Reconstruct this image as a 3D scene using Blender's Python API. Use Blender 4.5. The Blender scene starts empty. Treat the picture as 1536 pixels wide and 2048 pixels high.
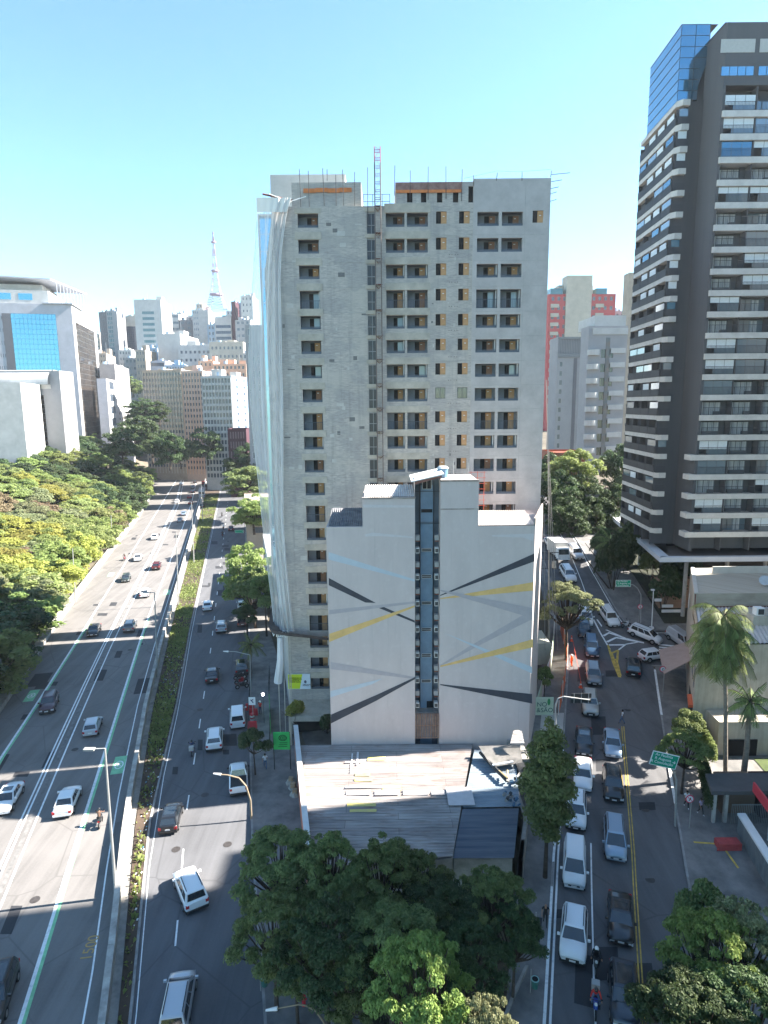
import bpy, math, random
import numpy as np
from mathutils import Vector, Matrix
random.seed(7)
S = bpy.context.scene
COL = S.collection
# ------------------------------------------------------------------ camera
FPX = 1262.0; PITCH = math.radians(9.7); ROLL = math.radians(0.5); CAMZ = 38.0
cam_d = bpy.data.cameras.new("camera"); cam = bpy.data.objects.new("camera", cam_d); COL.objects.link(cam)
cam_d.sensor_fit = 'VERTICAL'; cam_d.sensor_height = 36.0; cam_d.lens = FPX / 2048 * 36.0
cam_d.clip_start = 0.5; cam_d.clip_end = 9000
def ray(px, py):
    u = (px - 768) / FPX; v = (py - 1024) / FPX
    c, s = math.cos(ROLL), math.sin(ROLL)
    u2 = u * c - v * s; v2 = u * s + v * c
    return Vector((u2, math.cos(PITCH) - v2 * math.sin(PITCH), -math.sin(PITCH) - v2 * math.cos(PITCH)))
_f = ray(768, 1024); _x = (ray(868, 1024) - ray(768, 1024)).normalized(); _y = (ray(768, 924) - ray(768, 1024)).normalized()
M = Matrix((_x, _y, -_f.normalized())).transposed().to_4x4(); M.translation = Vector((0, 0, CAMZ))
cam.matrix_world = M; S.camera = cam
S.render.resolution_x = 768; S.render.resolution_y = 1024
# ------------------------------------------------------------------ sun, sky, exposure
SUN_AZ = math.radians(9.0)      # angle from +X towards +Y of the direction to the sun
SUN_EL = math.radians(38.0)
sd = Vector((math.cos(SUN_EL) * math.cos(SUN_AZ), math.cos(SUN_EL) * math.sin(SUN_AZ), math.sin(SUN_EL)))
sun_d = bpy.data.lights.new("sun", 'SUN'); sun = bpy.data.objects.new("sun", sun_d); COL.objects.link(sun)
sun_d.energy = 5.0; sun_d.angle = math.radians(0.5); sun_d.color = (1.0, 0.93, 0.84)
sun.rotation_euler = sd.to_track_quat('Z', 'Y').to_euler(); sun.location = (60, 0, 120)
W = bpy.data.worlds.new("World"); S.world = W; W.use_nodes = True
nt = W.node_tree; nt.nodes.clear()
sky = nt.nodes.new('ShaderNodeTexSky'); sky.sky_type = 'NISHITA'; sky.sun_disc = False
sky.sun_elevation = SUN_EL; sky.sun_rotation = math.radians(90) - SUN_AZ
sky.air_density = 1.0; sky.dust_density = 0.2; sky.ozone_density = 2.2; sky.altitude = 700
tint = nt.nodes.new('ShaderNodeMix'); tint.data_type = 'RGBA'; tint.blend_type = 'MULTIPLY'; tint.inputs[0].default_value = 1.0
tint.inputs[7].default_value = (0.80, 0.995, 0.98, 1)
bg = nt.nodes.new('ShaderNodeBackground'); bg.inputs[1].default_value = 0.07
out = nt.nodes.new('ShaderNodeOutputWorld')
nt.links.new(sky.outputs[0], tint.inputs[6]); nt.links.new(tint.outputs[2], bg.inputs[0]); nt.links.new(bg.outputs[0], out.inputs[0])
S.view_settings.view_transform = 'Standard'; S.view_settings.look = 'None'; S.view_settings.gamma = 1
S.view_settings.exposure = 2.48
# ------------------------------------------------------------------ helpers
def sm(t):
    t = max(0., min(1., t)); return t * t * (3 - 2 * t)
def lin(y, K):
    if y <= K[0][0]: a, b = K[0], K[1]
    elif y >= K[-1][0]: a, b = K[-2], K[-1]
    else:
        for a, b in zip(K, K[1:]):
            if y <= b[0]: break
    return a[1] + (y - a[0]) * (b[1] - a[1]) / (b[0] - a[0])
PROF = [(-60, 0), (45, 0), (58, 1.2), (72, 2.5), (80, 3.5), (88, 5.5), (100, 9.5), (110, 12), (130, 15), (160, 18), (300, 26), (500, 30), (3000, 30)]
HWL = [(0, -27), (33.5, -36.7), (73.8, -48.4), (104, -57.1), (132, -64.2), (175, -75), (215, -84.5), (280, -103), (380, -138), (480, -182)]
HWR = [(0, -8.2), (33.5, -17.2), (52.5, -23.5), (74.7, -29.9), (103.7, -37.2), (209.5, -62.8), (280, -80), (380, -106), (480, -141)]
AVL = [(0, -6.8), (33.5, -16.1), (52.4, -21.8), (77.4, -27.2), (103.6, -33.5), (191.9, -53.4), (270, -71), (380, -98), (480, -133)]
AVR = [(0, 0.3), (33.4, -7.7), (49, -11.7), (77.3, -17.9), (105.8, -23.9), (191.4, -43), (270, -59), (380, -86), (480, -121)]
GRN2 = [(33.5, -33.4), (63.5, -42.2), (77.8, -45.5), (103.6, -51.8), (149, -63.1), (256, -90)]
GRN1 = [(33.7, -23.0), (45.7, -26.2), (74.8, -33.9), (103.3, -41.4), (151.2, -52.8), (244.8, -75.5), (330, -98)]
DBL = [(30, -27.3), (45.7, -31.6), (56.3, -34.5), (77.7, -40.2), (103.4, -46.8), (164.9, -61.3), (248.9, -82.5), (330, -106)]
DSH = [(20, -10.8), (40.2, -15.4), (53.8, -18.9), (68.5, -22.0), (96.6, -28.0), (114.3, -32.0), (270, -67)]
KL = [(20, 6.0), (33.2, 9.7), (48.5, 14.4), (62, 18.9), (78, 24.0), (88.8, 26.4), (100, 27.2), (113, 28.0), (135, 29.5), (170, 32)]
KR = [(20, 17.5), (33.1, 20.5), (38.3, 21.9), (48.2, 25.2), (58.8, 28.7), (68.1, 31.9), (78.4, 35.4)]
KR2 = [(87, 35.6), (91.2, 35.1), (101.3, 34.9), (118.8, 36.0), (145, 38.5), (170, 41)]
YEL = [(20, 12.6), (33.2, 15.8), (48.2, 21.0), (62, 25.4), (77.1, 30.3)]
def hg(x, y):
    z = lin(y, PROF) * sm((x + 2 + max(0, (y - 90)) * .18) / 14)
    d = lin(y, HWL) - x
    z += sm((d - 4) / 30) * (9 * sm((y - 80) / 90) + 7 * sm((y - 180) / 110))
    z += 45 * sm((y - 480) / 500)
    return z
def at(px, py, Y):
    d = ray(px, py); t = Y / d.y
    return Vector((d.x * t, Y, CAMZ + d.z * t))
def G(px, py, z=0.0):
    d = ray(px, py); t = (z - CAMZ) / d.z
    return Vector((d.x * t, d.y * t, z))
def GT(px, py, dz=0.0):
    d = ray(px, py); t = 5.0
    while t < 3000:
        x, y, z = d.x * t, d.y * t, CAMZ + d.z * t
        if z <= hg(x, y) + dz: break
        t *= 1.0015
    return Vector((x, y, hg(x, y)))
# ---- materials
MATS = {}
def mat(name, col, rough=0.8, metal=0.0, var=0.0, scale=1.0, col2=None, bump=0.0, spec=0.4, coat=0.0, alpha=1.0, emit=None, detail=4, stretch=None, thr=None):
    if name in MATS: return MATS[name]
    m = bpy.data.materials.new(name); m.use_nodes = True; n = m.node_tree; MATS[name] = m
    b = n.nodes['Principled BSDF']; b.inputs['Roughness'].default_value = rough; b.inputs['Metallic'].default_value = metal
    b.inputs['Specular IOR Level'].default_value = spec; b.inputs['Coat Weight'].default_value = coat; b.inputs['Coat Roughness'].default_value = 0.05
    b.inputs['Alpha'].default_value = alpha
    c = (*col, 1); b.inputs['Base Color'].default_value = c
    if emit: b.inputs['Emission Color'].default_value = (*emit[:3], 1); b.inputs['Emission Strength'].default_value = emit[3]
    if var > 0 or col2 or bump:
        tc = n.nodes.new('ShaderNodeTexCoord'); mp = n.nodes.new('ShaderNodeMapping')
        if stretch: mp.inputs['Scale'].default_value = stretch
        n.links.new(tc.outputs['Object'], mp.inputs[0])
        no = n.nodes.new('ShaderNodeTexNoise'); no.inputs['Scale'].default_value = scale; no.inputs['Detail'].default_value = detail; no.inputs['Roughness'].default_value = .65
        n.links.new(mp.outputs[0], no.inputs[0])
        r = n.nodes.new('ShaderNodeValToRGB')
        a, z = thr or (.3, .7)
        r.color_ramp.elements[0].position = a; r.color_ramp.elements[1].position = z
        c2 = col2 or tuple(x * (1 + var) for x in col); c1 = col if col2 else tuple(x * (1 - var) for x in col)
        r.color_ramp.elements[0].color = (*c1, 1); r.color_ramp.elements[1].color = (*c2, 1)
        n.links.new(no.outputs[0], r.inputs[0]); n.links.new(r.outputs[0], b.inputs['Base Color'])
        if bump:
            bp = n.nodes.new('ShaderNodeBump'); bp.inputs['Strength'].default_value = bump; bp.inputs['Distance'].default_value = .1
            n.links.new(no.outputs[0], bp.inputs['Height']); n.links.new(bp.outputs[0], b.inputs['Normal'])
    return m
def nodes_of(m):
    return m.node_tree.nodes, m.node_tree.links, m.node_tree.nodes['Principled BSDF']
def mixc(n, l, fac, a, b, mode='MIX'):
    x = n.new('ShaderNodeMix'); x.data_type = 'RGBA'; x.blend_type = mode
    if isinstance(fac, (int, float)): x.inputs[0].default_value = fac
    else: l.new(fac, x.inputs[0])
    for i, v in ((6, a), (7, b)):
        if isinstance(v, tuple): x.inputs[i].default_value = (*v, 1)
        else: l.new(v, x.inputs[i])
    return x.outputs[2]
def noise(n, l, vec, scale, detail=4, lo=.3, hi=.7, rough=.6):
    t = n.new('ShaderNodeTexNoise'); t.inputs['Scale'].default_value = scale; t.inputs['Detail'].default_value = detail; t.inputs['Roughness'].default_value = rough
    l.new(vec, t.inputs[0]); r = n.new('ShaderNodeMapRange'); r.inputs[1].default_value = lo; r.inputs[2].default_value = hi
    l.new(t.outputs[0], r.inputs[0]); return r.outputs[0]
def mapping(n, l, src, scale=(1, 1, 1), rot=(0, 0, 0)):
    m = n.new('ShaderNodeMapping'); m.inputs['Scale'].default_value = scale; m.inputs['Rotation'].default_value = rot; l.new(src, m.inputs[0]); return m.outputs[0]
def math2(n, l, op, a, b):
    x = n.new('ShaderNodeMath'); x.operation = op
    for i, v in enumerate((a, b)):
        if isinstance(v, (int, float)): x.inputs[i].default_value = v
        else: l.new(v, x.inputs[i])
    return x.outputs[0]
def facade_uv(n, l):
    tc = n.new('ShaderNodeTexCoord'); sp = n.new('ShaderNodeSeparateXYZ'); l.new(tc.outputs['Object'], sp.inputs[0])
    a = n.new('ShaderNodeMath'); a.operation = 'ADD'; l.new(sp.outputs[0], a.inputs[0]); l.new(sp.outputs[1], a.inputs[1])
    cb = n.new('ShaderNodeCombineXYZ'); l.new(a.outputs[0], cb.inputs[0]); l.new(sp.outputs[2], cb.inputs[1]); return tc.outputs['Object'], cb.outputs[0]
# ---- objects
def tag(o, label=None, cat=None, group=None, kind=None):
    if label: o['label'] = label
    if cat: o['category'] = cat
    if group: o['group'] = group
    if kind: o['kind'] = kind
    return o
def empty(name, loc, rz=0.0, label=None, cat=None, group=None):
    o = bpy.data.objects.new(name, None); COL.objects.link(o); o.location = loc; o.rotation_euler = (0, 0, rz); o.empty_display_size = .5
    return tag(o, label, cat, group)
def rootloc(o):
    while o.parent: o = o.parent
    return o.location
class MB:
    def __init__(s, T=None): s.v = []; s.f = []; s.m = []; s.T = T
    def p(s, pts):
        b = len(s.v)
        for q in pts: s.v.append(tuple(s.T(*q)) if s.T else tuple(q))
        return b
    def poly(s, pts, m=0):
        b = s.p(pts); s.f.append(tuple(range(b, b + len(pts)))); s.m.append(m); return s
    def box(s, x0, y0, z0, x1, y1, z1, m=0):
        b = s.p([(x0, y0, z0), (x1, y0, z0), (x1, y1, z0), (x0, y1, z0), (x0, y0, z1), (x1, y0, z1), (x1, y1, z1), (x0, y1, z1)])
        for q in ((3, 2, 1, 0), (4, 5, 6, 7), (0, 1, 5, 4), (1, 2, 6, 5), (2, 3, 7, 6), (3, 0, 4, 7)):
            s.f.append(tuple(b + i for i in q)); s.m.append(m)
        return s
    def hexa(s, lo, hi, m=0):
        b = s.p(list(lo) + list(hi)); n = len(lo)
        s.f.append(tuple(b + i for i in reversed(range(n)))); s.m.append(m)
        s.f.append(tuple(b + n + i for i in range(n))); s.m.append(m)
        for i in range(n):
            j = (i + 1) % n; s.f.append((b + i, b + j, b + n + j, b + n + i)); s.m.append(m)
        return s
    def prism(s, pts, z0, z1, m=0):
        return s.hexa([(x, y, z0) for x, y in pts], [(x, y, z1) for x, y in pts], m)
    def tube(s, a, b, r0, r1=None, n=6, m=0, cap=True):
        r1 = r0 if r1 is None else r1; a = Vector(a); b = Vector(b); d = (b - a)
        if d.length < 1e-6: return s
        d.normalize(); u = d.orthogonal().normalized(); w = d.cross(u)
        A = [a + (u * math.cos(t) + w * math.sin(t)) * r0 for t in [2 * math.pi * i / n for i in range(n)]]
        B = [b + (u * math.cos(t) + w * math.sin(t)) * r1 for t in [2 * math.pi * i / n for i in range(n)]]
        k = s.p([tuple(q) for q in A + B])
        for i in range(n):
            j = (i + 1) % n; s.f.append((k + i, k + j, k + n + j, k + n + i)); s.m.append(m)
        if cap:
            s.f.append(tuple(k + i for i in reversed(range(n)))); s.m.append(m)
            s.f.append(tuple(k + n + i for i in range(n))); s.m.append(m)
        return s
    def path(s, pts, r, n=6, m=0, r1=None):
        L = len(pts) - 1
        for i in range(L):
            ra = r if r1 is None else r + (r1 - r) * i / L; rb = r if r1 is None else r + (r1 - r) * (i + 1) / L
            s.tube(pts[i], pts[i + 1], ra, rb, n, m)
        return s
    def build(s, name, mats, parent=None, smooth=False, mesh_only=False):
        if not isinstance(mats, (list, tuple)): mats = [mats]
        me = bpy.data.meshes.new(name)
        off = rootloc(parent) if parent else Vector((0, 0, 0))
        v = [(a[0] - off[0], a[1] - off[1], a[2] - off[2]) for a in s.v]
        me.from_pydata(v, [], s.f); me.polygons.foreach_set('material_index', s.m)
        for q in mats: me.materials.append(q)
        if smooth: me.polygons.foreach_set('use_smooth', [True] * len(s.f))
        me.update()
        if mesh_only: return me
        return link(name, me, parent)
def link(name, me, parent=None, loc=None, rot=None):
    o = bpy.data.objects.new(name, me); COL.objects.link(o)
    if parent: o.parent = parent
    if loc is not None: o.location = loc
    if rot is not None: o.rotation_euler = rot
    return o
def struct(name, mb, mats, label=None): return tag(mb.build(name, mats), label or None, None, None, 'structure')
def ribbon(mb, La, Lb, y0, y1, dz, step=4.0, m=0, oa=0.0, ob=0.0, fz=None):
    """sheet between two plan curves x(y), following the ground at height dz"""
    n = max(1, int(math.ceil((y1 - y0) / step))); ys = [y0 + (y1 - y0) * i / n for i in range(n + 1)]
    fa = La if callable(La) else (lambda y: lin(y, La)); fb = Lb if callable(Lb) else (lambda y: lin(y, Lb))
    fz = fz or hg
    R = [((fa(y) + oa), y, (fb(y) + ob)) for y in ys]
    for (a, y, b), (a2, y2, b2) in zip(R, R[1:]):
        mb.poly([(a, y, fz(a, y) + dz), (b, y, fz(b, y) + dz), (b2, y2, fz(b2, y2) + dz), (a2, y2, fz(a2, y2) + dz)], m)
def strip_poly(mb, pts, w, dz, m=0):
    """painted line of width w along world points on the ground"""
    P = [Vector((p[0], p[1], 0)) for p in pts]; Q = []
    for a, b in zip(P, P[1:]):
        n = max(1, int((b - a).length / 2.5))
        for i in range(n): Q.append(a + (b - a) * i / n)
    Q.append(P[-1]); L = []; Rr = []
    for i, q in enumerate(Q):
        d = (Q[min(i + 1, len(Q) - 1)] - Q[max(i - 1, 0)]).normalized(); nn = Vector((-d.y, d.x, 0)) * w / 2
        a = q + nn; b = q - nn
        L.append((a.x, a.y, hg(a.x, a.y) + dz)); Rr.append((b.x, b.y, hg(b.x, b.y) + dz))
    for i in range(len(Q) - 1): mb.poly([L[i], Rr[i], Rr[i + 1], L[i + 1]], m)
_TX = {}
def text_mesh(txt, size, align='LEFT'):
    k = (txt, size, align)
    if k not in _TX:
        c = bpy.data.curves.new('lettering', 'FONT'); c.body = txt; c.size = size; c.extrude = .01; c.align_x = align; c.space_line = .95
        o = bpy.data.objects.new('tmp', c); COL.objects.link(o); bpy.context.view_layer.update()
        me = bpy.data.meshes.new_from_object(o.evaluated_get(bpy.context.evaluated_depsgraph_get()))
        bpy.data.objects.remove(o); bpy.data.curves.remove(c); _TX[k] = me
    return _TX[k]
def lettering(parent, txt, size, m, loc, rot, align='LEFT', name='lettering'):
    me = text_mesh(txt, size, align).copy(); me.materials.clear(); me.materials.append(m)
    o = link(name, me, parent, Vector(loc) - rootloc(parent) if parent else loc, rot); return o
# ---- common materials
def asphalt_mat(name, c, patch=.25, seed=0):
    m = mat(name, c, .85, spec=.3); n, l, b = nodes_of(m)
    tc = n.new('ShaderNodeTexCoord').outputs['Object']
    fine = noise(n, l, tc, 6.0, 3, .2, .8); big = noise(n, l, mapping(n, l, tc, (.55, .02, 1), (0, 0, -.25 if seed == 0 else .31)), 1.6, 5, .35, .65); bl_ = noise(n, l, tc, .16, 5, .42, .6)
    a = mixc(n, l, fine, tuple(x * .8 for x in c), tuple(x * 1.2 for x in c)); d = mixc(n, l, big, tuple(x * (1 - patch) for x in c), tuple(x * (1 + patch) for x in c))
    e0 = mixc(n, l, .6, a, d); e = mixc(n, l, math2(n, l, 'MULTIPLY', bl_, .35), e0, tuple(x * 1.35 for x in c)); vo = n.new('ShaderNodeTexVoronoi'); vo.feature = 'DISTANCE_TO_EDGE'; vo.inputs['Scale'].default_value = .13; l.new(tc, vo.inputs['Vector'])
    st = n.new('ShaderNodeMapRange'); st.inputs[1].default_value = .0; st.inputs[2].default_value = .012; l.new(vo.outputs[0], st.inputs[0])
    f = mixc(n, l, st.outputs[0], tuple(x * .82 for x in c), e); l.new(f, b.inputs['Base Color'])
    return m
ASPH = asphalt_mat('asphalt', (.150, .142, .136), .28)
ASPH2 = asphalt_mat('asphalt_worn', (.105, .106, .112), .3)
CONC = mat('concrete', (.33, .32, .30), .9, var=.28, scale=.9, bump=.15)
CONCD = mat('weathered_concrete', (.16, .155, .145), .9, col2=(.36, .34, .31), scale=.7, detail=6, bump=.2)
PAVE = mat('pavement_concrete', (.12, .118, .115), .9, col2=(.22, .21, .20), scale=.55, detail=6, thr=(.35, .65))
KERB = mat('kerb_stone', (.30, .30, .29), .85, var=.3, scale=1.2)
WLINE = mat('white_road_paint', (.50, .52, .52), .7, col2=(.74, .75, .74), scale=2.5, thr=(.3, .5))
YLINE = mat('yellow_road_paint', (.28, .20, .05), .7, col2=(.62, .43, .08), scale=2.0, thr=(.3, .6))
GLINE = mat('green_road_paint', (.16, .40, .22), .7, col2=(.26, .58, .32), scale=1.5)
SOIL = mat('soil', (.06, .035, .022), .95, col2=(.19, .10, .06), scale=.5, detail=6)
GRASS = mat('grass_cover', (.035, .055, .018), .95, col2=(.10, .13, .04), scale=.9, detail=6)
CURTM = None
WHITE = mat('white_paint', (.72, .72, .71), .75, var=.08, scale=.5)
DARK = mat('dark_metal', (.03, .032, .035), .5, spec=.5)
STEEL = mat('galvanised_steel', (.38, .39, .40), .45, .5, var=.15, scale=2)
RUST = mat('rusty_steel', (.16, .06, .04), .8, var=.3, scale=3)
GLASS = mat('window_glass', (.035, .045, .055), .06, spec=.9, coat=.4)
BLACK = mat('black_opening', (.012, .013, .015), .9)
# ================================================================== GROUND AND ROADS
xs = [-900, -600, -420, -320, -260] + list(range(-220, -60, 8)) + list(range(-60, 64, 4)) + [64, 80, 100, 130, 180, 260, 400, 700]
ys = [-60, -20, 0] + list(range(10, 132, 3)) + list(range(132, 300, 12)) + list(range(300, 1000, 40)) + [1000, 1300, 1800, 2600, 4500]
mb = MB(); nx = len(xs)
for y in ys:
    for x in xs: mb.v.append((x, y, hg(x, y) - .16))
for j in range(len(ys) - 1):
    for i in range(nx - 1): mb.f.append((j * nx + i, j * nx + i + 1, (j + 1) * nx + i + 1, (j + 1) * nx + i)); mb.m.append(0)
gm = mat('earth_ground', (.075, .062, .045), .95, col2=(.15, .13, .095), scale=.12, detail=8)
struct('ground', mb, gm)
mb = MB(); ribbon(mb, HWL, HWR, 8, 470, 0.0, 5); struct('expressway_road', mb, ASPH)
mb = MB(); ribbon(mb, AVL, AVR, 8, 470, 0.0, 5); struct('avenue_road', mb, ASPH2)
mb = MB(); ribbon(mb, KL, KR, 20, 45, 0.0, 2.5); ribbon(mb, KL, KR, 45, 78.4, 0.0, 1.3); ribbon(mb, KL, lambda y: 35.5, 78.4, 87, 0.0, 2); ribbon(mb, KL, KR2, 87, 168, 0.0, 2.5)
ribbon(mb, lambda y: 35.5, lambda y: 90, 79.2, 86.4, 0.002, 2)
struct('side_street_road', mb, asphalt_mat('asphalt_side', (.105, .104, .107), .32, 1))
# median strip with soil, kerbs
mb = MB(); ribbon(mb, HWR, AVL, 8, 470, .12, 4, 0, .35, -.12)
med = mat('median_soil', (.035, .026, .020), .95, col2=(.10, .07, .05), scale=.35, detail=7)
struct('median_strip', mb, med)
def kerb(mb, K, y0, y1, o0, o1, h=.14, step=3.0):
    n = max(1, int((y1 - y0) / step)); Y = [y0 + (y1 - y0) * i / n for i in range(n + 1)]
    for a, b in zip(Y, Y[1:]):
        xa, xb = lin(a, K), lin(b, K); za, zb = hg(xa, a), hg(xb, b)
        mb.hexa([(xa + o0, a, za - .1), (xa + o1, a, za - .1), (xb + o1, b, zb - .1), (xb + o0, b, zb - .1)],
                [(xa + o0, a, za + h), (xa + o1, a, za + h), (xb + o1, b, zb + h), (xb + o0, b, zb + h)])
mb = MB(); kerb(mb, AVL, 8, 470, -.14, .05, .16); kerb(mb, AVR, 8, 470, -.05, .15, .15)
kerb(mb, KL, 20, 168, -.15, .04, .15); kerb(mb, KR, 20, 78.2, -.04, .15, .15); kerb(mb, KR2, 87.4, 168, -.04, .15, .15)
mb.box(35.4, 79.0, hg(36, 79), 60, 79.2, hg(36, 79) + .15); mb.box(35.6, 86.4, hg(36, 86) - .1, 60, 86.6, hg(36, 86) + .35)
struct('kerbs', mb, mat('kerb_worn', (.17, .165, .16), .85, col2=(.34, .33, .32), scale=1.1, detail=6))
# pavements
AVP = [(8, 4), (33.4, -1.2), (49, -6.6), (60, -5.0), (66, -10.5), (77.3, -12.6), (105.8, -20.5), (191.4, -38), (270, -50), (470, -110)]
mb = MB(); ribbon(mb, AVR, AVP, 8, 470, .12, 4, 0, .15)
struct('avenue_pavement', mb, PAVE)
KLP = [(20, 3.6), (33.2, 7.2), (46, 10.6), (60, 14.9), (71, 17.8), (88.8, 24.2), (100, 25.2), (113, 26.0), (168, 30)]
mb = MB(); ribbon(mb, KLP, KL, 20, 168, .12, 3, 0, 0, -.15); struct('side_street_pavement', mb, PAVE)
KRP = [(20, 24.5), (33, 25), (48, 30.5), (54, 33.5), (63.4, 35.2), (79, 41)]
mb = MB(); ribbon(mb, KR, KRP, 20, 79, .12, 3, 0, .15, 3)
ribbon(mb, KR2, lambda y: lin(y, KR2) + 6.5, 87, 168, .12, 3, 0, .15); ribbon(mb, lambda y: 42, lambda y: 90, 86.6, 90, .2, 3)
struct('corner_pavement', mb, PAVE)
# pale square painted onto the pavement in place of sunlight falling there
mb = MB(); ribbon(mb, [(60, 15.6), (71, 18.9)], KL, 62.5, 68.6, .13, 2, 0, 0, -.2); struct('painted_sun_square', mb, mat('sunlit_pavement_paint', (.42, .40, .37), .85, var=.12, scale=.8))
# park soil
mb = MB()
PKL = [(20, 1.4), (33.4, -3.6), (40, -5.0), (49, -6.6), (53, -7.2)]
PKR = [(20, 3.4), (33.2, 7.0), (37, 9.4), (47, 10.6), (53, 12.4)]
ribbon(mb, PKL, PKR, 18, 53, .11, 2); struct('park_soil', mb, mat('park_soil', (.035, .030, .020), .95, col2=(.085, .065, .04), scale=.6, detail=6))
mb = MB(); kerb(mb, PKL, 18, 53, -.12, .08, .3, 2); kerb(mb, PKR, 18, 37, -.1, .12, .4, 2); struct('park_kerb', mb, CONCD)
# site ground between the buildings
mb = MB(); ribbon(mb, [(60, -5.5), (66, -9.5), (110, -15)], [(60, 14.8), (110, 25.9)], 53, 110, .08, 3); struct('lot_ground', mb, mat('lot_ground', (.08, .075, .07), .9, col2=(.2, .18, .16), scale=.4))
# markings
mb = MB()
def K2P(K, y0, y1, o=0.0): return [(lin(y, K) + o, y) for y in [y0 + (y1 - y0) * i / 30 for i in range(31)]]
def dashes(mb, K, y0, y1, on, off, w, dz=.008, o=0):
    y = y0
    while y < y1:
        strip_poly(mb, [(lin(y, K) + o, y), (lin(y + on, K) + o, y + on)], w, dz); y += on + off
for o in (-.5, -.12, .95): strip_poly(mb, K2P(DBL, 10, 440, o), .17, .008)
strip_poly(mb, K2P(GRN1, 10, 400, -.12), .26, .009); strip_poly(mb, K2P(GRN2, 12, 400, -.12), .26, .009)
strip_poly(mb, K2P(HWR, 8, 300, -1.75), .12, .008)
strip_poly(mb, K2P(AVL, 8, 400, .30), .07, .008)
dashes(mb, DSH, 31.5, 250, 2.3, 5.4, .13)
struct('white_lane_markings', mb, WLINE)
mb = MB(); strip_poly(mb, K2P(DBL, 10, 440, .45), .35, .007); struct('concrete_lane_joint', mb, mat('pale_joint', (.16, .155, .15), .9, var=.4, scale=1.5))
mb = MB()
strip_poly(mb, K2P(GRN1, 10, 110, .13), .24, .009); strip_poly(mb, K2P(GRN2, 12, 110, .13), .24, .009)
def motobox(cx, cy, sc=1.0):
    a = -.25; d = Vector((a, 1, 0)).normalized(); r = Vector((d.y, -d.x, 0)); P = Vector((cx, cy, 0))
    q = [P + r * sx * .62 * sc + d * sy * 1.75 * sc for sx, sy in ((-1, -1), (1, -1), (1, 1), (-1, 1))]
    mb.poly([(v.x, v.y, hg(v.x, v.y) + .010) for v in q])
    return P, d, r
boxes = [(GT(238, 1530), 1), (GT(63, 1392), 1), (GT(334, 1185), 1), (GT(222, 1149), 1)]
mb2 = MB()
for g_, s_ in boxes:
    P, d, r = motobox(g_.x, g_.y)
    ring = [P + r * .46 * math.cos(t) + d * .8 * math.sin(t) for t in [i * math.pi / 9 for i in range(18)]]
    inn = [P + r * .34 * math.cos(t) + d * .66 * math.sin(t) for t in [i * math.pi / 9 for i in range(18)]]
    for i in range(18):
        j = (i + 1) % 18; mb2.poly([(v.x, v.y, .016) for v in (ring[i], ring[j], inn[j], inn[i])])
    for sx, sy, w, h in ((0, -.25, .22, .06), (.0, .05, .08, .3), (-.12, .3, .1, .06), (.12, .3, .1, .06), (0, -.1, .2, .05)):
        c = P + r * sx + d * sy; mb2.poly([(v.x, v.y, .016) for v in (c - r * w - d * h, c + r * w - d * h, c + r * w + d * h, c - r * w + d * h)])
struct('green_lane_markings', mb, GLINE); struct('motorcycle_lane_emblems', mb2, WLINE)
# side street markings
mb = MB()
strip_poly(mb, K2P(YEL, 20, 66, -.11), .09, .022); strip_poly(mb, K2P(YEL, 20, 66, .12), .09, .022)
hat = [GT(*p) for p in ((1218, 1296), (1238, 1352))]
strip_poly(mb, [(p.x, p.y) for p in [GT(1216, 1291), GT(1226, 1325), GT(1239, 1355)]], .3, .026)
strip_poly(mb, [(p.x, p.y) for p in [GT(1223, 1305), GT(1241, 1355)]], .22, .026)
strip_poly(mb, [(p.x, p.y) for p in [GT(1236, 1301), GT(1234, 1325), GT(1241, 1352)]], .28, .024)
strip_poly(mb, [(p.x, p.y) for p in [GT(1220, 1308), GT(1236, 1302)]], .3, .028)
strip_poly(mb, [(p.x, p.y) for p in [GT(1226, 1322), GT(1237, 1318)]], .25, .030)
# driveway line on the right
strip_poly(mb, [(p.x, p.y) for p in [GT(1387, 1688), GT(1440, 1692)]], .18, .14)
strip_poly(mb, [(p.x, p.y) for p in [GT(1445, 1696), GT(1492, 1762)]], .18, .14)
struct('yellow_markings', mb, YLINE)
mb = MB()
def pl(pts, w, dz=.022): strip_poly(mb, [(GT(*p).x, GT(*p).y) for p in pts], w, dz)
pl([(1187, 1240), (1200, 1265), (1220, 1300)], .22); pl([(1194, 1240), (1207, 1258), (1250, 1277), (1288, 1286)], .22, .024)
pl([(1207, 1272), (1218, 1266), (1250, 1277)], .35, .026); pl([(1214, 1285), (1232, 1276), (1288, 1286)], .35, .028); pl([(1218, 1291), (1250, 1290)], .3, .026)
pl([(1237, 1301), (1252, 1289), (1275, 1286)], .2, .032)
for k in range(3): pl([(1318, 1290 + k * 5), (1352, 1293 + k * 5)], .32, .024)
strip_poly(mb, K2P(KL, 20, 60, .32), .16, .022)
strip_poly(mb, [(lin(y, KL) + 3.1 + (y - 36) * .0, y) for y in (30, 36, 42, 49)], .12, .022)
strip_poly(mb, K2P(KR2, 88, 160, -.3), .14, .024); strip_poly(mb, [(28.5 + (y - 88) * .085 + 2.6, y) for y in (92, 120, 160)], .12, .022)
struct('side_street_white_markings', mb, WLINE)
# white kerb paint on the right street edge
mb = MB()
for a, b in ((53.5, 59.5), (68, 78)): strip_poly(mb, [(lin(y, KR) + .06, y) for y in (a, (a + b) / 2, b)], .26, .158)
for a, b in ((33, 62),): strip_poly(mb, [(lin(y, KL) - .05, y) for y in (a, (a + b) / 2, b)], .2, .158)
struct('painted_kerb_top', mb, WLINE)
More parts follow.
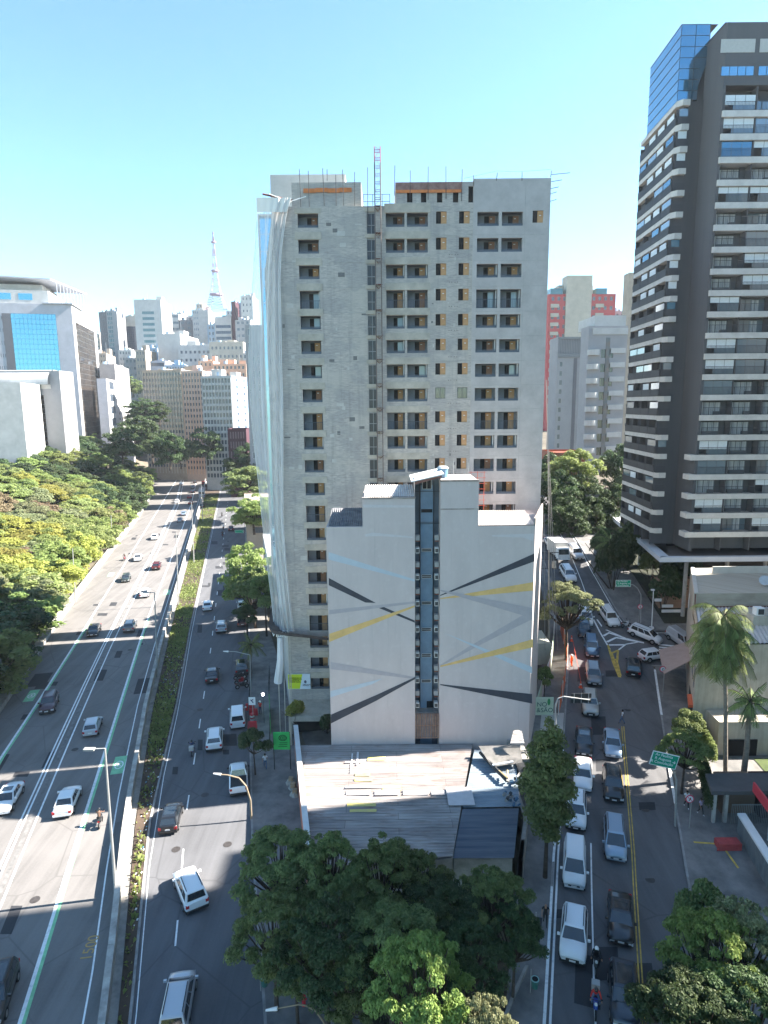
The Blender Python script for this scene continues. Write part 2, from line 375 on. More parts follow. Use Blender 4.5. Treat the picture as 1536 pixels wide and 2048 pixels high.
# spray-painted survey number on the expressway, in yellow
me = text_mesh('1500', 1.1).copy(); me.materials.append(mat('faded_yellow_spray', (.40, .26, .10), .8))
g_ = GT(181, 1922); o = link('survey_number', me, None, (g_.x, g_.y, .012), (0, 0, math.radians(98))); tag(o, kind='structure')
# road patches
mb = MB()
for (px, py, w, h, dz) in ((284, 1372, 1.6, 5, .005), (80, 1360, 2.4, 4.5, .005), (128, 1905, 0, 0, .005), (1175, 1960, 1.6, 4, .006), (1068, 1860, 1, 2.3, .125)):
    if w:
        c = GT(px, py); d = Vector((-.25 if px < 700 else .33, 1, 0)).normalized(); r = Vector((d.y, -d.x, 0))
        mb.poly([(v.x, v.y, hg(v.x, v.y) + dz) for v in (c - r * w / 2 - d * h / 2, c + r * w / 2 - d * h / 2, c + r * w / 2 + d * h / 2, c - r * w / 2 + d * h / 2)])
rp = random.Random(4)
for K, y0_, y1_, n_, lo_, hi_ in ((HWL, 34, 200, 26, 2, 16), (AVL, 30, 180, 18, 1, 7.5), (KL, 30, 84, 12, 1, 9.5)):
    for i in range(n_):
        yy = y0_ + (y1_ - y0_) * rp.random(); xx = lin(yy, K) + lo_ + (hi_ - lo_) * rp.random(); w = .5 + rp.random() * 1.3; h = .8 + rp.random() * 3.5; sl_ = .31 if K is KL else -.26
        mb.poly([(xx + a * w / 2 + b * h / 2 * sl_, yy + b * h / 2, hg(xx, yy + b * h / 2) + .0055 + .0004 * i / 30) for a, b in ((-1, -1), (1, -1), (1, 1), (-1, 1))])
struct('asphalt_patches', mb, asphalt_mat('asphalt_patch', (.035, .036, .040), .2))
mb = MB()
for px, py in ((352, 1700), (410, 1590), (455, 1690), (400, 1420), (1205, 1500), (1290, 1620), (1180, 1880), (1300, 1760), (70, 1800), (150, 1500), (260, 1300), (1255, 1420)):
    c = GT(px, py); mb.poly([(c.x + .38 * math.cos(t), c.y + .38 * math.sin(t), hg(c.x, c.y) + .0135) for t in [i * math.pi / 7 for i in range(14)]])
struct('manhole_covers', mb, mat('manhole_iron', (.045, .04, .038), .6, var=.3, scale=4))
# parapets (things)
def parapet(name, K, y0, y1, o0, o1, h, label, m, step=6, extra=None):
    r = empty(name, (lin(y0, K), y0, hg(lin(y0, K), y0)), 0, label, 'wall')
    mbx = MB(); kerb(mbx, K, y0, y1, o0, o1, h, step); mbx.build('wall', m, r)
    mbc = MB(); n = int((y1 - y0) / step); 
    for i in range(n):
        a = y0 + (y1 - y0) * i / n; b = y0 + (y1 - y0) * (i + 1) / n; xa, xb = lin(a, K), lin(b, K); za, zb = hg(xa, a) + h, hg(xb, b) + h
        mbc.hexa([(xa + o0 - .06, a, za), (xa + o1 + .06, a, za), (xb + o1 + .06, b - .04, zb), (xb + o0 - .06, b - .04, zb)], [(xa + o0 - .06, a, za + .08), (xa + o1 + .06, a, za + .08), (xb + o1 + .06, b - .04, zb + .08), (xb + o0 - .06, b - .04, zb + .08)])
    mbc.build('coping', m, r); return r
PARA = mat('parapet_concrete', (.20, .19, .175), .9, col2=(.46, .44, .40), scale=.9, detail=7, bump=.2)
parapet('concrete_parapet', HWR, 8, 440, -.60, -.25, 1.25, 'stained concrete parapet between the expressway and the planted median', PARA)
parapet('concrete_parapet', HWL, 8, 440, -1.3, -.1, .55, 'broad pale concrete parapet along the park edge of the expressway', PARA)
mb = MB(); ribbon(mb, HWR, HWR, 8, 440, .05, 5, 0, -.6, .3); struct('drain_channel', mb, CONCD)
# ================================================================== BUILDINGS
def frame(o, ang=0.0):
    """local (u along facade to the right, d inward, z up) -> world; ang = plan rotation of the facade"""
    c, s = math.cos(ang), math.sin(ang); ox, oy, oz = o
    return lambda u, d, z: (ox + u * c - d * s, oy + u * s + d * c, oz + z)
def facade(mb, u0, u1, z0, z1, ops, depth=.2, mw=0, mr=None, d=0.0):
    """wall sheet at inward distance d with rectangular openings (u0,u1,z0,z1) and reveals"""
    mr = mw if mr is None else mr
    us = sorted({u0, u1} | {min(max(o[i], u0), u1) for o in ops for i in (0, 1)}); zs = sorted({z0, z1} | {min(max(o[i], z0), z1) for o in ops for i in (2, 3)})
    for a, b in zip(us, us[1:]):
        run = None
        for c, e in zip(zs, zs[1:]):
            mu, mz = (a + b) / 2, (c + e) / 2
            hole = any(o[0] < mu < o[1] and o[2] < mz < o[3] for o in ops)
            if not hole:
                run = (run[0], e) if run else (c, e)
            if run and (hole or e == zs[-1]):
                mb.poly([(a, d, run[0]), (b, d, run[0]), (b, d, run[1]), (a, d, run[1])], mw); run = None
    for a, b, c, e in ops:
        D = d + depth
        mb.poly([(a, d, c), (a, d, e), (a, D, e), (a, D, c)], mr); mb.poly([(b, d, e), (b, d, c), (b, D, c), (b, D, e)], mr)
        mb.poly([(a, d, e), (b, d, e), (b, D, e), (a, D, e)], mr); mb.poly([(a, d, c), (a, D, c), (b, D, c), (b, d, c)], mr)
# concrete block wall
BLOCK = mat('grey_block_wall', (.3, .3, .3), .92)
n, l, b = nodes_of(BLOCK); ob, uv = facade_uv(n, l)
br = n.new('ShaderNodeTexBrick'); br.inputs['Scale'].default_value = 1.0; br.inputs['Brick Width'].default_value = .42; br.inputs['Row Height'].default_value = .2; br.inputs['Mortar Size'].default_value = .012
br.inputs['Color1'].default_value = (.25, .245, .24, 1); br.inputs['Color2'].default_value = (.40, .40, .40, 1); br.inputs['Mortar'].default_value = (.36, .355, .35, 1)
l.new(uv, br.inputs['Vector'])
s1 = noise(n, l, mapping(n, l, uv, (.5, 2.5, 1)), 1.3, 6, .42, .62); s2 = noise(n, l, uv, .25, 4, .35, .65)
c1 = mixc(n, l, s1, br.outputs[0], (.46, .45, .44)); f1 = math2(n, l, 'MULTIPLY', s2, .55)
c2 = mixc(n, l, f1, c1, (.22, .22, .225)); s3 = noise(n, l, mapping(n, l, uv, (1.5, 7, 1)), 1.2, 5, .35, .7); c3 = mixc(n, l, s3, (.25, .238, .225), (.53, .50, .455)); c4 = mixc(n, l, .62, c2, c3); c4 = mixc(n, l, 1.0, c4, (1.22, 1.17, 1.12), 'MULTIPLY'); s4 = noise(n, l, uv, .28, 6, .46, .6); c5 = mixc(n, l, math2(n, l, 'MULTIPLY', s4, .6), c4, (.50, .46, .40)); s6 = noise(n, l, mapping(n, l, uv, (.22, .36, 1)), 1.0, 3, .5, .56); c5 = mixc(n, l, math2(n, l, 'MULTIPLY', s6, .35), c5, (.26, .255, .26)); s5 = noise(n, l, mapping(n, l, uv, (1.2, .06, 1)), 1.6, 5, .52, .75); l.new(mixc(n, l, math2(n, l, 'MULTIPLY', s5, .45), c5, (.20, .195, .19)), b.inputs['Base Color'])
RENDER = mat('grey_render', (.38, .355, .34), .9, col2=(.52, .49, .465), scale=.55, detail=7, bump=.05)
BEAM = mat('raw_concrete_beam', (.34, .31, .26), .9, col2=(.54, .49, .41), scale=.8, detail=6)
INNER = mat('inner_wall_grey', (.22, .24, .27), .9, var=.15, scale=1)
PLY = mat('plywood_board', (.44, .23, .10), .8, col2=(.58, .34, .17), scale=1.2)
PLY2 = mat('brown_board', (.24, .12, .075), .8, col2=(.36, .19, .11), scale=1.2)
FRAMEM = mat('frame_metal', (.10, .11, .12), .5)
# ------------------------------------------------------------------ unfinished tower
CY = 70.0
def cx(px, py=800): return at(px, py, CY).x
CT = frame((0, CY, 0))
zt0 = at(620, 427.2, CY).z; zt17 = at(635, 1230.8, CY).z; PC = (zt0 - zt17) / 17
root = empty('unfinished_tower', (3, CY, .5), 0, 'tall unfinished grey block tower with plywood filled windows behind the muralled building', 'building')
XL, XR, XM = -11.25, 17.55, 9.55
zr = at(640, 413, CY).z; zrr = at(1020, 357, CY).z
TALL = (3, 8, 12, 17)
def ztop(nf): return zt0 - nf * PC
balc = []; wins = []; stairs = []
for nf in range(0, 22):
    zt = ztop(nf); h = 1.92 if nf in TALL else 1.38
    if nf <= 20: balc.append((-8.75, -6.6, zt - h, zt, nf))
    if nf <= 13:
        balc += [(.45, 2.4, zt - h, zt, nf), (2.66, 4.85, zt - h, zt, nf)]
        stairs.append((-1.55, -.6, zt - 2.05, zt + .1, nf)); wins += [(5.7, 6.8, zt - 1.1, zt + .1, nf), (8.1, 9.2, zt - 1.1, zt + .1, nf)]
    if nf <= 14: balc += [(10.0, 12.25, zt - h, zt, nf), (12.55, 14.75, zt - h, zt, nf)]
wins.append((15.75, 16.85, zt0 - 1.1, zt0 + .1, 0))
ops = [o[:4] for o in balc + wins + stairs]
mb = MB(CT)
facade(mb, XL, XM, .5, zr, [o for o in ops if o[0] < XM], .25, 0, 2)
facade(mb, XM, XR, .5, zrr, [o for o in ops if o[0] > XM], .25, 1, 1, -.06)
mb.poly([(XM, -.06, .5), (XM, 0, .5), (XM, 0, zrr), (XM, -.06, zrr)], 1)
# sides, back, roofs
zc = zr
def side(a, b, z0, z1, m): mb.poly([(a[0], a[1] - CY, z0), (b[0], b[1] - CY, z0), (b[0], b[1] - CY, z1), (a[0], a[1] - CY, z1)], m)
side((XR, CY - .06), (XR + 3, 100), .5, zrr, 1); side((XR + 3, 100), (XL - 7, 103), .5, zr, 0)
side((XM, CY + 4), (XR, CY + 4), zrr - 3, zrr, 1); side((XM, CY + 4), (XM, CY), zr, zrr, 1)
mb.poly([(XL, 0, zr), (XM, 0, zr), (XM + 3, 30, zr), (XL - 7, 33, zr)], 2)
mb.poly([(XM, -.06, zrr - .01), (XR, -.06, zrr - .01), (XR + .6, 4, zrr - .01), (XM, 4, zrr - .01)], 1)
mb.build('walls', [BLOCK, RENDER, BEAM], root)
_sa = math.atan2(CY - 103, 7.0); _so = [(4 + 6.2 * i, 5.4 + 6.2 * i, ztop(nf) - 1.2, ztop(nf)) for i in range(5) for nf in range(0, 17)]; _sl = math.hypot(7, 33)
mb = MB(frame((XL - 7, 103, 0), _sa)); facade(mb, 0, _sl, .5, zr, _so, .25, 0, 1); mb.build('side_wall', [BLOCK, BEAM], root)
sdw = MB(); sdw.box(0, .18, 0, .7, .2, 1.2, 0); sdw.box(.7, .12, 0, 1.4, .18, 1.2, 1); sdw = sdw.build('side_window', [BLACK, PLY], mesh_only=True)
for q in _so: link('side_window', sdw, root, Vector(frame((XL - 7, 103, 0), _sa)(q[0], 0, q[2])) - root.location, (0, 0, _sa))
# beams above the openings, horizontal floor joints
def part(nm, bx, m, par, T=None):
    a = MB(T); a.box(*bx); return a.build(nm, m, par)
for nf in range(0, 21):
    zt = ztop(nf)
    part('lintel_beam', (-9.05, -.07, zt + .02, -6.3, .0, zt + (.74 if nf else .5)), BEAM, root, CT)
    if nf <= 13:
        part('lintel_beam', (-1.75, -.05, zt + .14, -.45, 0, zt + .52), BEAM, root, CT); part('lintel_beam', (.3, -.07, zt + .02, 5.1, 0, zt + (.74 if nf else .9)), BEAM, root, CT)
mb = MB(CT)
for nf in range(1, 21):
    z = ztop(nf) + .30
    for a, b_ in ((XL, -9.1), (-6.25, -1.8), (5.2, XM - .1)): mb.box(a, -.02, z, b_, 0, z + .05)
    mb.box(XM + .1, -.075, z, XR, -.055, z + .03)
mb.box(14.95, -.075, 2, 14.98, -.055, zrr); mb.build('floor_joints', mat('joint_line', (.24, .235, .225), .9, col2=(.5, .49, .46), scale=.7), root)
rp = random.Random(31); mb = MB(CT); md = MB(CT)
for i in range(70):
    x = rp.choice([rp.uniform(XL + .3, -9.3), rp.uniform(-6.0, -2.2), rp.uniform(-6.0, -2.2), rp.uniform(5.2, 5.5), rp.uniform(6.95, 7.9)]); z = rp.uniform(8, zr - 1); w = rp.uniform(.15, .9 if x < 5 else .2); h = rp.uniform(.08, .5)
    (mb if i % 3 else md).box(x, -.006 - .0001 * i, z, x + w, -.001, z + h)
for nf in range(2, 15):
    z = ztop(nf) + .72
    for dx_ in (0, .25, .6, .85): md.box(7.1 + dx_, -.03, z + .1 * (nf % 3), 7.18 + dx_, -.001, z + .09 + .1 * (nf % 3))
mb.build('mortar_patches', mat('mortar_patch', (.50, .48, .44), .9, var=.1, scale=2), root); md.build('dark_patches', mat('damp_patch', (.17, .165, .16), .9, var=.2, scale=2), root)
# balcony fillings
def rail_mesh(w, h, z, d, mbx, bars=.16, m=0):
    mbx.box(0, d, z + h - .05, w, d + .05, z + h, m); mbx.box(0, d, z + .05, w, d + .04, z + .09, m)
    k = int(w / bars)
    for i in range(k + 1): mbx.box(i * w / k - .012, d + .01, z + .05, i * w / k + .012, d + .035, z + h, m)
BALC = {}
def balcony_kit(w, h, var):
    k = (round(w, 2), h, var)
    if k in BALC: return BALC[k]
    DP = 1.25; a = MB()
    full = 2.3
    dz0 = h - full
    # recess room
    a.poly([(0, DP, dz0), (w, DP, dz0), (w, DP, h), (0, DP, h)], 0)
    a.poly([(0, .25, dz0), (0, DP, dz0), (0, DP, h), (0, .25, h)], 0); a.poly([(w, DP, dz0), (w, .25, dz0), (w, .25, h), (w, DP, h)], 0)
    a.poly([(0, .25, h), (0, DP, h), (w, DP, h), (w, .25, h)], 0); a.poly([(0, .25, dz0), (w, .25, dz0), (w, DP, dz0), (0, DP, dz0)], 0)
    rec = a.build('balcony', INNER, mesh_only=True)
    d0 = w * .40; d1 = w * .62; d2 = w * .90
    a = MB(); a.box(d0, DP - .03, dz0, d1, DP - .01, h - .12, 0); door = a.build('doorway', BLACK, mesh_only=True)
    a = MB(); a.box(d1, DP - .09, dz0, d2, DP - .02, h - .12, 0)
    if var != 3: a.box(d1 + .12, DP - .1, h - .42, d1 + .32, DP - .09, h - .34, 1)
    ply = a.build('plywood_panel' if var != 3 else 'sliding_door', [{0: PLY, 1: PLY2, 2: PLY, 3: mat('pale_door_glass', (.30, .38, .42), .1, spec=.8)}[var], WHITE], mesh_only=True)
    a = MB()
    if h > 1.6: rail_mesh(w, .95, 0, .08, a)
    else:
        a.box(0, .06, 0, w, .12, .22); a.box(0, .06, .26, w, .10, .30)
    rl = a.build('railing', mat('grey_railing', (.07, .09, .12), .5, spec=.5), mesh_only=True)
    pip = MB(); pip.tube((w * .95, .4, dz0), (w * .95, .4, h), .05, n=5); pip = pip.build('pipe', WHITE, mesh_only=True)
    BALC[k] = (rec, door, ply, rl, pip); return BALC[k]
rnd = random.Random(3)
for (a, b_, c, e, nf) in balc:
    var = rnd.choice([0, 0, 0, 1, 2]) if nf > 1 else 1
    if (nf, round(a)) in ((3, -9), (4, -9), (6, -9), (4, 0), (5, 0), (3, 10), (3, 13), (6, 3), (6, 13), (13, 10)): var = 3
    rec, door, ply, rl, pip = balcony_kit(b_ - a, round(e - c, 2), var)
    dd = -.06 if a > XM else 0
    o = link('balcony', rec, root, Vector((a, CY + dd, c)) - root.location)
    for nm, me in (('doorway', door), ('plywood_panel' if var != 3 else 'glass_door', ply), ('railing', rl)): link(nm, me, o)
    if nf > 1 and rnd.random() < .5: link('pipe', pip, o)
def simple(name, boxes, mats): a = MB(); [a.box(*q) for q in boxes]; return a.build(name, mats, mesh_only=True)
wp = simple('window', [(0, .18, 0, .52, .2, 1.2, 0), (.52, .12, 0, 1.1, .18, 1.2, 1), (.7, .11, .7, .9, .12, .78, 2)], [BLACK, PLY, WHITE])
wg = simple('window', [(0, .15, 0, 1.1, .17, 1.2, 0), (0, .1, 0, .05, .15, 1.2, 1), (1.05, .1, 0, 1.1, .15, 1.2, 1), (.52, .1, 0, .57, .15, 1.2, 1), (0, .1, 0, 1.1, .15, .05, 1), (0, .1, 1.15, 1.1, .15, 1.2, 1)], [GLASS, FRAMEM])
for (a, b_, c, e, nf) in wins: link('window', wg if nf == 7 else wp, root, Vector((a, CY - (.06 if a > XM else 0), c)) - root.location)
sw = simple('stair_window', [(0, .2, 0, .95, .22, 2.15, 0), (0, .1, 0, .04, .18, 2.15, 1), (.46, .1, 0, .51, .18, 2.15, 1), (.91, .1, 0, .95, .18, 2.15, 1), (0, .1, .85, .95, .18, .91, 1), (0, .1, 2.0, .95, .18, 2.15, 1)], [mat('dark_stair_glass', (.045, .05, .06), .25), mat('grey_frame', (.3, .31, .32), .6)])
for (a, b_, c, e, nf) in stairs: link('stair_window', sw, root, Vector((a, CY, c)) - root.location)
# rooftop rooms
FORM = mat('red_form_boards', (.20, .10, .085), .85, col2=(.34, .22, .19), scale=1.5)
def zat(px, py, Y=CY): return at(px, py, Y).z
mb = MB(); X0, X1 = cx(582, 380), cx(722, 380); mb.box(X0, CY + .4, zr, X1, CY + 8, zat(650, 362)); mb.build('roof_room', BLOCK, root)
mb = MB(); mb.box(at(540, 350, 80).x, 80, zr, at(690, 350, 80).x, 92, zat(610, 349, 80)); mb.build('stair_tower', mat('pale_render', (.50, .49, .46), .9, var=.1, scale=.8), root)  # even pale render, paler than the block walls
mb = MB(); X0, X1 = cx(791, 380), XM; zz = zat(870, 364)
mb2 = MB(CT); ops2 = [(cx(q, 380), cx(q + 11, 380), zat(q, 405), zat(q, 372)) for q in (814, 842, 874, 906, 937)]
facade(mb2, X0, X1, zr, zz, ops2, .3, 0); mb2.box(X0, .0 - .05, zz - .75, X1 - 1.2, -.01, zz - .02, 1)
mb2.box(X0, .3, zr, X1, .35, zz, 2); mb2.poly([(X0, 0, zz), (X1, 0, zz), (X1, 6, zz), (X0, 6, zz)], 0); mb2.poly([(X0, 6, zr), (X0, 0, zr), (X0, 0, zz), (X0, 6, zz)], 0)
mb2.build('roof_parapet', [BLOCK, FORM, BLACK], root)
mb = MB(CT); 
OB = mat('orange_board', (.62, .20, .06), .7, var=.2, scale=2)
for k in range(4): part('orange_board', (cx(606 + k * 24, 380), .28 + .01 * (k % 2), zat(620, 381 - (k % 2)) - .12, cx(631 + k * 24, 380), .38, zat(620, 374 - (k % 2)) - .05), OB, root, CT)
part('orange_board', (cx(792, 380), -.12, zat(850, 386), cx(924, 380), -.06, zat(850, 380)), OB, root, CT)
for q, a, c in ((601, 340, 415), (618, 344, 414), (648, 338, 412), (655, 340, 362), (672, 350, 412), (687, 341, 412), (709, 345, 412), (735, 336, 452), (789, 333, 392), (820, 342, 400), (856, 335, 400), (892, 334, 398), (923, 340, 403), (947, 352, 372), (992, 347, 362), (1043, 346, 362), (1100, 342, 355)):
    X = cx(q, 380); mb = MB(CT); mb.tube((X, -.1, zat(q, c)), (X + (rnd.random() - .5) * .15, -.1 - rnd.random() * .2, zat(q, a)), .035, n=5); mb.build('scaffold_pole', DARK, root)
for k, (yy, L_) in enumerate(((350, 1.9), (364, 1.1), (378, .8), (388, .6), (403, .6))): mb = MB(CT); mb.tube((XR, -.1, zat(1102, yy)), (XR + L_, -.15, zat(1102, yy) + .15), .03, n=5); mb.build('scaffold_pole', DARK, root)
mb = MB(CT)
mb.path([(XM - 1, .2, zrr + .1), (12, .2, zrr + .8), (14, .2, zrr + .7), (XR, .2, zrr + .9)], .012, 4)
for a in (-1.9, -.9, .1, .9): mb.tube((a, 1.2, zr), (a, 1.2, zr + 1.5), .03, n=5)
for zz_ in (.8, 1.5): mb.tube((-1.9, 1.2, zr + zz_), (.9, 1.2, zr + zz_), .025, n=5)
mb.build('roof_guard_rail', DARK, root)
# podium at the avenue side
mb = MB(CT); mb.box(-10.9, -4.2, 3.0, -5.6, .1, 3.6, 0); mb.box(-10.9, -4.2, .1, -10.6, -3.9, 3.0, 0); mb.box(-8, -.02, .2, -6, .02, 3, 1); mb.box(-10.7, -1.2, .1, -5.6, -1.0, 3.0, 1)
mb.build('podium', [BEAM, BLACK], root)
# sign on the tower
r = empty('site_notice_board', at(598, 1362, CY - .2), 0, 'yellow and white notice board fixed low on the grey block tower', 'sign')
c0 = at(575, 1348, CY - .25); c1 = at(621, 1378, CY - .25); w_ = c1.x - c0.x; h_ = c0.z - c1.z; T = frame((c0.x, CY - .25, c1.z))
mb = MB(T); mb.box(0, 0, 0, w_, .08, h_); mb.build('panel', mat('sign_white', (.62, .70, .76), .6), r)
mb = MB(T); mb.poly([(.04, -.008, .04), (w_ * .53, -.008, .04), (w_ * .66, -.008, h_ - .04), (.04, -.008, h_ - .04)]); mb.build('yellow_field', mat('sign_lime', (.60, .72, .03), .6), r)
R90 = (math.radians(90), 0, 0)
lettering(r, 'EMPREENDIMENTO\nCOM AUMENTO DE\nPRODUÇÃO DE\nINTERESSE SOCIAL', .175, BLACK, (c0.x + .1, CY - .27, c1.z + h_ * .70), R90)
lettering(r, 'SP+', .16, BLACK, (c0.x + .15, CY - .27, c1.z + .25), R90); lettering(r, 'PREFEITURA DE\nSÃO PAULO', .13, BLACK, (c0.x + w_ * .66, CY - .27, c1.z + .52), R90)
mb = MB(T); cc = (w_ * .78, -.015, h_ * .48); ring = [(cc[0] + .15 * math.cos(t), -.015, cc[2] + .2 * math.sin(t)) for t in [i * math.pi / 6 for i in range(12)]]; mb.poly(ring); mb.build('crest', mat('crest_dark', (.10, .11, .16), .7), r)
# hoist mast
r = empty('hoist_mast', (0, CY - 1.2, 1), 0, 'slender steel lattice hoist mast with red top section climbing the unfinished tower', 'hoist')
HY = CY - 1.2; hx = at(757.5, 600, HY).x - .3; ztp = at(757, 293, HY).z; zred = at(757, 325, HY).z
chord = MB(); rung = MB(); red = MB()
for (a, c) in ((0, 0), (.6, 0), (0, .6), (.6, .6)):
    chord.tube((hx + a, HY + c, 1), (hx + a, HY + c, zred), .06, n=5); red.tube((hx + a, HY + c, zred), (hx + a, HY + c, ztp), .045, n=5)
z = 1.0; k = 0
while z < ztp - .1:
    t = red if z > zred - .3 else rung
    for yy in (0, .6): t.tube((hx, HY + yy, z), (hx + .6, HY + yy, z), .04, n=4)
    for xx in (0, .6): t.tube((hx + xx, HY, z), (hx + xx, HY + .6, z), .02, n=4)
    z2 = min(z + .75, ztp)
    t.tube((hx + (.6 if k % 2 else 0), HY, z), (hx + (0 if k % 2 else .6), HY, z2), .018, n=4); z += .75; k += 1
chord.build('chords', mat('chord_steel', (.16, .13, .115), .6, .2), r); rung.build('lattice', mat('lattice_steel', (.36, .33, .31), .6, .1), r); red.build('red_top_section', mat('mast_red', (.42, .10, .09), .6), r)
mb = MB()
for nf in range(0, 14, 1):
    z = ztop(nf) + .5; mb.box(hx - .05, HY + .62, z, hx + .65, CY - .06, z + .05)
    mb.tube((hx - .1, HY + .6, z), (hx + .3, CY - .05, z - .35), .03, n=4); mb.tube((hx + .7, HY + .6, z), (hx + .3, CY - .05, z - .35), .03, n=4)
mb.build('wall_ties', RUST, r)
# debris netting
NET = mat('white_net', (.80, .81, .82), .9); NET.blend_method = 'HASHED' if hasattr(NET, 'blend_method') else None
def netmat(name, a_lo, a_hi):
    m = mat(name, (.74, .74, .74), .95); n, l, b = nodes_of(m); tc = n.new('ShaderNodeTexCoord').outputs['Object']
    b.inputs['Specular IOR Level'].default_value = 0.0; f = noise(n, l, mapping(n, l, tc, (1.3, 1.3, .16)), 1.2, 5, .35, .7); mr = n.new('ShaderNodeMapRange'); mr.inputs[3].default_value = a_lo; mr.inputs[4].default_value = a_hi
    l.new(f, mr.inputs[0]); l.new(mr.outputs[0], b.inputs['Alpha']); return m
NETM = netmat('net_gauze', .28, .48); NETD = netmat('net_folds', .5, .75)
r = empty('debris_netting', (-12.5, CY, 15), 0, 'white translucent debris netting hanging down the left corner of the unfinished tower', 'netting')
rows = [(396, 513, 582), (430, 514, 572), (500, 510, 563), (560, 506, 560), (640, 500, 562), (720, 497, 563), (800, 500, 566), (880, 507, 566), (960, 516, 566), (1040, 524, 566), (1120, 533, 572), (1200, 543, 580), (1262, 549, 588)]
mb = MB(); mbf = MB(); NC = 26; prev = None
def rowat(y):
    for a, b_ in zip(rows, rows[1:]):
        if a[0] <= y <= b_[0]:
            t = (y - a[0]) / (b_[0] - a[0]); return a[1] + t * (b_[1] - a[1]), a[2] + t * (b_[2] - a[2])
ysn = [396 + i * (1262 - 396) / 44 for i in range(45)]
def netpt(y, k):
    L_, R_ = rowat(y); t = k / NC; Yn = CY - .45 - .35 * math.sin(k * 1.15 + .004 * y) * (.3 + .4 * (y - 396) / 866) + 5.5 * max(0, .55 - t) ** 1.3
    sag = .12 * math.sin(y * .02 + k); px = L_ + (R_ - L_) * t
    p = at(px + sag, y, Yn); return (p.x, p.y, p.z)
for y0, y1 in zip(ysn, ysn[1:]):
    for k in range(NC): (mbf if k in (9, 10, 14, 24) else mb).poly([netpt(y1, k), netpt(y1, k + 1), netpt(y0, k + 1), netpt(y0, k)])
mb.build('gauze', NETM, r, smooth=True); mbf.build('folded_gauze', NETD, r, smooth=True)
mb = MB(); 
for k in (0, NC): mb.path([netpt(y, k) for y in ysn], .025, 4)
a = at(538, 388, CY - .4); mb.path([a, at(560, 396, CY - .4), at(575, 405, CY - .4), at(612, 393, CY - .2)], .05, 5)
mb.path([netpt(1262, k) for k in range(0, NC + 1, 2)], .05, 4); mb.build('hem_rope', mat('white_rope', (.8, .8, .78), .8), r)
mb = MB(); mb.tube(at(525, 388, CY - .5), at(585, 401, CY + .3), .09, n=6); mb.build('support_pole', RUST, r)
# bundled net top
mb = MB(); P_ = [netpt(y, k) for y in (396, 410, 425) for k in range(0, NC + 1)]
for j in range(2):
    for k in range(NC): mb.poly([P_[j * (NC + 1) + k], P_[j * (NC + 1) + k + 1], P_[(j + 1) * (NC + 1) + k + 1], P_[(j + 1) * (NC + 1) + k]])
for v in range(len(mb.v)): x, y, z = mb.v[v]; mb.v[v] = (x, y - .12, z)
mb.build('gathered_top', mat('gathered_net', (.72, .70, .66), .9), r)
# safety tray under the net
r = empty('safety_tray', (-11, CY, 14.5), 0, 'dark curved catch tray below the netting at the corner of the unfinished tower', 'safety platform')
zt_ = at(560, 1262, CY - 1.5).z
mb = MB(); prev = None
pts = [(-12.6 - 2.0, CY + 9), (-12.2 - 1.9, CY + 4), (-13.6, CY + .5), (-12.9, CY - 1.4), (-11.2, CY - 2.1), (-9.0, CY - 2.1), (-7.6, CY - 2.0), (-5.6, CY - 1.9)]
inn = [(-13.4, CY + 9), (-12.3, CY + 4), (-11.35, CY), (-11.3, CY - .05), (-10.8, CY - .05), (-9, CY - .05), (-7.6, CY - .05), (-5.6, CY - .05)]
for i in range(len(pts) - 1):
    zz0 = zt_ - .0 if i < 5 else zt_ - .25 * (i - 4); zz1 = zt_ if i < 4 else zt_ - .25 * (i - 3)
    (a, b_), (c, e) = (pts[i], pts[i + 1]), (inn[i], inn[i + 1])
    mb.hexa([(*c, zz0 - .9), (*a, zz0 - .35), (*b_, zz1 - .35), (*e, zz1 - .9)], [(*c, zz0 - .8), (*a, zz0), (*b_, zz1), (*e, zz1 - .8)])
mb.build('tray', mat('tray_dark', (.055, .045, .045), .7, var=.3, scale=1), r)
mb = MB(); 
for q in ((-12.4, CY - 1.3), (-11.7, CY - 1.7), (-10.9, CY - 1.8), (-11.2, CY - 1)): mb.tube((q[0], q[1], 0.2), (q[0] + .1, q[1], zt_ - .5), .05, n=5)
mb.build('props', mat('pale_pole', (.45, .42, .36), .7), r)
mb = MB(); t0 = Vector((-13.0, CY - 1.5, zt_ - .42)); 
lettering(r, 'VIBX', .85, mat('tray_letter', (.66, .64, .58), .7), (-12.95, CY - 1.52, zt_ - .62), (math.radians(72), 0, math.radians(-14)))
mb = MB(); mb.path([at(560, 1275, CY - 1.7), at(561, 1320, CY - 1.8), at(556, 1365, CY - 1.8)], .32, 7, r1=.5); mb.build('hanging_net', netmat('net_blue', .5, .85), r)
# ------------------------------------------------------------------ building with the mural
PY = 60.0; PT = frame((0, PY, 0))
def pp(px, py): return at(px, py, PY)
root = empty('mural_building', (4, PY, 0), 0, 'pale lilac windowless building painted with crossing rays and split by a blue shaft', 'building')
xl = pp(657, 1250).x; xr = pp(1066, 1200).x; sl = pp(830, 1150).x; sr = pp(880, 1150).x
zL = pp(690, 1054).z; zML = pp(780, 998).z; zS = pp(855, 958).z; zRH = pp(920, 963).z; zRL = pp(1015, 1052).z
xa = pp(725, 1040).x; xb = pp(957, 1020).x
WALLP = mat('lilac_wall', (.47, .44, .44), .88)
n, l, b = nodes_of(WALLP); ob, uv = facade_uv(n, l)
s1 = noise(n, l, mapping(n, l, uv, (.6, .15, 1)), 1.2, 6, .3, .75); s2 = noise(n, l, uv, 1.6, 6, .55, .75); s3 = noise(n, l, mapping(n, l, uv, (1.4, .05, 1)), 2, 4, .6, .8)
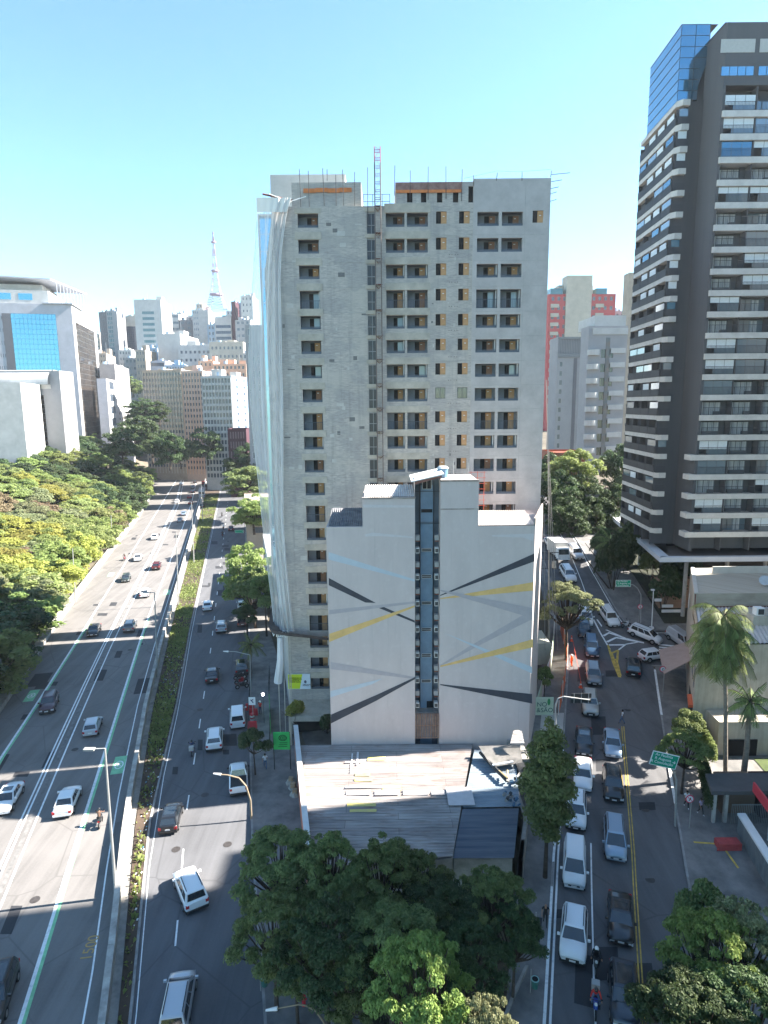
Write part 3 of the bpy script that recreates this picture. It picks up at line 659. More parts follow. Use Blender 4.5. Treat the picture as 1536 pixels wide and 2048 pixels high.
c1 = mixc(n, l, s1, (.505, .445, .425), (.58, .515, .49)); c2 = mixc(n, l, math2(n, l, 'MULTIPLY', s2, .5), c1, (.62, .575, .55)); c3 = mixc(n, l, math2(n, l, 'MULTIPLY', s3, .6), c2, (.38, .35, .33)); l.new(c3, b.inputs['Base Color'])
b.inputs['Roughness'].default_value = .9
DPB = 6.0
mb = MB(PT)
def block(u0, u1, z1, d1=DPB):
    mb.poly([(u0, 0, 0), (u1, 0, 0), (u1, 0, z1), (u0, 0, z1)]); mb.poly([(u0, d1, 0), (u0, 0, 0), (u0, 0, z1), (u0, d1, z1)]); mb.poly([(u1, 0, 0), (u1, d1, 0), (u1, d1, z1), (u1, 0, z1)])
    mb.poly([(u1, d1, 0), (u0, d1, 0), (u0, d1, z1), (u1, d1, z1)]); mb.poly([(u0, 0, z1), (u1, 0, z1), (u1, d1, z1), (u0, d1, z1)])
block(xl, xa - .003, zL); block(xa, sl, zML); block(sr, xb, zRH)
k = .33
mb.poly([(xb, .003, 0), (xr, .003, 0), (xr, .003, zRL), (xb, .003, zRL)]); mb.poly([(xr, .003, 0), (xr + 9 * k, 9, 0), (xr + 9 * k, 9, zRL), (xr, .003, zRL)]); mb.poly([(xr + 9 * k, 9, 0), (xb, 9, 0), (xb, 9, zRL), (xr + 9 * k, 9, zRL)]); mb.poly([(xb, .003, zRL - .4), (xr, .003, zRL - .4), (xr + 9 * k, 9, zRL - .4), (xb, 9, zRL - .4)])
mb.build('wall', WALLP, root)
# coping edges
mb = MB(PT)
for a, b_, z in ((sr, xb, zRH), (xa, sl, zML)): mb.box(a - .03, -.06, z, b_ + .03, .25, z + .16); 
mb.box(xb - .1, -.05, zRH - 2.75, xb + .02, .0, zRH - 2.6); mb.box(sr, -.03, zRH - 2.72, xb, 0, zRH - 2.62); mb.box(xb + .03, 0, zRL, xr, .15, zRL + .1)
mb.hexa([(xr - .15, 0, zRL), (xr + .02, 0, zRL), (xr + 9 * k, 9, zRL), (xr + 9 * k - .15, 9, zRL)], [(xr - .15, 0, zRL + .75), (xr + .02, 0, zRL + .75), (xr + 9 * k, 9, zRL + .75), (xr + 9 * k - .15, 9, zRL + .75)])
mb.build('coping', mat('coping_stained', (.16, .13, .115), .9, col2=(.42, .38, .35), scale=.9, detail=6), root)
# mural paint
mur = MB(PT); ML = [mat('mural_charcoal', (.050, .055, .068), .85, var=.22, scale=.9, detail=7), mat('mural_yellow', (.68, .45, .17), .85, var=.15, scale=.9, detail=7), mat('mural_grey', (.41, .375, .385), .85, var=.07, scale=1.5), mat('mural_sky', (.47, .53, .575), .85, var=.05, scale=1.5), mat('patch_white', (.56, .53, .53), .88, var=.06, scale=2)]
def stripe(pts, m, off): mur.poly([(pp(*q).x, -off, pp(*q).z) for q in pts], m)
STR = [([(657, 1119), (829.5, 1163.3), (829.5, 1159), (657, 1104)], 3), ([(658, 1229), (829.5, 1206.7), (829.5, 1202.5), (658, 1220)], 2),
 ([(657.5, 1170.4), (730.8, 1205), (751.7, 1205.8), (657.5, 1155.8)], 0), ([(758, 1216), (829.5, 1245.4), (829.5, 1241), (768, 1214)], 0), ([(658.5, 1284), (829.5, 1214), (829.5, 1210.5), (658.5, 1267.5)], 1),
 ([(661, 1338), (830, 1358), (830, 1354), (661, 1323.8)], 2), ([(661, 1394.6), (745, 1368), (765, 1357), (661, 1382)], 3), ([(662, 1446.7), (751.7, 1401.7), (830, 1358), (830, 1354), (752, 1390), (662, 1429)], 0),
 ([(880.5, 1182), (1064, 1236), (1065, 1216), (880.5, 1179)], 2), ([(880.5, 1333), (962, 1289), (1065, 1238), (1060, 1221.7), (939, 1292.5), (880.5, 1330)], 2), ([(889, 1266), (980.8, 1309), (1064, 1347), (1064, 1334)], 3),
 ([(880.5, 1191.8), (1069, 1122.5), (1069, 1106.7), (880.5, 1190)], 0), ([(880.5, 1198), (1066.5, 1181), (1066.5, 1164), (880.5, 1196)], 1), ([(880.5, 1334), (1066, 1294.6), (1066, 1278), (880.5, 1331)], 1), ([(880.5, 1370), (1064, 1407), (1064, 1388), (880.5, 1368)], 0),
 ([(726, 1009), (829, 1011), (829, 1015), (727, 1015)], 4), ([(729, 1069), (745, 1065), (825, 1073), (826, 1076), (760, 1072), (731, 1073)], 4), ([(983, 1070), (1068, 1067), (1066, 1082), (1045, 1075), (1010, 1074), (984, 1073)], 4)]
for i, (q, m) in enumerate(STR): stripe(q, m, .004 + .0035 * (i % 9))
mur.build('mural', ML, root)
# shaft
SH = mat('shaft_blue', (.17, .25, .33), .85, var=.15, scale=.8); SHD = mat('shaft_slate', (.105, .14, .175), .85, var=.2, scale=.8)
zb = pp(855, 1427).z; mb = MB(PT)
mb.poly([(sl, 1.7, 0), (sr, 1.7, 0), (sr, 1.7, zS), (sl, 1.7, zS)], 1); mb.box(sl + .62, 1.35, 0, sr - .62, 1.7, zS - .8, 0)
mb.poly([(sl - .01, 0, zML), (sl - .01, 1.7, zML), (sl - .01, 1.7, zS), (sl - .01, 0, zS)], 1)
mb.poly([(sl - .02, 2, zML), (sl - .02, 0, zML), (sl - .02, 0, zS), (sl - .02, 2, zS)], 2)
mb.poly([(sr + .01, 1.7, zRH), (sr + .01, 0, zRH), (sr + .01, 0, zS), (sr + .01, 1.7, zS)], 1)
for q in (sl + .5, sl + .58, sr - .55): mb.tube((q, 1.3, zb), (q, 1.3, zS - .3), .035, n=5, m=3)
for zz_ in (pp(855, 1049).z, pp(855, 1052).z, pp(855, 986).z): mb.tube((sl, 1.2, zz_), (sr, 1.2, zz_), .03, n=5, m=3)
mb.build('blue_shaft', [SH, SHD, WALLP, DARK], root)
mb = MB(PT); zz1, zz0 = zS + .55, zS - .25
mb.hexa([(sl - .35, -.4, zz0), (sr + .3, -.4, zz1 - .12), (sr + .3, 5, zz1 - .12), (sl - .35, 5, zz0)], [(sl - .35, -.4, zz0 + .1), (sr + .3, -.4, zz1), (sr + .3, 5, zz1), (sl - .35, 5, zz0 + .1)], 0)
mb.hexa([(sl, -.2, zz0 - .25), (sr + .1, -.2, zz1 - .35), (sr + .1, 0, zz1 - .35), (sl, 0, zz0 - .25)], [(sl, -.2, zz0 + .0), (sr + .1, -.2, zz1 - .13), (sr + .1, 0, zz1 - .13), (sl, 0, zz0)], 1)
mb.build('shaft_roof', [WHITE, mat('roof_timber', (.25, .12, .10), .8)], root)
# corrugated roof function (real waves)
def corrug(mbx, P, nu, nv, amp, m=0, along='v'):
    """P: 4 corners (a,b,c,d); waves repeat along a->d direction nv times (lines run a->b)"""
    a, b_, c, d = [Vector(q) for q in P]; k = mbx.p([]) ; N = nv * 4
    nor = (b_ - a).cross(d - a).normalized(); base = len(mbx.v)
    for j in range(N + 1):
        t = j / N; o = nor * (amp * math.sin(j * math.pi / 2)); p = a.lerp(d, t) + o; q = b_.lerp(c, t) + o
        mbx.v.append(tuple(p)); mbx.v.append(tuple(q))
    for j in range(N): mbx.f.append((base + 2 * j, base + 2 * j + 1, base + 2 * j + 3, base + 2 * j + 2)); mbx.m.append(m)
ROOFD = mat('dark_fibre_sheet', (.07, .075, .09), .8, col2=(.24, .24, .25), scale=1.4, detail=6); ROOFP = mat('pale_fibre_sheet', (.45, .42, .39), .8, col2=(.66, .63, .60), scale=1.2)
def wr(px0, px1, zf, dd, dz, m, name, waves):
    a = pp(px0, 1040).x; b_ = pp(px1, 1040).x; mbx = MB()
    corrug(mbx, [(a, PY + .25, zf), (a, PY + dd, zf + dz), (b_, PY + dd, zf + dz), (b_, PY + .25, zf)], 1, waves, .05); mbx.build(name, m, root)
wr(656, 725, zL + .03, 5.2, 1.0, ROOFD, 'corrugated_roof', 16); wr(729, 829, zML + .2, 4.6, .6, ROOFP, 'corrugated_roof', 22); wr(957, 1073, zRL + .03, 5.4, .6, ROOFP, 'corrugated_roof', 26)
# shaft windows, vents, door, air conditioners, louvre
vn = simple('vent_window', [(0, 0, 0, 1.0, .05, .36, 0), (.05, -.02, .05, .95, 0, .15, 1), (.05, -.02, .21, .95, 0, .31, 1)], [mat('vent_frame', (.48, .47, .46), .7), BLACK])
xc = (sl + sr) / 2
for y in (1106, 1160, 1214, 1268, 1321, 1373): link('vent_window', vn, root, Vector((xc - .5, PY + 1.3, pp(855, y).z - .18)) - root.location)
vn0 = simple('vent_window', [(0, 0, 0, 1.1, .05, .34, 0)], [BLACK]); link('vent_window', vn0, root, Vector((xc - .55, PY + 1.32, pp(855, 1026).z - .18)) - root.location)
hw = simple('shaft_window', [(0, 0, 0, .9, .05, 1.05, 0), (.05, -.02, .05, .42, 0, 1.0, 1), (.48, -.02, .05, .85, 0, 1.0, 1)], [mat('cream_frame', (.55, .53, .48), .7), BLACK])
link('shaft_window', hw, root, Vector((xc - .45, PY + 1.28, pp(853, 982).z)) - root.location)
ac1 = simple('air_conditioner', [(0, 0, 0, .38, .55, .55, 0), (.04, -.02, .08, .34, 0, .45, 1)], [mat('ac_white', (.52, .52, .50), .6), mat('ac_grille', (.06, .06, .06), .7)])
ac2 = simple('air_conditioner', [(0, 0, 0, .40, .5, .5, 0), (.0, -.1, -.1, .40, .5, -.02, 1)], [mat('ac_grey', (.30, .30, .29), .6), RUST])
zi = pp(855, 1073).z; st = (pp(855, 1073).z - pp(855, 1127).z)
for fl in range(7):
    z = zi - fl * st - .45
    for sx in (sl + .06, sr - .50):
        link('air_conditioner', ac2, root, Vector((sx, PY + .25, z)) - root.location)
        if fl < 7: link('air_conditioner', ac1, root, Vector((sx, PY + .12, z - 1.25)) - root.location)
zl0 = pp(855, 1476).z; mb = MB(PT)
for i in range(15): x = sl + .02 + i * (sr - sl - .1) / 14; mb.box(x, -.1, zl0, x + .09, -.02, zb)
for z in (zl0, (zl0 + zb) / 2, zb - .06): mb.box(sl, -.02, z, sr, .02, z + .06)
mb.build('louvre_screen', mat('louvre_brown', (.20, .12, .09), .8, col2=(.34, .26, .21), scale=2), root)
mb = MB(PT); mb.box(xc + .05, 1.25, zb, xc + .75, 1.34, zb + .7); mb.build('service_hatch', BLACK, root)
mb = MB(PT); mb.box(sl, .4, zb - .3, sr, 1.35, zb - .05); mb.build('shaft_ledge', CONCD, root)
# water tank and aerials on its roof
r = empty('water_tank', (xb - 2.3, PY + 3, zRH + .5), 0, 'small blue round water tank on the roof beside the shaft top', 'water tank')
mb = MB(); c = r.location; mb.tube((c.x - .9, c.y, c.z - .4), (c.x - .9, c.y, c.z + .5), .5, .55, 16); mb.build('tank', mat('tank_blue', (.10, .20, .30), .5), r); mb = MB(); mb.tube((c.x - .9, c.y, c.z + .5), (c.x - .9, c.y, c.z + .7), .62, .4, 16); mb.build('lid', mat('tank_lid', (.45, .5, .52), .5), r)
r = empty('roof_aerial', (xb - 1.2, PY + 2, zRH), 0, 'thin roof aerial poles standing beside the blue water tank', 'aerial')
mb = MB()
for dx, h_ in ((-1.1, 1.9), (.35, 1.6), (0, .8)): mb.tube((xb - 1.2 + dx, PY + 1.5, zRH - .2), (xb - 1.2 + dx + .02, PY + 1.5, zRH + h_), .03, n=5)
mb.tube((xb - 1.2, PY + 1.5, zRH + .5), (xb - .6, PY + 1.5, zRH + .1), .03, n=5); mb.build('poles', STEEL, r)
r = empty('red_scaffold', (xb + 1, PY + 7, zRL), 0, 'small red steel scaffold frame standing behind the right roof of the muralled building', 'scaffold')
mb = MB()
for x in (xb + .2, xb + .9, xb + 1.6):
    mb.tube((x, PY + 7, zRL - 1), (x, PY + 7, zRL + 4.6), .035, n=4)
for z in range(8): mb.tube((xb - .1, PY + 7, zRL + .3 + z * .6), (xb + 1.8, PY + 7, zRL + .3 + z * .6), .028, n=4)
mb.build('frame', mat('scaffold_red', (.55, .12, .08), .6), r)
# ------------------------------------------------------------------ low warehouse in front
root = empty('corrugated_shed', (1, 53, 0), 0, 'long low shed with patched corrugated roof in front of the muralled building', 'shed')
Zr = 3.5
def rg(px, py, z=Zr): return G(px, py, z)
SHEET = mat('old_roof_sheet', (.18, .16, .155), .75)
n, l, b = nodes_of(SHEET); tc = n.new('ShaderNodeTexCoord').outputs['Object']
s1 = noise(n, l, mapping(n, l, tc, (.25, 1.2, 1)), 1.3, 6, .35, .68); s2 = noise(n, l, mapping(n, l, tc, (.5, 3, 1)), 1.1, 5, .5, .7); s3 = noise(n, l, tc, .35, 3, .4, .6)
c1 = mixc(n, l, s1, (.27, .245, .235), (.46, .42, .395)); c2 = mixc(n, l, s2, c1, (.24, .16, .125)); c3 = mixc(n, l, math2(n, l, 'MULTIPLY', s3, .5), c2, (.36, .335, .32)); bk = n.new('ShaderNodeTexBrick'); bk.inputs['Brick Width'].default_value = 9; bk.inputs['Row Height'].default_value = .95; bk.inputs['Scale'].default_value = 1; bk.inputs['Mortar Size'].default_value = .018
bk.inputs['Color1'].default_value = (.78, .76, .76, 1); bk.inputs['Color2'].default_value = (1.12, 1.1, 1.08, 1); bk.inputs['Mortar'].default_value = (.4, .38, .36, 1); l.new(tc, bk.inputs['Vector'])
wv = n.new('ShaderNodeTexWave'); wv.bands_direction = 'Y'; wv.inputs['Scale'].default_value = .85; wv.inputs['Distortion'].default_value = .6; wv.inputs['Detail'].default_value = 3; l.new(tc, wv.inputs['Vector'])
c4 = mixc(n, l, 1.0, c3, bk.outputs[0], 'MULTIPLY'); l.new(mixc(n, l, math2(n, l, 'MULTIPLY', wv.outputs[1], .5), c4, (.15, .14, .135)), b.inputs['Base Color'])
SHEETB = mat('blue_grey_roof_sheet', (.15, .19, .23), .55, col2=(.27, .32, .36), scale=.9, stretch=(.3, 2, 1)); SHEETD = mat('dark_roof_sheet', (.075, .09, .12), .6, col2=(.17, .18, .20), scale=1.0, stretch=(.15, 2.5, 1), detail=6)
A, B, C, D = rg(588, 1494), rg(950, 1506), rg(905, 1712, 3.2), rg(622, 1740, 3.2)
A.y = min(A.y, PY - .02); B.y = PY - .05; A.y = PY - .05
mb = MB(); corrug(mb, [A, B, C, D], 1, 42, .07); mb.build('main_roof', SHEET, root)
E1, F1 = rg(1042, 1530), rg(1040, 1610); B2 = rg(952, 1508, 3.4)
mb = MB(); corrug(mb, [(B.x + .05, B.y - 1.0, 3.42), (E1.x, B.y - 1.2, 3.42), (F1.x, rg(1038, 1610).y, 3.36), (rg(925, 1612).x, rg(930, 1612).y, 3.36)], 1, 26, .035); mb.build('blue_roof', SHEETB, root)
a_ = rg(925, 1612); f_ = rg(1038, 1611); mb = MB(); corrug(mb, [(a_.x, a_.y - .02, 3.25), (f_.x, f_.y - .02, 3.25), (rg(1028, 1716, 3).x, rg(1028, 1716, 3).y, 3.0), (C.x + .03, C.y, 3.0)], 1, 34, .04); mb.build('dark_roof', SHEETD, root)
mb = MB(); mb.box(a_.x - 1.2, a_.y, 3.56, a_.x + 1.1, a_.y + 2.6, 3.6); mb.build('pale_roof_patch', mat('pale_zinc_patch', (.50, .49, .50), .6, var=.1, scale=1), root)
mb = MB(); YL = mat('yellow_roof_sheet', (.56, .50, .12), .7, col2=(.44, .38, .22), scale=1.5, stretch=(1, 4, 1))
for (x0, y0, x1, y1) in ((709, 1556, 745, 1562), (765, 1568, 802, 1580), (694, 1604, 752, 1611), (699, 1616, 753, 1622), (735, 1514, 772, 1522), (710, 1545, 740, 1552)):
    p, q = rg(x0, y1), rg(x1, y0)
    sl_ = (A.z - D.z) / (A.y - D.y) if A.y != D.y else 0
    zf = lambda y: A.z + (y - A.y) * sl_ + .085
    mb = MB(); mb.poly([(p.x, p.y, zf(p.y)), (q.x, p.y, zf(p.y)), (q.x, q.y, zf(q.y)), (p.x, q.y, zf(q.y))]); mb.build('yellow_roof_sheet', YL, root)
mb = MB(); WP = mat('white_roof_stain', (.62, .60, .60), .7, var=.12, scale=2)
for (x0, y0, x1, y1) in ((700, 1508, 706, 1545), (712, 1505, 718, 1530), (687, 1574, 692, 1626), (690, 1571, 800, 1575), (690, 1524, 724, 1526)):
    p, q = rg(x0, y1), rg(x1, y0); mb.poly([(p.x, p.y, zf(p.y) + .01), (q.x, p.y, zf(p.y) + .01), (q.x, q.y, zf(q.y) + .01), (p.x, q.y, zf(q.y) + .01)])
mb.build('roof_stains', WP, root)
mb = MB(); GP = mat('grey_roof_panel', (.27, .265, .27), .7, var=.1, scale=2)
for k in range(4):
    p, q = rg(692 + k * 57, 1589), rg(742 + k * 57, 1579); mb = MB(); mb.poly([(p.x, p.y, zf(p.y) + .012), (q.x, p.y, zf(p.y) + .012), (q.x, q.y, zf(q.y) + .012), (p.x, q.y, zf(q.y) + .012)]); mb.build('roof_panel', GP, root)
mb = MB(); mb.prism([(A.x + .1, A.y - .1), (D.x + .1, D.y), (C.x, C.y), (B.x, B.y - .1)], .1, 3.0); mb.prism([(B.x + .1, B.y - 1.2), (C.x + .1, C.y + .1), (rg(1028, 1716, 3).x - .1, rg(1028, 1716, 3).y + .1), (E1.x - .1, B.y - 1.3)], .1, 2.9); mb.build('walls', CONCD, root)
# boundary wall on the avenue side: terracotta face with white coping
r = empty('terracotta_wall', (A.x - .5, 55, 0), 0, 'terracotta painted boundary wall with white coping along the shed', 'wall')
W0 = (A.x - .55, PY + 3.5); W1 = (D.x - .45, D.y + 1.0)
mb = MB(); mb.prism([(W0[0], W0[1]), (W1[0], W1[1]), (W1[0] + .3, W1[1]), (W0[0] + .3, W0[1])], .1, 3.7); mb.build('wall', mat('terracotta_paint', (.40, .15, .10), .85, var=.15, scale=1), r)
mb = MB(); mb.prism([(W0[0] - .05, W0[1]), (W1[0] - .05, W1[1]), (W1[0] + .45, W1[1]), (W0[0] + .45, W0[1])], 3.7, 3.85); mb.build('coping', mat('white_coping', (.55, .55, .54), .8, var=.1, scale=1), r)
r = empty('stained_boundary_wall', (11, 50, 0), 0, 'mossy grey boundary wall with worn top along the side street pavement', 'wall')
mb = MB(); q = [(F1.x + .35, PY), (F1.x + .25, F1.y - .5), (rg(1032, 1716, 2.6).x + .2, rg(1032, 1716, 2.6).y), (11.0, 46.6)]
for a, b_ in zip(q, q[1:]): mb.prism([a, b_, (b_[0] + .35, b_[1]), (a[0] + .35, a[1])], 0, 2.6)
mb.build('wall', CONCD, r)
mb = MB(); q2 = [(11.0, 46.4), (10.2, 40), (9.6, 37), (7.6, 35.2)]
# junk lean-to
r = empty('lean_to_shelter', (12, 59, 3.4), 0, 'makeshift lean to with a warped grey sheet roof at the foot of the muralled building', 'shelter')
def qa(px, py, z): return rg(px, py, z)
mb = MB(); corrug(mb, [qa(957, 1492, 4.6), qa(1040, 1490, 4.6), qa(1045, 1525, 4.0), qa(985, 1535, 4.0)], 1, 16, .05); mb.build('roof_sheet', mat('grey_tin', (.20, .195, .18), .75, col2=(.33, .31, .29), scale=1), r)
mb = MB(); corrug(mb, [qa(1027, 1461, 6.2), qa(1043, 1459, 6.2), qa(1049, 1487, 5.4), qa(1020, 1487, 5.4)], 1, 9, .05); mb.build('upper_roof_sheet', ROOFP, r)
mb = MB(); 
for a, b_ in (((960, 1505), (1000, 1548)), ((968, 1512), (1012, 1560))): p, q_ = qa(*a, 4.1), qa(*b_, 3.9); mb.tube(p, q_, .16, n=6)
p, q_ = qa(985, 1530, 4.3), qa(1026, 1523, 4.3); mb.tube(p, q_, .09, n=6, m=1); p, q_ = qa(998, 1541, 4.1), qa(1015, 1556, 4.1); mb.tube(p, q_, .09, n=5, m=2); p, q_ = qa(1015, 1556, 4.1), qa(1015, 1541, 4.1); mb.tube(p, q_, .09, n=5, m=2)
mb.build('beams', [DARK, mat('pale_pipe', (.45, .50, .55), .6), mat('yellow_timber', (.48, .38, .20), .8)], r)
mb = MB(); c = qa(1030, 1500, 3.4); mb.box(c.x - .6, c.y - 2.5, 0, c.x + .9, c.y + 1.2, 3.9, 0); mb.box(c.x - .5, c.y - 5, 3.0, c.x + .7, c.y - 2.6, 3.62, 1); mb.build('lean_to_wall', [CONCD, DARK], r)
for i, (px, py, s_, lab) in enumerate(((1026, 1568, .8, 'dark heap of scrap on the edge of the blue roof'), (1024, 1600, .65, 'small black scrap pile lower down beside the roof edge'))):
    c = qa(px, py, 3.6); mb = MB(); rr = random.Random(i)
    for k in range(14):
        a = Vector((c.x + (rr.random() - .5) * 1.3, c.y + (rr.random() - .5) * 1.6, 3.5 + rr.random() * .4)); b_ = a + Vector(((rr.random() - .5), (rr.random() - .5), rr.random() * .4)) * s_; mb.tube(a, b_, .08 + rr.random() * .1, n=5, m=k % 3)
    tag(mb.build('scrap_pile', [DARK, mat('scrap_blue', (.05, .12, .2), .6), CONCD]), lab, 'scrap')
# green container-like sales stand, hoardings, rubble next to the avenue pavement
c0 = GT(545, 1500); r = empty('green_site_banner', (c0.x, c0.y + .5, 0), 0, 'bright green banner with round black emblem tied to the site fence', 'banner')
p0 = at(546, 1465, 61.0); p1 = at(580, 1499, 61.0); T = frame((p0.x, 61.0, 0)); w_ = p1.x - p0.x
mb = MB(T); mb.box(0, 0, p1.z, w_, .12, p0.z); mb.build('sheet', mat('banner_green', (.03, .42, .10), .7, var=.12, scale=1.5), r)
mb = MB(T); cx_, cz_ = w_ * .58, p1.z + (p0.z - p1.z) * .68
for R0, R1 in ((.36, .44), (.22, .30), (.06, .12)):
    for i in range(24):
        t0, t1 = i * math.pi / 12, (i + 1) * math.pi / 12; mb.poly([(cx_ + R1 * math.cos(t0), -.008, cz_ + R1 * .8 * math.sin(t0)), (cx_ + R1 * math.cos(t1), -.008, cz_ + R1 * .8 * math.sin(t1)), (cx_ + R0 * math.cos(t1), -.008, cz_ + R0 * .8 * math.sin(t1)), (cx_ + R0 * math.cos(t0), -.008, cz_ + R0 * .8 * math.sin(t0))])
for j in range(3): mb.box(cx_ - .5 + .08 * j, -.014, p1.z + .3 + j * .22, cx_ + .45, -.006, p1.z + .36 + j * .22)
mb.build('emblem', BLACK, r)
mb = MB(T); mb.box(-.05, .02, 0, .05, .1, p0.z); mb.box(w_ - .05, .02, 0, w_ + .05, .1, p0.z); mb.build('posts', DARK, r)
# construction fence along the avenue pavement (open mesh panels with posts)
r = empty('site_fence', (-13, 66, 0), 0, 'dark mesh site fence round the pavement works beside the tower', 'fence')
q = [GT(500, 1500), GT(498, 1440), GT(500, 1385), GT(505, 1345)]; q2 = [GT(540, 1500), GT(541, 1440), GT(538, 1395), GT(540, 1350)]
for Q in (q, q2):
    for a, b_ in zip(Q, Q[1:]):
        n_ = 4
        for i in range(n_ + 1):
            p = a.lerp(b_, i / n_); po = MB(); po.tube((p.x, p.y, 0), (p.x, p.y, 2.1), .035, n=5)
            if i < n_: po.build('post', DARK, r)
mb = MB()
for Q in (q, q2):
    for a, b_ in zip(Q, Q[1:]):
        for z in (.2, 1.1, 2.05): mb.tube((a.x, a.y, z), (b_.x, b_.y, z), .02, n=4)
mb.build('rails', DARK, r)
mb = MB(); p, q_ = GT(541, 1470), GT(539, 1420); mb.hexa([(p.x, p.y, 0), (p.x + .05, p.y, 0), (q_.x + .05, q_.y, 0), (q_.x, q_.y, 0)], [(p.x, p.y, 1.9), (p.x + .05, p.y, 1.9), (q_.x + .05, q_.y, 2.1), (q_.x, q_.y, 2.1)]); mb.build('green_panel', mat('hoarding_green', (.08, .45, .10), .7), r)
# rubble bags by the terracotta wall
for i, (px, py, s_, lab) in enumerate(((582, 1568, .55, 'topmost grey rubble sack against the terracotta wall'), (586, 1580, .5, 'middle rubble sack, white and slumped, against the terracotta wall'), (590, 1592, .5, 'small wooden crate below the rubble sacks by the terracotta wall'))):
    c = GT(px, py); mb = MB(); rr = random.Random(i + 20)
    lo = [(c.x + s_ * math.cos(t) * (.8 + .4 * rr.random()), c.y + s_ * math.sin(t) * (.8 + .4 * rr.random()), .1) for t in [k * math.pi / 4 for k in range(8)]]; hi = [(x * .35 + c.x * .65, y * .35 + c.y * .65, .6 + .2 * rr.random()) for x, y, z in lo]
    mb.hexa(lo, hi); mb.box(c.x - .2, c.y - .3, .35, c.x + .25, c.y + .1, .8, 1); tag(mb.build('crate' if i == 2 else 'rubble_sack', [mat('sack_grey', (.3, .29, .26), .9, var=.3, scale=5), mat('old_timber', (.33, .24, .15), .8, var=.2, scale=4)]), lab, 'crate' if i == 2 else 'sack')
# ------------------------------------------------------------------ dark balcony tower on the right
RY = 88.0; LY = 93.0; XF = 43.5; XC = 39.9
root = empty('balcony_tower', (45, LY, 9), 0, 'dark grey apartment tower with pale balcony bands and blue glass penthouse', 'building')
TWD = mat('tower_charcoal', (.050, .053, .062), .8, col2=(.072, .075, .082), scale=.5, stretch=(1, 1, .1)); TWL = mat('tower_grey_paint', (.082, .086, .094), .8, var=.1, scale=.5, stretch=(1, 1, .1)); SLAB = mat('balcony_band', (.54, .52, .49), .85, var=.12, scale=.8)
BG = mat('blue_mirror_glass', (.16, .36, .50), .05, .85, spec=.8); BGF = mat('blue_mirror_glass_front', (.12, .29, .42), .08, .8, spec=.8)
zk = [at(1400, y, RY).z for y in (222.7, 1063.8)]; PR = (zk[0] - zk[1]) / 20
zroofR = at(1480, 44, RY).z; zroofL = at(1362, 49, LY).z; zglass = at(1351, 203, LY).z
zbase = 16.9
mb = MB()
mb.box(XF + .2, RY + 1.6, zbase, 74, RY + 14, zroofR - .3, 1)          # core behind right facade
mb.box(XC + 1.3, LY, zbase, 46, LY + 12, zglass + .2, 0)               # dark wall block
mb.box(XF, RY + .0, zbase, XF + .35, LY + .2, zroofR, 1)               # return wall
mb.box(XF + .35, RY + .02, zk[0] + 3.0, 74, RY + 1.6, zroofR, 1)       # top wall
mb.box(XF - .05, RY + .5, zroofR, 74, RY + 13, zroofR + .25, 0)
mb.build('walls', [TWD, TWL], root)
mb = MB(); zz = at(1480, 105, RY).z
for k in range(4):
    x0 = at(1442, 90, RY).x + k * 4.9; mb.box(x0, RY - .03, zz, x0 + 4.3, RY + .03, at(1480, 78, RY).z)
mb.build('roof_louvres', mat('louvre_cream', (.42, .42, .40), .8, var=.06, scale=3), root)
for k in range(4):
    x0 = at(1442, 140, RY).x + k * 4.7; o = MB(); z0_ = at(1480, 151, RY).z; z1_ = at(1480, 133, RY).z; o.box(x0, RY - .02, z0_, x0 + 4.2, RY + .02, z1_, 0)
    for j in range(5): o.box(x0 + j * 1.03, RY - .04, z0_, x0 + j * 1.03 + .06, RY - .02, z1_, 1)
    o.build('ribbon_window', [BG, DARK], root)
# glass penthouse
mb = MB(); gl = [(XC, LY), (XC + .06 * 15, LY + 15)]
x1g = at(1417, 120, LY).x
mb.poly([(XC + .5, LY + 11, zglass), (XC + .05, LY, zglass), (XC + .05, LY, zroofL), (XC + .5, LY + 11, zroofL)], 0)
mb.poly([(XC + .05, LY, zglass), (x1g - 1.2, LY, zglass), (x1g - 1.2, LY, zroofL - 7.5), (x1g, LY, zroofL - 4), (x1g, LY, zroofL), (XC + .05, LY, zroofL)], 1)
mb.poly([(XC + .05, LY, zroofL), (x1g + 1, LY, zroofL), (x1g + 1, LY + 11, zroofL), (XC + .5, LY + 11, zroofL)], 2)
mb.poly([(XC + .5, LY + 11, zglass), (x1g + 1, LY + 11, zglass), (x1g + 1, LY + 11, zroofL), (XC + .5, LY + 11, zroofL)][::-1], 0)
mb.box(x1g - 1.2, LY + .6, zglass, XF + .3, LY + 1, zroofL - 3, 2); mb.box(x1g, LY + .2, zroofL - 4, XF + .3, LY + .9, zroofL + .1, 2)
mb.build('glass_penthouse', [BG, BGF, TWD], root)
mb = MB(); n7 = 7
for i in range(n7 + 1):
    z = zglass + (zroofL - zglass) * i / n7; mb.box(XC - .0, LY - .03, z - .03, x1g - (1.2 if i < 4 else 0), LY - .005, z + .03); mb.hexa([(XC + .0, LY, z - .03), (XC + .06, LY, z - .03), (XC + .51, LY + 11, z - .03), (XC + .45, LY + 11, z - .03)], [(XC + .0, LY, z + .03), (XC + .06, LY, z + .03), (XC + .51, LY + 11, z + .03), (XC + .45, LY + 11, z + .03)])
for x in (XC, XC + (x1g - XC) * .5, x1g - .05): mb.box(x, LY - .03, zglass if x < x1g - .2 else zroofL - 4, x + .06, LY - .005, zroofL)
mb.build('penthouse_mullions', DARK, root)
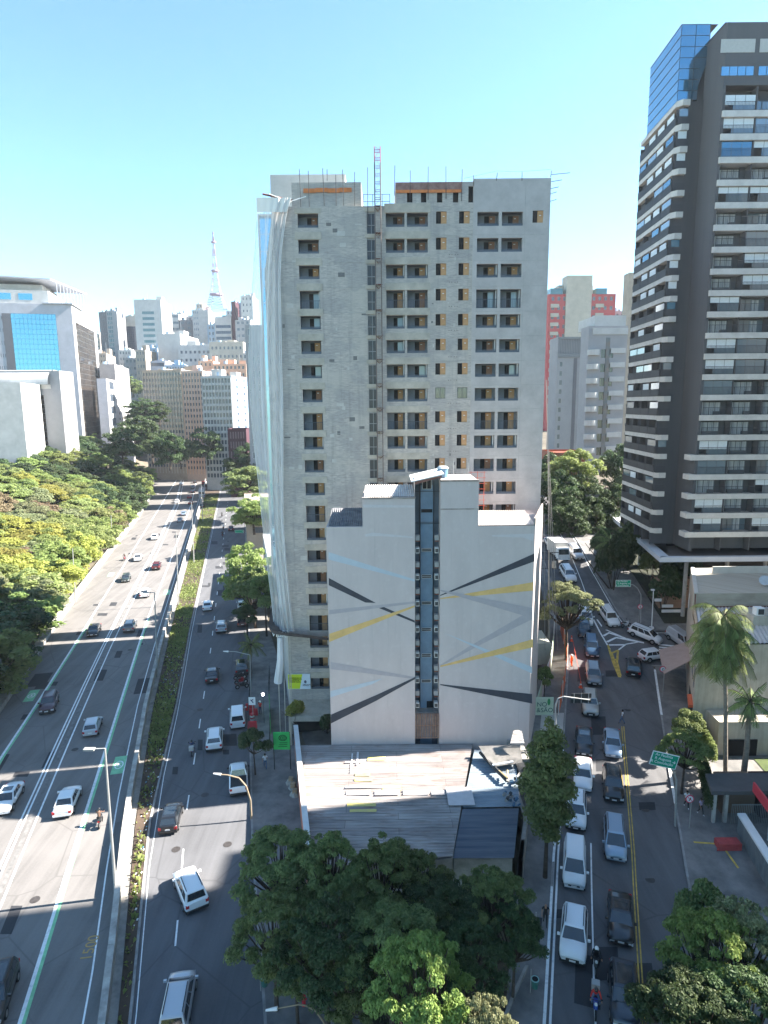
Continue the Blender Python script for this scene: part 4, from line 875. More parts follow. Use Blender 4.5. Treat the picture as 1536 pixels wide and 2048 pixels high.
# balcony kits
CURT = mat('white_curtain', (.62, .63, .63), .9, col2=(.24, .27, .32), scale=2.2, stretch=(3, 3, .05), thr=(.4, .62)); BLIND = mat('pale_blind', (.64, .69, .71), .9, var=.06, scale=3); WOOD = mat('timber_screen', (.26, .13, .06), .7, var=.2, scale=3)
TEAL = mat('clear_glass_panel', (.20, .27, .32), .06, .35, spec=.9, coat=.3); SKYG = mat('sky_blue_glass', (.06, .20, .32), .06, .5, spec=.9); RAILM = mat('rail_charcoal', (.045, .047, .055), .6)
def glaz(w, h, kind, seed):
    a = MB(); rr = random.Random(seed)
    if kind == 'curtain':
        a.box(0, 1.38, 0, w - .7, 1.42, h - .25, 0); 
        for i in range(5): a.box(i * (w - .75) / 4, 1.32, 0, i * (w - .75) / 4 + .06, 1.38, h - .25, 1)
        a.box(w - .7, 1.3, 0, w, 1.45, h, 3)
        a.box(.3 + rr.random() * 2, .6, 0, .65 + rr.random() * .1 + 2, 1.0, .5, 1)
    elif kind == 'blind':
        k = rr.random() * .3 + .35
        a.box(0, .10, h * k, w, .14, h - .05, 2); a.box(w * .28, .10, 0, w, .14, h * k, 2 if rr.random() < .5 else 4)
        for i in range(4): a.box(i * w / 3 - .02, .08, 0, i * w / 3 + .02, .10, h, 1)
    elif kind == 'glass':
        a.box(0, .10, 0, w, .14, h - .05, 4)
        for i in range(4): a.box(i * w / 3 - .02, .08, 0, i * w / 3 + .02, .10, h, 1)
        a.box(w * .1, .5, 0, w * .5, 1.2, .8, 2)
    elif kind == 'blue':
        a.box(0, .10, 0, w, .14, h - .05, 5)
        for i in range(4): a.box(i * w / 3 - .02, .08, 0, i * w / 3 + .02, .10, h, 1)
    elif kind == 'open':
        a.box(0, 1.4, 0, w, 1.42, h - .2, 4); a.box(w * .55, 1.36, 0, w * .8, 1.39, h - .3, 0)
        for i in range(4): a.box(i * w / 3 - .02, 1.33, 0, i * w / 3 + .03, 1.36, h - .2, 1)
    elif kind == 'wood':
        a.box(0, .10, 0, w * .6, .14, h - .05, 4); a.box(w * .6, .10, 0, w, .16, h - .05, 6)
    return a.build('balcony_glazing', [CURT, FRAMEM, BLIND, TWL, TEAL, SKYG, WOOD], mesh_only=True)
BW = 4.15; BH = PR - .78
KITS = {(k, s): glaz(BW - .25, BH, k, s) for k in ('curtain', 'blind', 'glass', 'blue', 'open', 'wood') for s in range(2)}
a = MB(); rail_mesh(BW - .1, 1.05, 0, -.02, a, .17); RM = a.build('railing', RAILM, mesh_only=True)
rr = random.Random(12)
BANDL = mat('side_band', (.50, .48, .455), .85, var=.12, scale=.8)
slabR = MB()
for k in range(0, 21):
    zs = zk[0] - k * PR                       # top of slab band
    ext = -.9 if k >= 16 else 0
    sb = MB(); sb.box(XF + .1 + (ext if k >= 16 else 0), RY - .25, zs - .75, 64, RY + 1.6, zs); sb.build('balcony_band', SLAB, root)
    for j in range(4):
        x0 = XF + .45 + j * BW
        kind = rr.choice(['curtain'] * 5 + ['blind', 'blind', 'glass', 'open']) if j else rr.choice(['curtain', 'curtain', 'blind', 'blind', 'glass', 'curtain'])
        if k == 2 and j == 0: kind = 'blue'
        g = link('balcony_glazing', KITS[(kind, rr.randrange(2))], root, Vector((x0, RY, zs)) - root.location); link('railing', RM, g, Vector((0, -.2, 0)))
        if k == 0: pass
fin = MB()
for j in range(5): fin.box(XF + .3 + j * BW, RY + .06, zbase, XF + .42 + j * BW, RY + 1.6, zk[0] + 2.9)
fin.build('party_walls', TWL, root)
# left facade: chamfered bands seen at a steep angle
DL = 13.5; Tl = lambda u, d, z: (XC + .045 * (DL - u) + d, LY + (DL - u), z)   # u runs from far (0) to near (DL)
slL = MB(); NB = 4; BWL = DL / NB
zkl = [at(1348, 252, LY).z, at(1307, 1055, LY).z]; NL = round((zkl[0] - zkl[1]) / PR); PL = (zkl[0] - zkl[1]) / NL
KL2 = {}
def glazL(kind, seed):
    a = MB(); rr_ = random.Random(seed); w = BWL - .2; h = PL - .78
    if kind == 'w': a.box(.05, .10, h * .38, w * .75, .14, h - .05, 2); a.box(0, .3, 0, w, .35, h * .4, 3)
    elif kind == 'b': a.box(.05, .10, .0, w * .8, .14, h - .05, 5)
    elif kind == 'd': a.box(0, 1.0, 0, w, 1.04, h - .05, 1)
    else: a.box(.05, .10, 0, w, .14, h - .05, 4)
    return a.build('side_window', [CURT, FRAMEM, BLIND, TWD, TEAL, SKYG, WOOD], mesh_only=True)
for kd in 'wbdg': KL2[kd] = glazL(kd, 1)
a = MB(); a.box(0, -.04, 0, BWL - .05, .0, 1.0); a.box(0, -.06, .98, BWL - .05, .02, 1.05); RL2 = a.build('railing', mat('rail_panel', (.03, .033, .04), .6, spec=.3), mesh_only=True)
angL = math.atan2(-1, .045) if False else 0
# rotation that maps local +x to direction (near - far) = (-.045, -1)
rotL = math.atan2(-1.0, -.045)
for k in range(-1, NL + 1):
    zs = zkl[0] - k * PL
    sb = MB()
    if k == -1: zs = zglass
    sb.hexa([Tl(0, -.0, zs - .62), Tl(DL, 0, zs - .62), Tl(DL, 1.7, zs - .62), Tl(0, 1.7, zs - .62)][::-1], [Tl(0, 0, zs), Tl(DL, 0, zs), Tl(DL, 1.7, zs), Tl(0, 1.7, zs)][::-1])
    sb.hexa([(XC, LY - .02, zs - .75), (XC + .55, LY - .7, zs - .75), (XC + 1.55, LY - .7, zs - .75), (XC + 1.55, LY, zs - .75)], [(XC, LY - .02, zs), (XC + .55, LY - .7, zs), (XC + 1.55, LY - .7, zs), (XC + 1.55, LY, zs)])
    sb.build('corner_band', BANDL, root)
    if k < 0: continue
    fr = MB(); fr.box(XC + .1, LY - .5, zs, XC + 1.5, LY - .46, zs + 1.0, 0)
    kd0 = rr.choice('wbdddg'); fr.box(XC + .3, LY - .4, zs, XC + 1.45, LY - .36, zs + PL - .8, {'w': 2, 'b': 3, 'd': 4, 'g': 1}[kd0]) if kd0 != 'd' else None
    fr.build('corner_glazing', [RAILM, TEAL, BLIND, SKYG, TWD], root)
    for j in range(NB):
        kd = rr.choice('wwwbgd' if k < 9 else 'wdggdd')
        p = Tl(j * BWL + .1, 0, zs); g = link('side_window', KL2[kd], root, Vector(p) - root.location, (0, 0, rotL)); link('railing', RL2, g)
mb = MB()
for j in range(NB + 1):
    q = Tl(j * BWL, .05, 0); mb.box(q[0] + .02, q[1] - .08, zbase, q[0] + 1.4, q[1] + .08, zkl[0] + PL - .8)
mb.box(XC + 1.2, LY + .3, zbase, XC + 1.5, LY + DL, zkl[0] + PL); mb.build('party_walls', TWD, root)
# canopy
zc_ = 16.2; P1 = G(1320, 1115, zc_); P0 = G(1207, 1018, zc_)
mb = MB(); CW = mat('canopy_white', (.55, .57, .60), .7, var=.05, scale=.5)
mb.hexa([(P1.x, P1.y, zc_ - .7), (74, P1.y, zc_ - .7), (74, P1.y + .8, zc_ - .7), (P1.x + .5, P1.y + .8, zc_ - .7)], [(P1.x, P1.y, zc_), (74, P1.y, zc_), (74, P1.y + .8, zc_), (P1.x + .5, P1.y + .8, zc_)])
mb.hexa([(P0.x, P0.y, zc_ - .7), (P1.x, P1.y, zc_ - .7), (P1.x + 1.6, P1.y + .8, zc_ - .7), (P0.x + 1.6, P0.y, zc_ - .7)], [(P0.x, P0.y, zc_), (P1.x, P1.y, zc_), (P1.x + 1.6, P1.y + .8, zc_), (P0.x + 1.6, P0.y, zc_)])
c = G(1283, 1068, zc_); mb.box(c.x - .1, c.y - .6, 9.5, c.x + 1.6, c.y + .6, zc_ + 1.0); c = G(1210, 1024, zc_); mb.box(c.x - .1, c.y - .5, 12, c.x + .6, c.y + .5, zc_ + .1)
mb.build('canopy_beam', CW, root)
mb = MB(); mb.poly([(P1.x + 1.4, P1.y + .8, zc_ - .1), (74, P1.y + .8, zc_ - .1), (74, P1.y + 8, zc_ - .1), (P1.x + 2.2, P1.y + 8, zc_ - .1)]); mb.poly([(P0.x + 1.6, P0.y, zc_ - .1), (P1.x + 1.6, P1.y + .8, zc_ - .1), (P1.x + 6, P1.y + 12, zc_ - .1), (P0.x + 6, P0.y, zc_ - .1)])
mb.build('canopy_deck', mat('deck_brown_grey', (.10, .09, .088), .85, var=.15, scale=.6), root)
for x in (XF + .1, 49.5, 55, 62): mb = MB(); mb.tube((x, RY + .5, 7), (x, RY + .5, zc_ - .6), .28, n=10); mb.build('column', CONC, root)
mb = MB(); mb.box(44, RY + 9, 7, 72, RY + 10, zc_ - .2, 0); mb.box(41.5, RY + 4, 7, 50, RY + 5, 11.5, 1); mb.box(41, RY + 3.3, 11.5, 52, RY + 4.9, 11.8, 1); mb.build('lobby', [mat('lobby_dark', (.03, .028, .026), .6), mat('lobby_terracotta', (.26, .15, .10), .8, col2=(.36, .24, .18), scale=1, stretch=(.3, 1, 4))], root)
# ------------------------------------------------------------------ low cream building on the corner
NY = 63.5; root = empty('corner_building', (40, NY, 1.8), 0, 'low cream corner building with stained walls and corrugated metal roof', 'building')
CREAM = mat('cream_wall', (.42, .385, .315), .9)
n, l, b = nodes_of(CREAM); ob, uv = facade_uv(n, l); s1 = noise(n, l, mapping(n, l, uv, (1.5, .12, 1)), 1.5, 6, .4, .75); s2 = noise(n, l, uv, .6, 5, .4, .7)
l.new(mixc(n, l, math2(n, l, 'MULTIPLY', s1, .45), mixc(n, l, s2, (.40, .365, .30), (.49, .45, .375)), (.20, .18, .145)), b.inputs['Base Color'])
STAIN = mat('stained_band', (.24, .21, .17), .9, col2=(.40, .36, .29), scale=1, stretch=(.3, .3, 1.2), detail=6)
xn = at(1396, 1300, NY).x; zn = at(1396, 1290, NY).z; FY = 73.0; xf_ = at(1388, 1190, FY).x; zf_ = at(1388, 1187, FY).z; BY = 85.0; xb_ = at(1376, 1168, BY).x
mb = MB()
mb.poly([(xn, NY, .5), (62, NY, .5), (62, NY, zn), (xn, NY, zn)]); mb.poly([(xf_, FY, .5), (xn, NY, .5), (xn, NY, zn), (xf_, FY, zn)])
mb.poly([(xf_, FY, zn - 1), (66, FY, zn - 1), (66, FY, zf_), (xf_, FY, zf_)]); zt = zf_
mb.poly([(xb_ + .2, BY, .5), (xf_, FY, .5), (xf_, FY, zf_), (xb_ + .2, BY, zf_)]); mb.poly([(xf_, FY, zf_ - .002), (66, FY, zf_ - .002), (66, BY, zf_ - .002), (xb_ + .2, BY, zf_ - .002)]); mb.poly([(66, BY, .5), (xb_ + .2, BY, .5), (xb_ + .2, BY, zf_), (66, BY, zf_)])
mb.build('walls', CREAM, root)
mb = MB(); mb.box(xb_ + 1.6, BY - 3.2, zf_, 66, BY - 3.0, zf_ + .95); mb.hexa([(xf_, FY, zf_), (xf_ + .5, FY, zf_), (xb_ + .7, BY, zf_), (xb_ + .2, BY, zf_)], [(xf_, FY, zf_ + .12), (xf_ + .5, FY, zf_ + .12), (xb_ + .7, BY, zf_ + .12), (xb_ + .2, BY, zf_ + .12)]); mb.build('roof_parapet', mat('parapet_cream', (.46, .43, .38), .9, col2=(.56, .53, .48), scale=.6), root)
mb = MB(); mb.box(xf_ + .35, FY - .04, zf_ - 1.55, xf_ + 9.8, FY - .005, zf_ - .05); mb.box(xf_ + 10.1, FY - .04, zf_ - 1.55, 64, FY - .005, zf_ - .05); mb.build('stained_panels', STAIN, root)
mb = MB(); mb.box(xf_ + .1, FY - .10, zf_ - 1.75, 64, FY - .045, zf_ - 1.6); mb.box(xf_ + .1, FY - .10, zf_ - 1.6, xf_ + .22, FY - .045, zf_ - .05); mb.box(xf_ + 9.9, FY - .10, zf_ - 1.6, xf_ + 10.02, FY - .045, zf_ - .05); mb.build('rusty_gutter', RUST, root)
TIN = mat('ribbed_metal_roof', (.42, .41, .42), .5, .3, col2=(.56, .54, .52), scale=.7)
mb = MB(); corrug(mb, [(xn + .3, NY + .1, zn + .1), (xf_ + .3, FY - .1, zn + 1.0), (62, FY - .1, zn + 1.0), (62, NY + .1, zn + .1)], 1, 60, .06); mb.build('metal_roof', TIN, root)
mb = MB(); mb.hexa([(xn - .05, NY - .1, zn - .1), (xn + .25, NY - .1, zn - .1), (xf_ + .25, FY, zn + .75), (xf_ - .05, FY, zn + .75)], [(xn - .05, NY - .1, zn + .15), (xn + .25, NY - .1, zn + .15), (xf_ + .25, FY, zn + 1.05), (xf_ - .05, FY, zn + 1.05)]); mb.build('verge', mat('verge_orange', (.42, .30, .20), .8, var=.2, scale=1), root)
dx = (xf_ - xn) / (FY - NY)
def wside(y0, y1, z0, z1, m, o=.03):
    a = MB(); xa0 = xn + dx * (y0 - NY); xa1 = xn + dx * (y1 - NY); a.hexa([(xa0 - o, y0, z0), (xa0 + .02, y0, z0), (xa1 + .02, y1, z0), (xa1 - o, y1, z0)], [(xa0 - o, y0, z1), (xa0 + .02, y0, z1), (xa1 + .02, y1, z1), (xa1 - o, y1, z1)]); return a
wside(64.6, 65.6, 7.2, 9.6, 0).build('window', FRAMEM, root); wside(67.0, 68.4, 7.4, 9.8, 0).build('window', FRAMEM, root)
wside(64.2, 69.5, 1.9, 5.2, 0).build('shop_opening', BLACK, root); wside(64.0, 66.6, 5.2, 5.5, 0, .5).build('shop_fascia', mat('fascia_orange', (.60, .13, .05), .6), root)
wside(79, 80, 11.3, 13.2, 0, .02).build('window', mat('pale_panel', (.6, .6, .58), .7), root)
aw = MB(); y0, y1 = 71.5, 77.5; xa0, xa1 = xf_ + dx * (y0 - FY), xf_ + (xb_ - xf_) / (BY - FY) * (y1 - FY)
aw.hexa([(xa0, y0, 7.3), (xa1, y1, 7.3), (xa1 - 3.4, y1 + .6, 6.0), (xa0 - 3.4, y0 - .8, 6.0)], [(xa0, y0, 7.4), (xa1, y1, 7.4), (xa1 - 3.4, y1 + .6, 6.1), (xa0 - 3.4, y0 - .8, 6.1)]); aw.build('awning', mat('awning_beige', (.33, .25, .22), .85, var=.1, scale=1), root)
for i, (px, py) in enumerate(((1517, 1222),)):
    c = at(px, py, NY + 5); r = empty('rooftop_air_conditioner', c, 0, 'boxy white air conditioner on a ledge above the metal roof', 'air conditioner'); mb = MB(); mb.box(c.x - .45, c.y - .4, c.z - .4, c.x + .45, c.y + .4, c.z + .45, 0); mb.box(c.x - .25, c.y - .43, c.z - .3, c.x + .4, c.y - .4, c.z + .35, 1); mb.build('casing', [WHITE, DARK], r)
    mb = MB(); mb.box(c.x - .9, c.y - .7, c.z - 1.6, c.x + 6, c.y + 2, c.z - .4); mb.build('plant_ledge', CREAM, root)
r = empty('satellite_dish', (at(1527, 1180, 76).x, 76, zf_), 0, 'round grey satellite dish on the flat cream roof', 'satellite dish'); mb = MB(); c = r.location; mb.tube((c.x, c.y, zf_), (c.x, c.y, zf_ + .6), .05, n=6); mb.tube((c.x, c.y, zf_ + .6), (c.x - .2, c.y - .35, zf_ + .8), .1, .62, 14); mb.build('dish', STEEL, r)
# lower white annex with loading bay
r = empty('white_annex', (40, 60, 1.5), 0, 'low white annex wall with dark garage opening behind the palms', 'building')
c = at(1425, 1440, 61); mb = MB(); mb.box(c.x + .5, 60.6, .5, 60, 63.4, at(1500, 1440, 61).z); mb.build('wall', CREAM, r); mb = MB(); mb.box(c.x + 1.6, 60.5, .6, c.x + 4.6, 60.62, at(1450, 1475, 61).z); mb.build('garage_opening', BLACK, r)
# ------------------------------------------------------------------ surrounding buildings
def wm(name, c, var=.08, sc=.3): return mat(name, c, .85, var=var, scale=sc, detail=5)
BWH = wm('facade_white', (.43, .425, .415), .14); BLI = wm('facade_lilac_and_shaded_white', (.38, .38, .42), .12); BCR = wm('facade_cream', (.41, .37, .31), .14); BBE = wm('facade_beige', (.34, .285, .23), .14); BPI = wm('facade_pink_beige', (.44, .33, .28)); BGR = wm('facade_grey', (.27, .27, .28)); BDG = wm('facade_dark_grey', (.12, .12, .135)); BRE = wm('facade_red', (.42, .075, .075)); BPE = wm('facade_peach', (.55, .36, .26)); BBL = wm('facade_blue_grey', (.26, .36, .46)); BMA = wm('facade_maroon', (.06, .02, .03))
MIR = mat('mirror_curtain_glass', (.14, .36, .48), .04, .9, spec=.8); MIRB = mat('brown_mirror_glass', (.34, .26, .20), .05, .85, col2=(.10, .08, .07), scale=.35, detail=6, thr=(.42, .6)); GRG = mat('green_tinted_glass', (.05, .13, .15), .08, .3, spec=.8); FAR = mat('far_window_glass', (.07, .09, .12), .12, spec=.8)
DKG = mat('dark_tinted_glass', (.02, .035, .07), .08, .3, spec=.8)
_wc = {}
def wmesh(nm, w, h, gm_, fm, mull=1):
    k = (nm, round(w, 2), round(h, 2), gm_.name, fm.name, mull)
    if k not in _wc:
        a = MB(); a.box(0, .22, 0, w, .25, h, 0); f = .07
        a.box(0, .16, 0, f, .22, h, 1); a.box(w - f, .16, 0, w, .22, h, 1); a.box(0, .16, 0, w, .22, f, 1); a.box(0, .16, h - f, w, .22, h, 1)
        for i in range(1, mull + 1): a.box(w * i / (mull + 1) - .03, .15, 0, w * i / (mull + 1) + .03, .22, h, 1)
        _wc[k] = a.build(nm, [gm_, fm], mesh_only=True)
    return _wc[k]
def face(root, mb, o, ang, W_, z0, z1, st, mi, cap=[100]):
    """one facade with real openings; st = dict(kind, n, fl, ww, wh, glass, frame, m0, m1)"""
    T = frame(o, ang); old = mb.T; mb.T = T; ops = []; k = st.get('kind', 'blank') if st else 'blank'
    if k == 'blank': facade(mb, 0, W_, z0 - o[2], z1 - o[2], [], .2, mi)
    else:
        fl = st['fl']; top = st.get('top', 1.2); bot = st.get('bot', 3.5); H_ = z1 - o[2]; zl = H_ - top; l0 = st.get('m0', .6); l1 = W_ - st.get('m1', .6)
        nf = max(1, int((zl - (z0 - o[2]) - bot) / fl)); nn = st.get('n', 1) if k == 'grid' else 1
        pw = (l1 - l0) / nn; ww = st.get('ww', .55) * pw if k == 'grid' else pw; wh = st.get('wh', .5) * fl
        if k == 'curtain':
            ops = [(l0, l1, z0 - o[2] + bot, zl)]; facade(mb, 0, W_, z0 - o[2], H_, ops, .3, mi)
            g = MB(T); g.poly([(l0, .3, z0 - o[2] + bot), (l1, .3, z0 - o[2] + bot), (l1, .3, zl), (l0, .3, zl)], 0); 
            nz = int((zl - (z0 - o[2] + bot)) / (fl / 2)); nx_ = max(2, int((l1 - l0) / 1.6)); hz = (zl - (z0 - o[2] + bot)) / nz
            g.build('glass_wall', st['glass'], root); g = MB(T)
            for i in range(nz + 1): z = z0 - o[2] + bot + i * hz; g.box(l0, .22, z - .05, l1, .29, z + .05)
            for i in range(nx_ + 1): x = l0 + (l1 - l0) * i / nx_; g.box(x - .04, .24, z0 - o[2] + bot, x + .04, .29, zl)
            g.build('mullions', st.get('frame', FRAMEM), root)
        else:
            for f in range(nf):
                zt = zl - f * fl
                for i in range(nn):
                    if st.get('skip') and i in st['skip']: continue
                    x = l0 + pw * i + (pw - ww) / 2; ops.append((x, x + ww, zt - wh, zt))
            facade(mb, 0, W_, z0 - o[2], H_, ops, .3, mi)
            me = wmesh('window', ww, wh, st.get('glass', FAR), st.get('frame', FRAMEM), st.get('mull', 1 if k == 'grid' else max(2, int(ww / 1.8)))); rest = MB(T)
            for (x, x2, za, zb_) in ops:
                if cap[0] > 0:
                    p = T(x, 0, za); link('window', me, root, Vector(p) - root.location, (0, 0, ang)); cap[0] -= 1
                else: rest.box(x, .22, za, x2, .25, zb_)
            if rest.v: tag(rest.build('small_windows', st.get('glass', FAR), root), kind='stuff')
            if st.get('balc'):
                bb = MB(T)
                for f in range(nf): zt = zl - f * fl - wh; bb.box(l0, -st['balc'], zt - .15, l1, 0, zt + .75)
                bb.build('balconies', st.get('balm', WHITE), root)
            if st.get('pil'):
                bb = MB(T)
                for i in range(nn + 1): bb.box(l0 + pw * i - .15, -.25, z0 - o[2] + bot, l0 + pw * i + .15, 0, zl + .3)
                bb.build('pilasters', st['pil'], root)
            if st.get('slabs'):
                bb = MB(T)
                for f in range(nf + 1): zt = zl - f * fl + .2; bb.box(l0 - .2, -.2, zt, l1 + .2, 0, zt + .25)
                bb.build('floor_bands', st['slabs'], root)
    mb.T = old
def bld(label, pxl, pxr, pyt, Y, depth, wall, front=None, side=None, ang=.227, zb=None, lab_side=None, roofstuff=True, pyref=None, name='city_building', left=None, wall2=None):
    a = at(pxl, pyt, Y); # left corner on front plane
    d = ray(pxr, pyref or pyt); ca, sa = math.cos(ang), math.sin(ang)
    # width so that the right corner projects at pxr
    r_ = d.x / d.y; w = (r_ * a.y - a.x) / (ca - r_ * sa)
    z1 = a.z; z0 = zb if zb is not None else hg(a.x, Y) - 2
    o = (a.x, a.y, z0); root = empty(name, o, 0, label, 'building'); mb = MB(); cap = [100]
    face(root, mb, o, ang, w, z0, z1, front, 0, cap)
    T = frame(o, ang); c = T(w, 0, 0); face(root, mb, (c[0], c[1], z0), ang + math.pi / 2, depth, z0, z1, side, 1 if wall2 else 0, cap)
    e = T(w, depth, 0); f = T(0, depth, 0)
    face(root, mb, (e[0], e[1], z0), ang + math.pi, w, z0, z1, None, 0, cap); face(root, mb, (f[0], f[1], z0), ang - math.pi / 2, depth, z0, z1, left, 0, cap)
    H_ = z1 - z0; mb.T = T; mb.poly([(0, 0, H_ - .5), (w, 0, H_ - .5), (w, depth, H_ - .5), (0, depth, H_ - .5)], 0)
    mb.build('walls', [wall] + ([wall2] if wall2 else []), root)
    if roofstuff:
        rr_ = random.Random(int(pxl * 7 + pyt))
        for k in range(3):
            m2 = MB(T); x = w * (.05 + .3 * k + .1 * rr_.random()); y = depth * (.15 + .4 * rr_.random()); m2.box(x, y, H_ - .5, x + w * .22, y + depth * .25, H_ + .8 + 3.0 * rr_.random()); m2.build('roof_plant', wall, root)
        m2 = MB(T); x = w * (.2 + .6 * rr_.random()); m2.tube((x, depth * .4, H_ - .5), (x, depth * .4, H_ + 4 + 7 * rr_.random()), .12, .06, 5); m2.build('roof_mast', STEEL, root)
        m2 = MB(T); x = w * (.15 + .6 * rr_.random()); m2.tube((x, depth * .2, H_ - .5), (x, depth * .2, H_ + 1.8), 1.1, n=10); m2.build('roof_tank', BBL, root)
    return root, T, w, H_
def g_(n, fl, ww=.5, wh=.5, **k): return dict(kind='grid', n=n, fl=fl, ww=ww, wh=wh, **k)
def b_(fl, wh=.5, **k): return dict(kind='band', fl=fl, wh=wh, **k)
# left side, nearest first
bld('white slab block with pale blue shaded edge at the far left of the park', -60, 40, 765, 215, 22, BWH, None, None, zb=0, roofstuff=False)
root, T, w, H_ = bld('low building with rounded white roof and brown mirrored glass front', -40, 118, 742, 240, 12, BGR, dict(kind='curtain', fl=3.4, m0=8, m1=6.5, top=9, bot=2, glass=MIRB, frame=BGR), dict(kind='blank'), ang=.05, zb=8, roofstuff=False)
mb = MB(T); n_ = 10; R_ = 5.5
for i in range(n_):
    a0, a1 = math.pi * .5 * i / n_, math.pi * .5 * (i + 1) / n_
    y0_, z0_ = 3.2 - R_ * math.sin(a1) * 1.0, H_ - R_ + R_ * math.cos(a1) + .4; y1_, z1_ = 3.2 - R_ * math.sin(a0), H_ - R_ + R_ * math.cos(a0) + .4
    mb.poly([(0, y0_, z0_), (w - 3.5, y0_, z0_), (w - 3.5, y1_, z1_), (0, y1_, z1_)])
mb.poly([(0, -.4, H_ - R_ + .4), (w - 3.5, -.4, H_ - R_ + .4), (w - 3.5, .0, H_ - R_ - 1.2), (0, .0, H_ - R_ - 1.2)]); mb.poly([(w - 3.5, -.4, H_ - R_ + .4), (w - 3.5, 3.2, H_ + .4), (w - 3.5, 3.2, H_ - 5), (w - 3.5, 0, H_ - R_ - 1.2)])
mb.box(0, 3.2, H_ - .4, w - 3.5, 20, H_ + .4); mb.build('rounded_roof', BWH, root, smooth=False)
root, T, w, H_ = bld('large white office block with blue mirrored glass panel and rooftop pergola', -70, 142, 604, 290, 52, BLI, g_(16, 5.5, .3, .3, m0=1, m1=28, top=5.5), dict(kind='curtain', fl=5, m0=5, m1=6, top=7, bot=2, glass=MIRB), zb=8, roofstuff=False, wall2=BWH)  # lilac front carries shade in its colour; the lit side wall stays white
u0 = w - 25.5; mb = MB(T); mb.poly([(u0, -.06, 12), (w - 7, -.06, 12), (w - 7, -.06, H_ - 4.4), (u0, -.06, H_ - 4.4)], 0); mb.build('blue_glass_wall', MIR, root)
mb = MB(T)
for i in range(int((H_ - 16.4) / 2.2) + 1): mb.box(u0, -.12, 12 + i * 2.2, w - 7, -.065, 12.12 + i * 2.2)
for i in range(12): x = u0 + i * 18.5 / 11; mb.box(x - .05, -.11, 12, x + .06, -.062, H_ - 4.4)
mb.build('blue_wall_mullions', mat('mullion_teal', (.08, .2, .28), .5), root)
mb = MB(T); mb.box(u0 - 3.6, -.1, 6, u0, -.01, H_ - 4.4); mb.box(w - 16, -.2, 0, w - 7, -.07, 34); mb.build('dark_strip', BDG, root)
mb = MB(T); mb.box(0, 3, H_, w - 10, 42, H_ + 6.2, 0); mb.box(6, 14, H_ + 6.2, w - 15, 40, H_ + 10.5, 0)
for k in range(3): mb.box(w - 40 + k * 8.8, 2.9, H_ + 2, w - 34.3 + k * 8.8, 2.98, H_ + 4.8, 1)
mb.build('penthouse', [BWH, MIR], root)
mb = MB(T); mb.hexa([(w - 42, 5, H_ + 12.4), (w - 9, 5, H_ + 11.4), (w - 1, 40, H_ + 10.8), (w - 42, 40, H_ + 12.4)], [(w - 42, 5, H_ + 13), (w - 9, 5, H_ + 12), (w - 1, 40, H_ + 11.4), (w - 42, 40, H_ + 13)])
for k in range(9): mb.box(w - 8 + k * .7, 10 + k * 3.3, H_, w - 7.7 + k * .7, 10.3 + k * 3.3, H_ + 11.3)
mb.box(w - 12, -1, H_ + .05, w + .8, 20, H_ + .6); mb.build('pergola_roof', mat('pergola_grey', (.40, .42, .46), .7), root)
bld('small lilac white block with dark vertical sign beside the white office block', 193, 212, 757, 310, 26, BLI, None, g_(1, 6, .5, .6, bot=6), zb=0, roofstuff=False, wall2=BWH)
bld('plain grey and white block behind the small lilac block', 198, 229, 728, 340, 46, BGR, None, g_(6, 3, .35, .4), zb=0, wall2=BWH)
bld('grey apartment slab just right of the big white office block', 186, 212, 706, 380, 30, BBE, g_(4, 3, .4, .4), g_(5, 3, .4, .4), zb=0)
# avenue fronts on the left
bld('tall beige residential slab with ribbed facade above the park trees', 283, 362, 741, 330, 30, BBE, g_(13, 2.9, .62, .55, frame=BCR, pil=BCR, m0=.3, m1=.3), g_(4, 2.9, .5, .5), ang=-.22, zb=0)
bld('pinkish residential slab between the beige slab and the white grid block', 362, 405, 742, 322, 22, BPI, g_(7, 2.9, .5, .5, pil=BPE, m0=.3, m1=.3), g_(4, 2.9, .4, .4), ang=-.18, zb=0)
bld('white gridded residential block above the avenue trees', 402, 462, 752, 285, 22, BWH, g_(9, 3, .72, .62, slabs=BWH, m0=.3, m1=.3, pil=BWH), g_(2, 3, .25, .4, m0=2), ang=-.12, zb=0, wall2=BBL)
bld('dark maroon building with graffiti like streaks at street level', 455, 492, 858, 262, 14, BMA, g_(6, 4, .5, .7, glass=mat('streaky_panel', (.45, .25, .25), .7, col2=(.03, .03, .08), scale=.5, stretch=(4, 4, .2))), None, ang=.1, zb=0, roofstuff=False)
# the hill behind
bld('blank white wall of the stepped hospital block', 314, 360, 668, 470, 40, BWH, None, g_(1, 4, .2, .2), ang=-.05, zb=20)
bld('long white stepped block with rows of small windows', 356, 440, 690, 460, 40, BWH, g_(9, 5.5, .5, .35, top=4), None, ang=.02, zb=20)
bld('cream stepped wing at the right end of the long white block', 418, 486, 684, 440, 40, BCR, g_(8, 5.5, .45, .35, top=3), None, ang=.02, zb=20)
bld('peach coloured small block below the white stepped block', 396, 426, 722, 370, 20, BPE, g_(3, 4, .35, .4), None, ang=0, zb=5)
bld('cream and peach long block behind the white gridded block', 424, 492, 728, 365, 20, BPE, g_(8, 4, .5, .4), None, ang=0, zb=5)
bld('slender dark and pale tower with glass spine on the ridge', 197, 213, 624, 560, 26, BDG, g_(3, 4, .4, .5), None, ang=.1, zb=30, wall2=BGR)
bld('pale half of the slender ridge tower with blue glass spine', 212, 233, 622, 556, 24, BGR, g_(3, 3.6, .8, .7, glass=GRG, m1=4), None, ang=.1, zb=30)
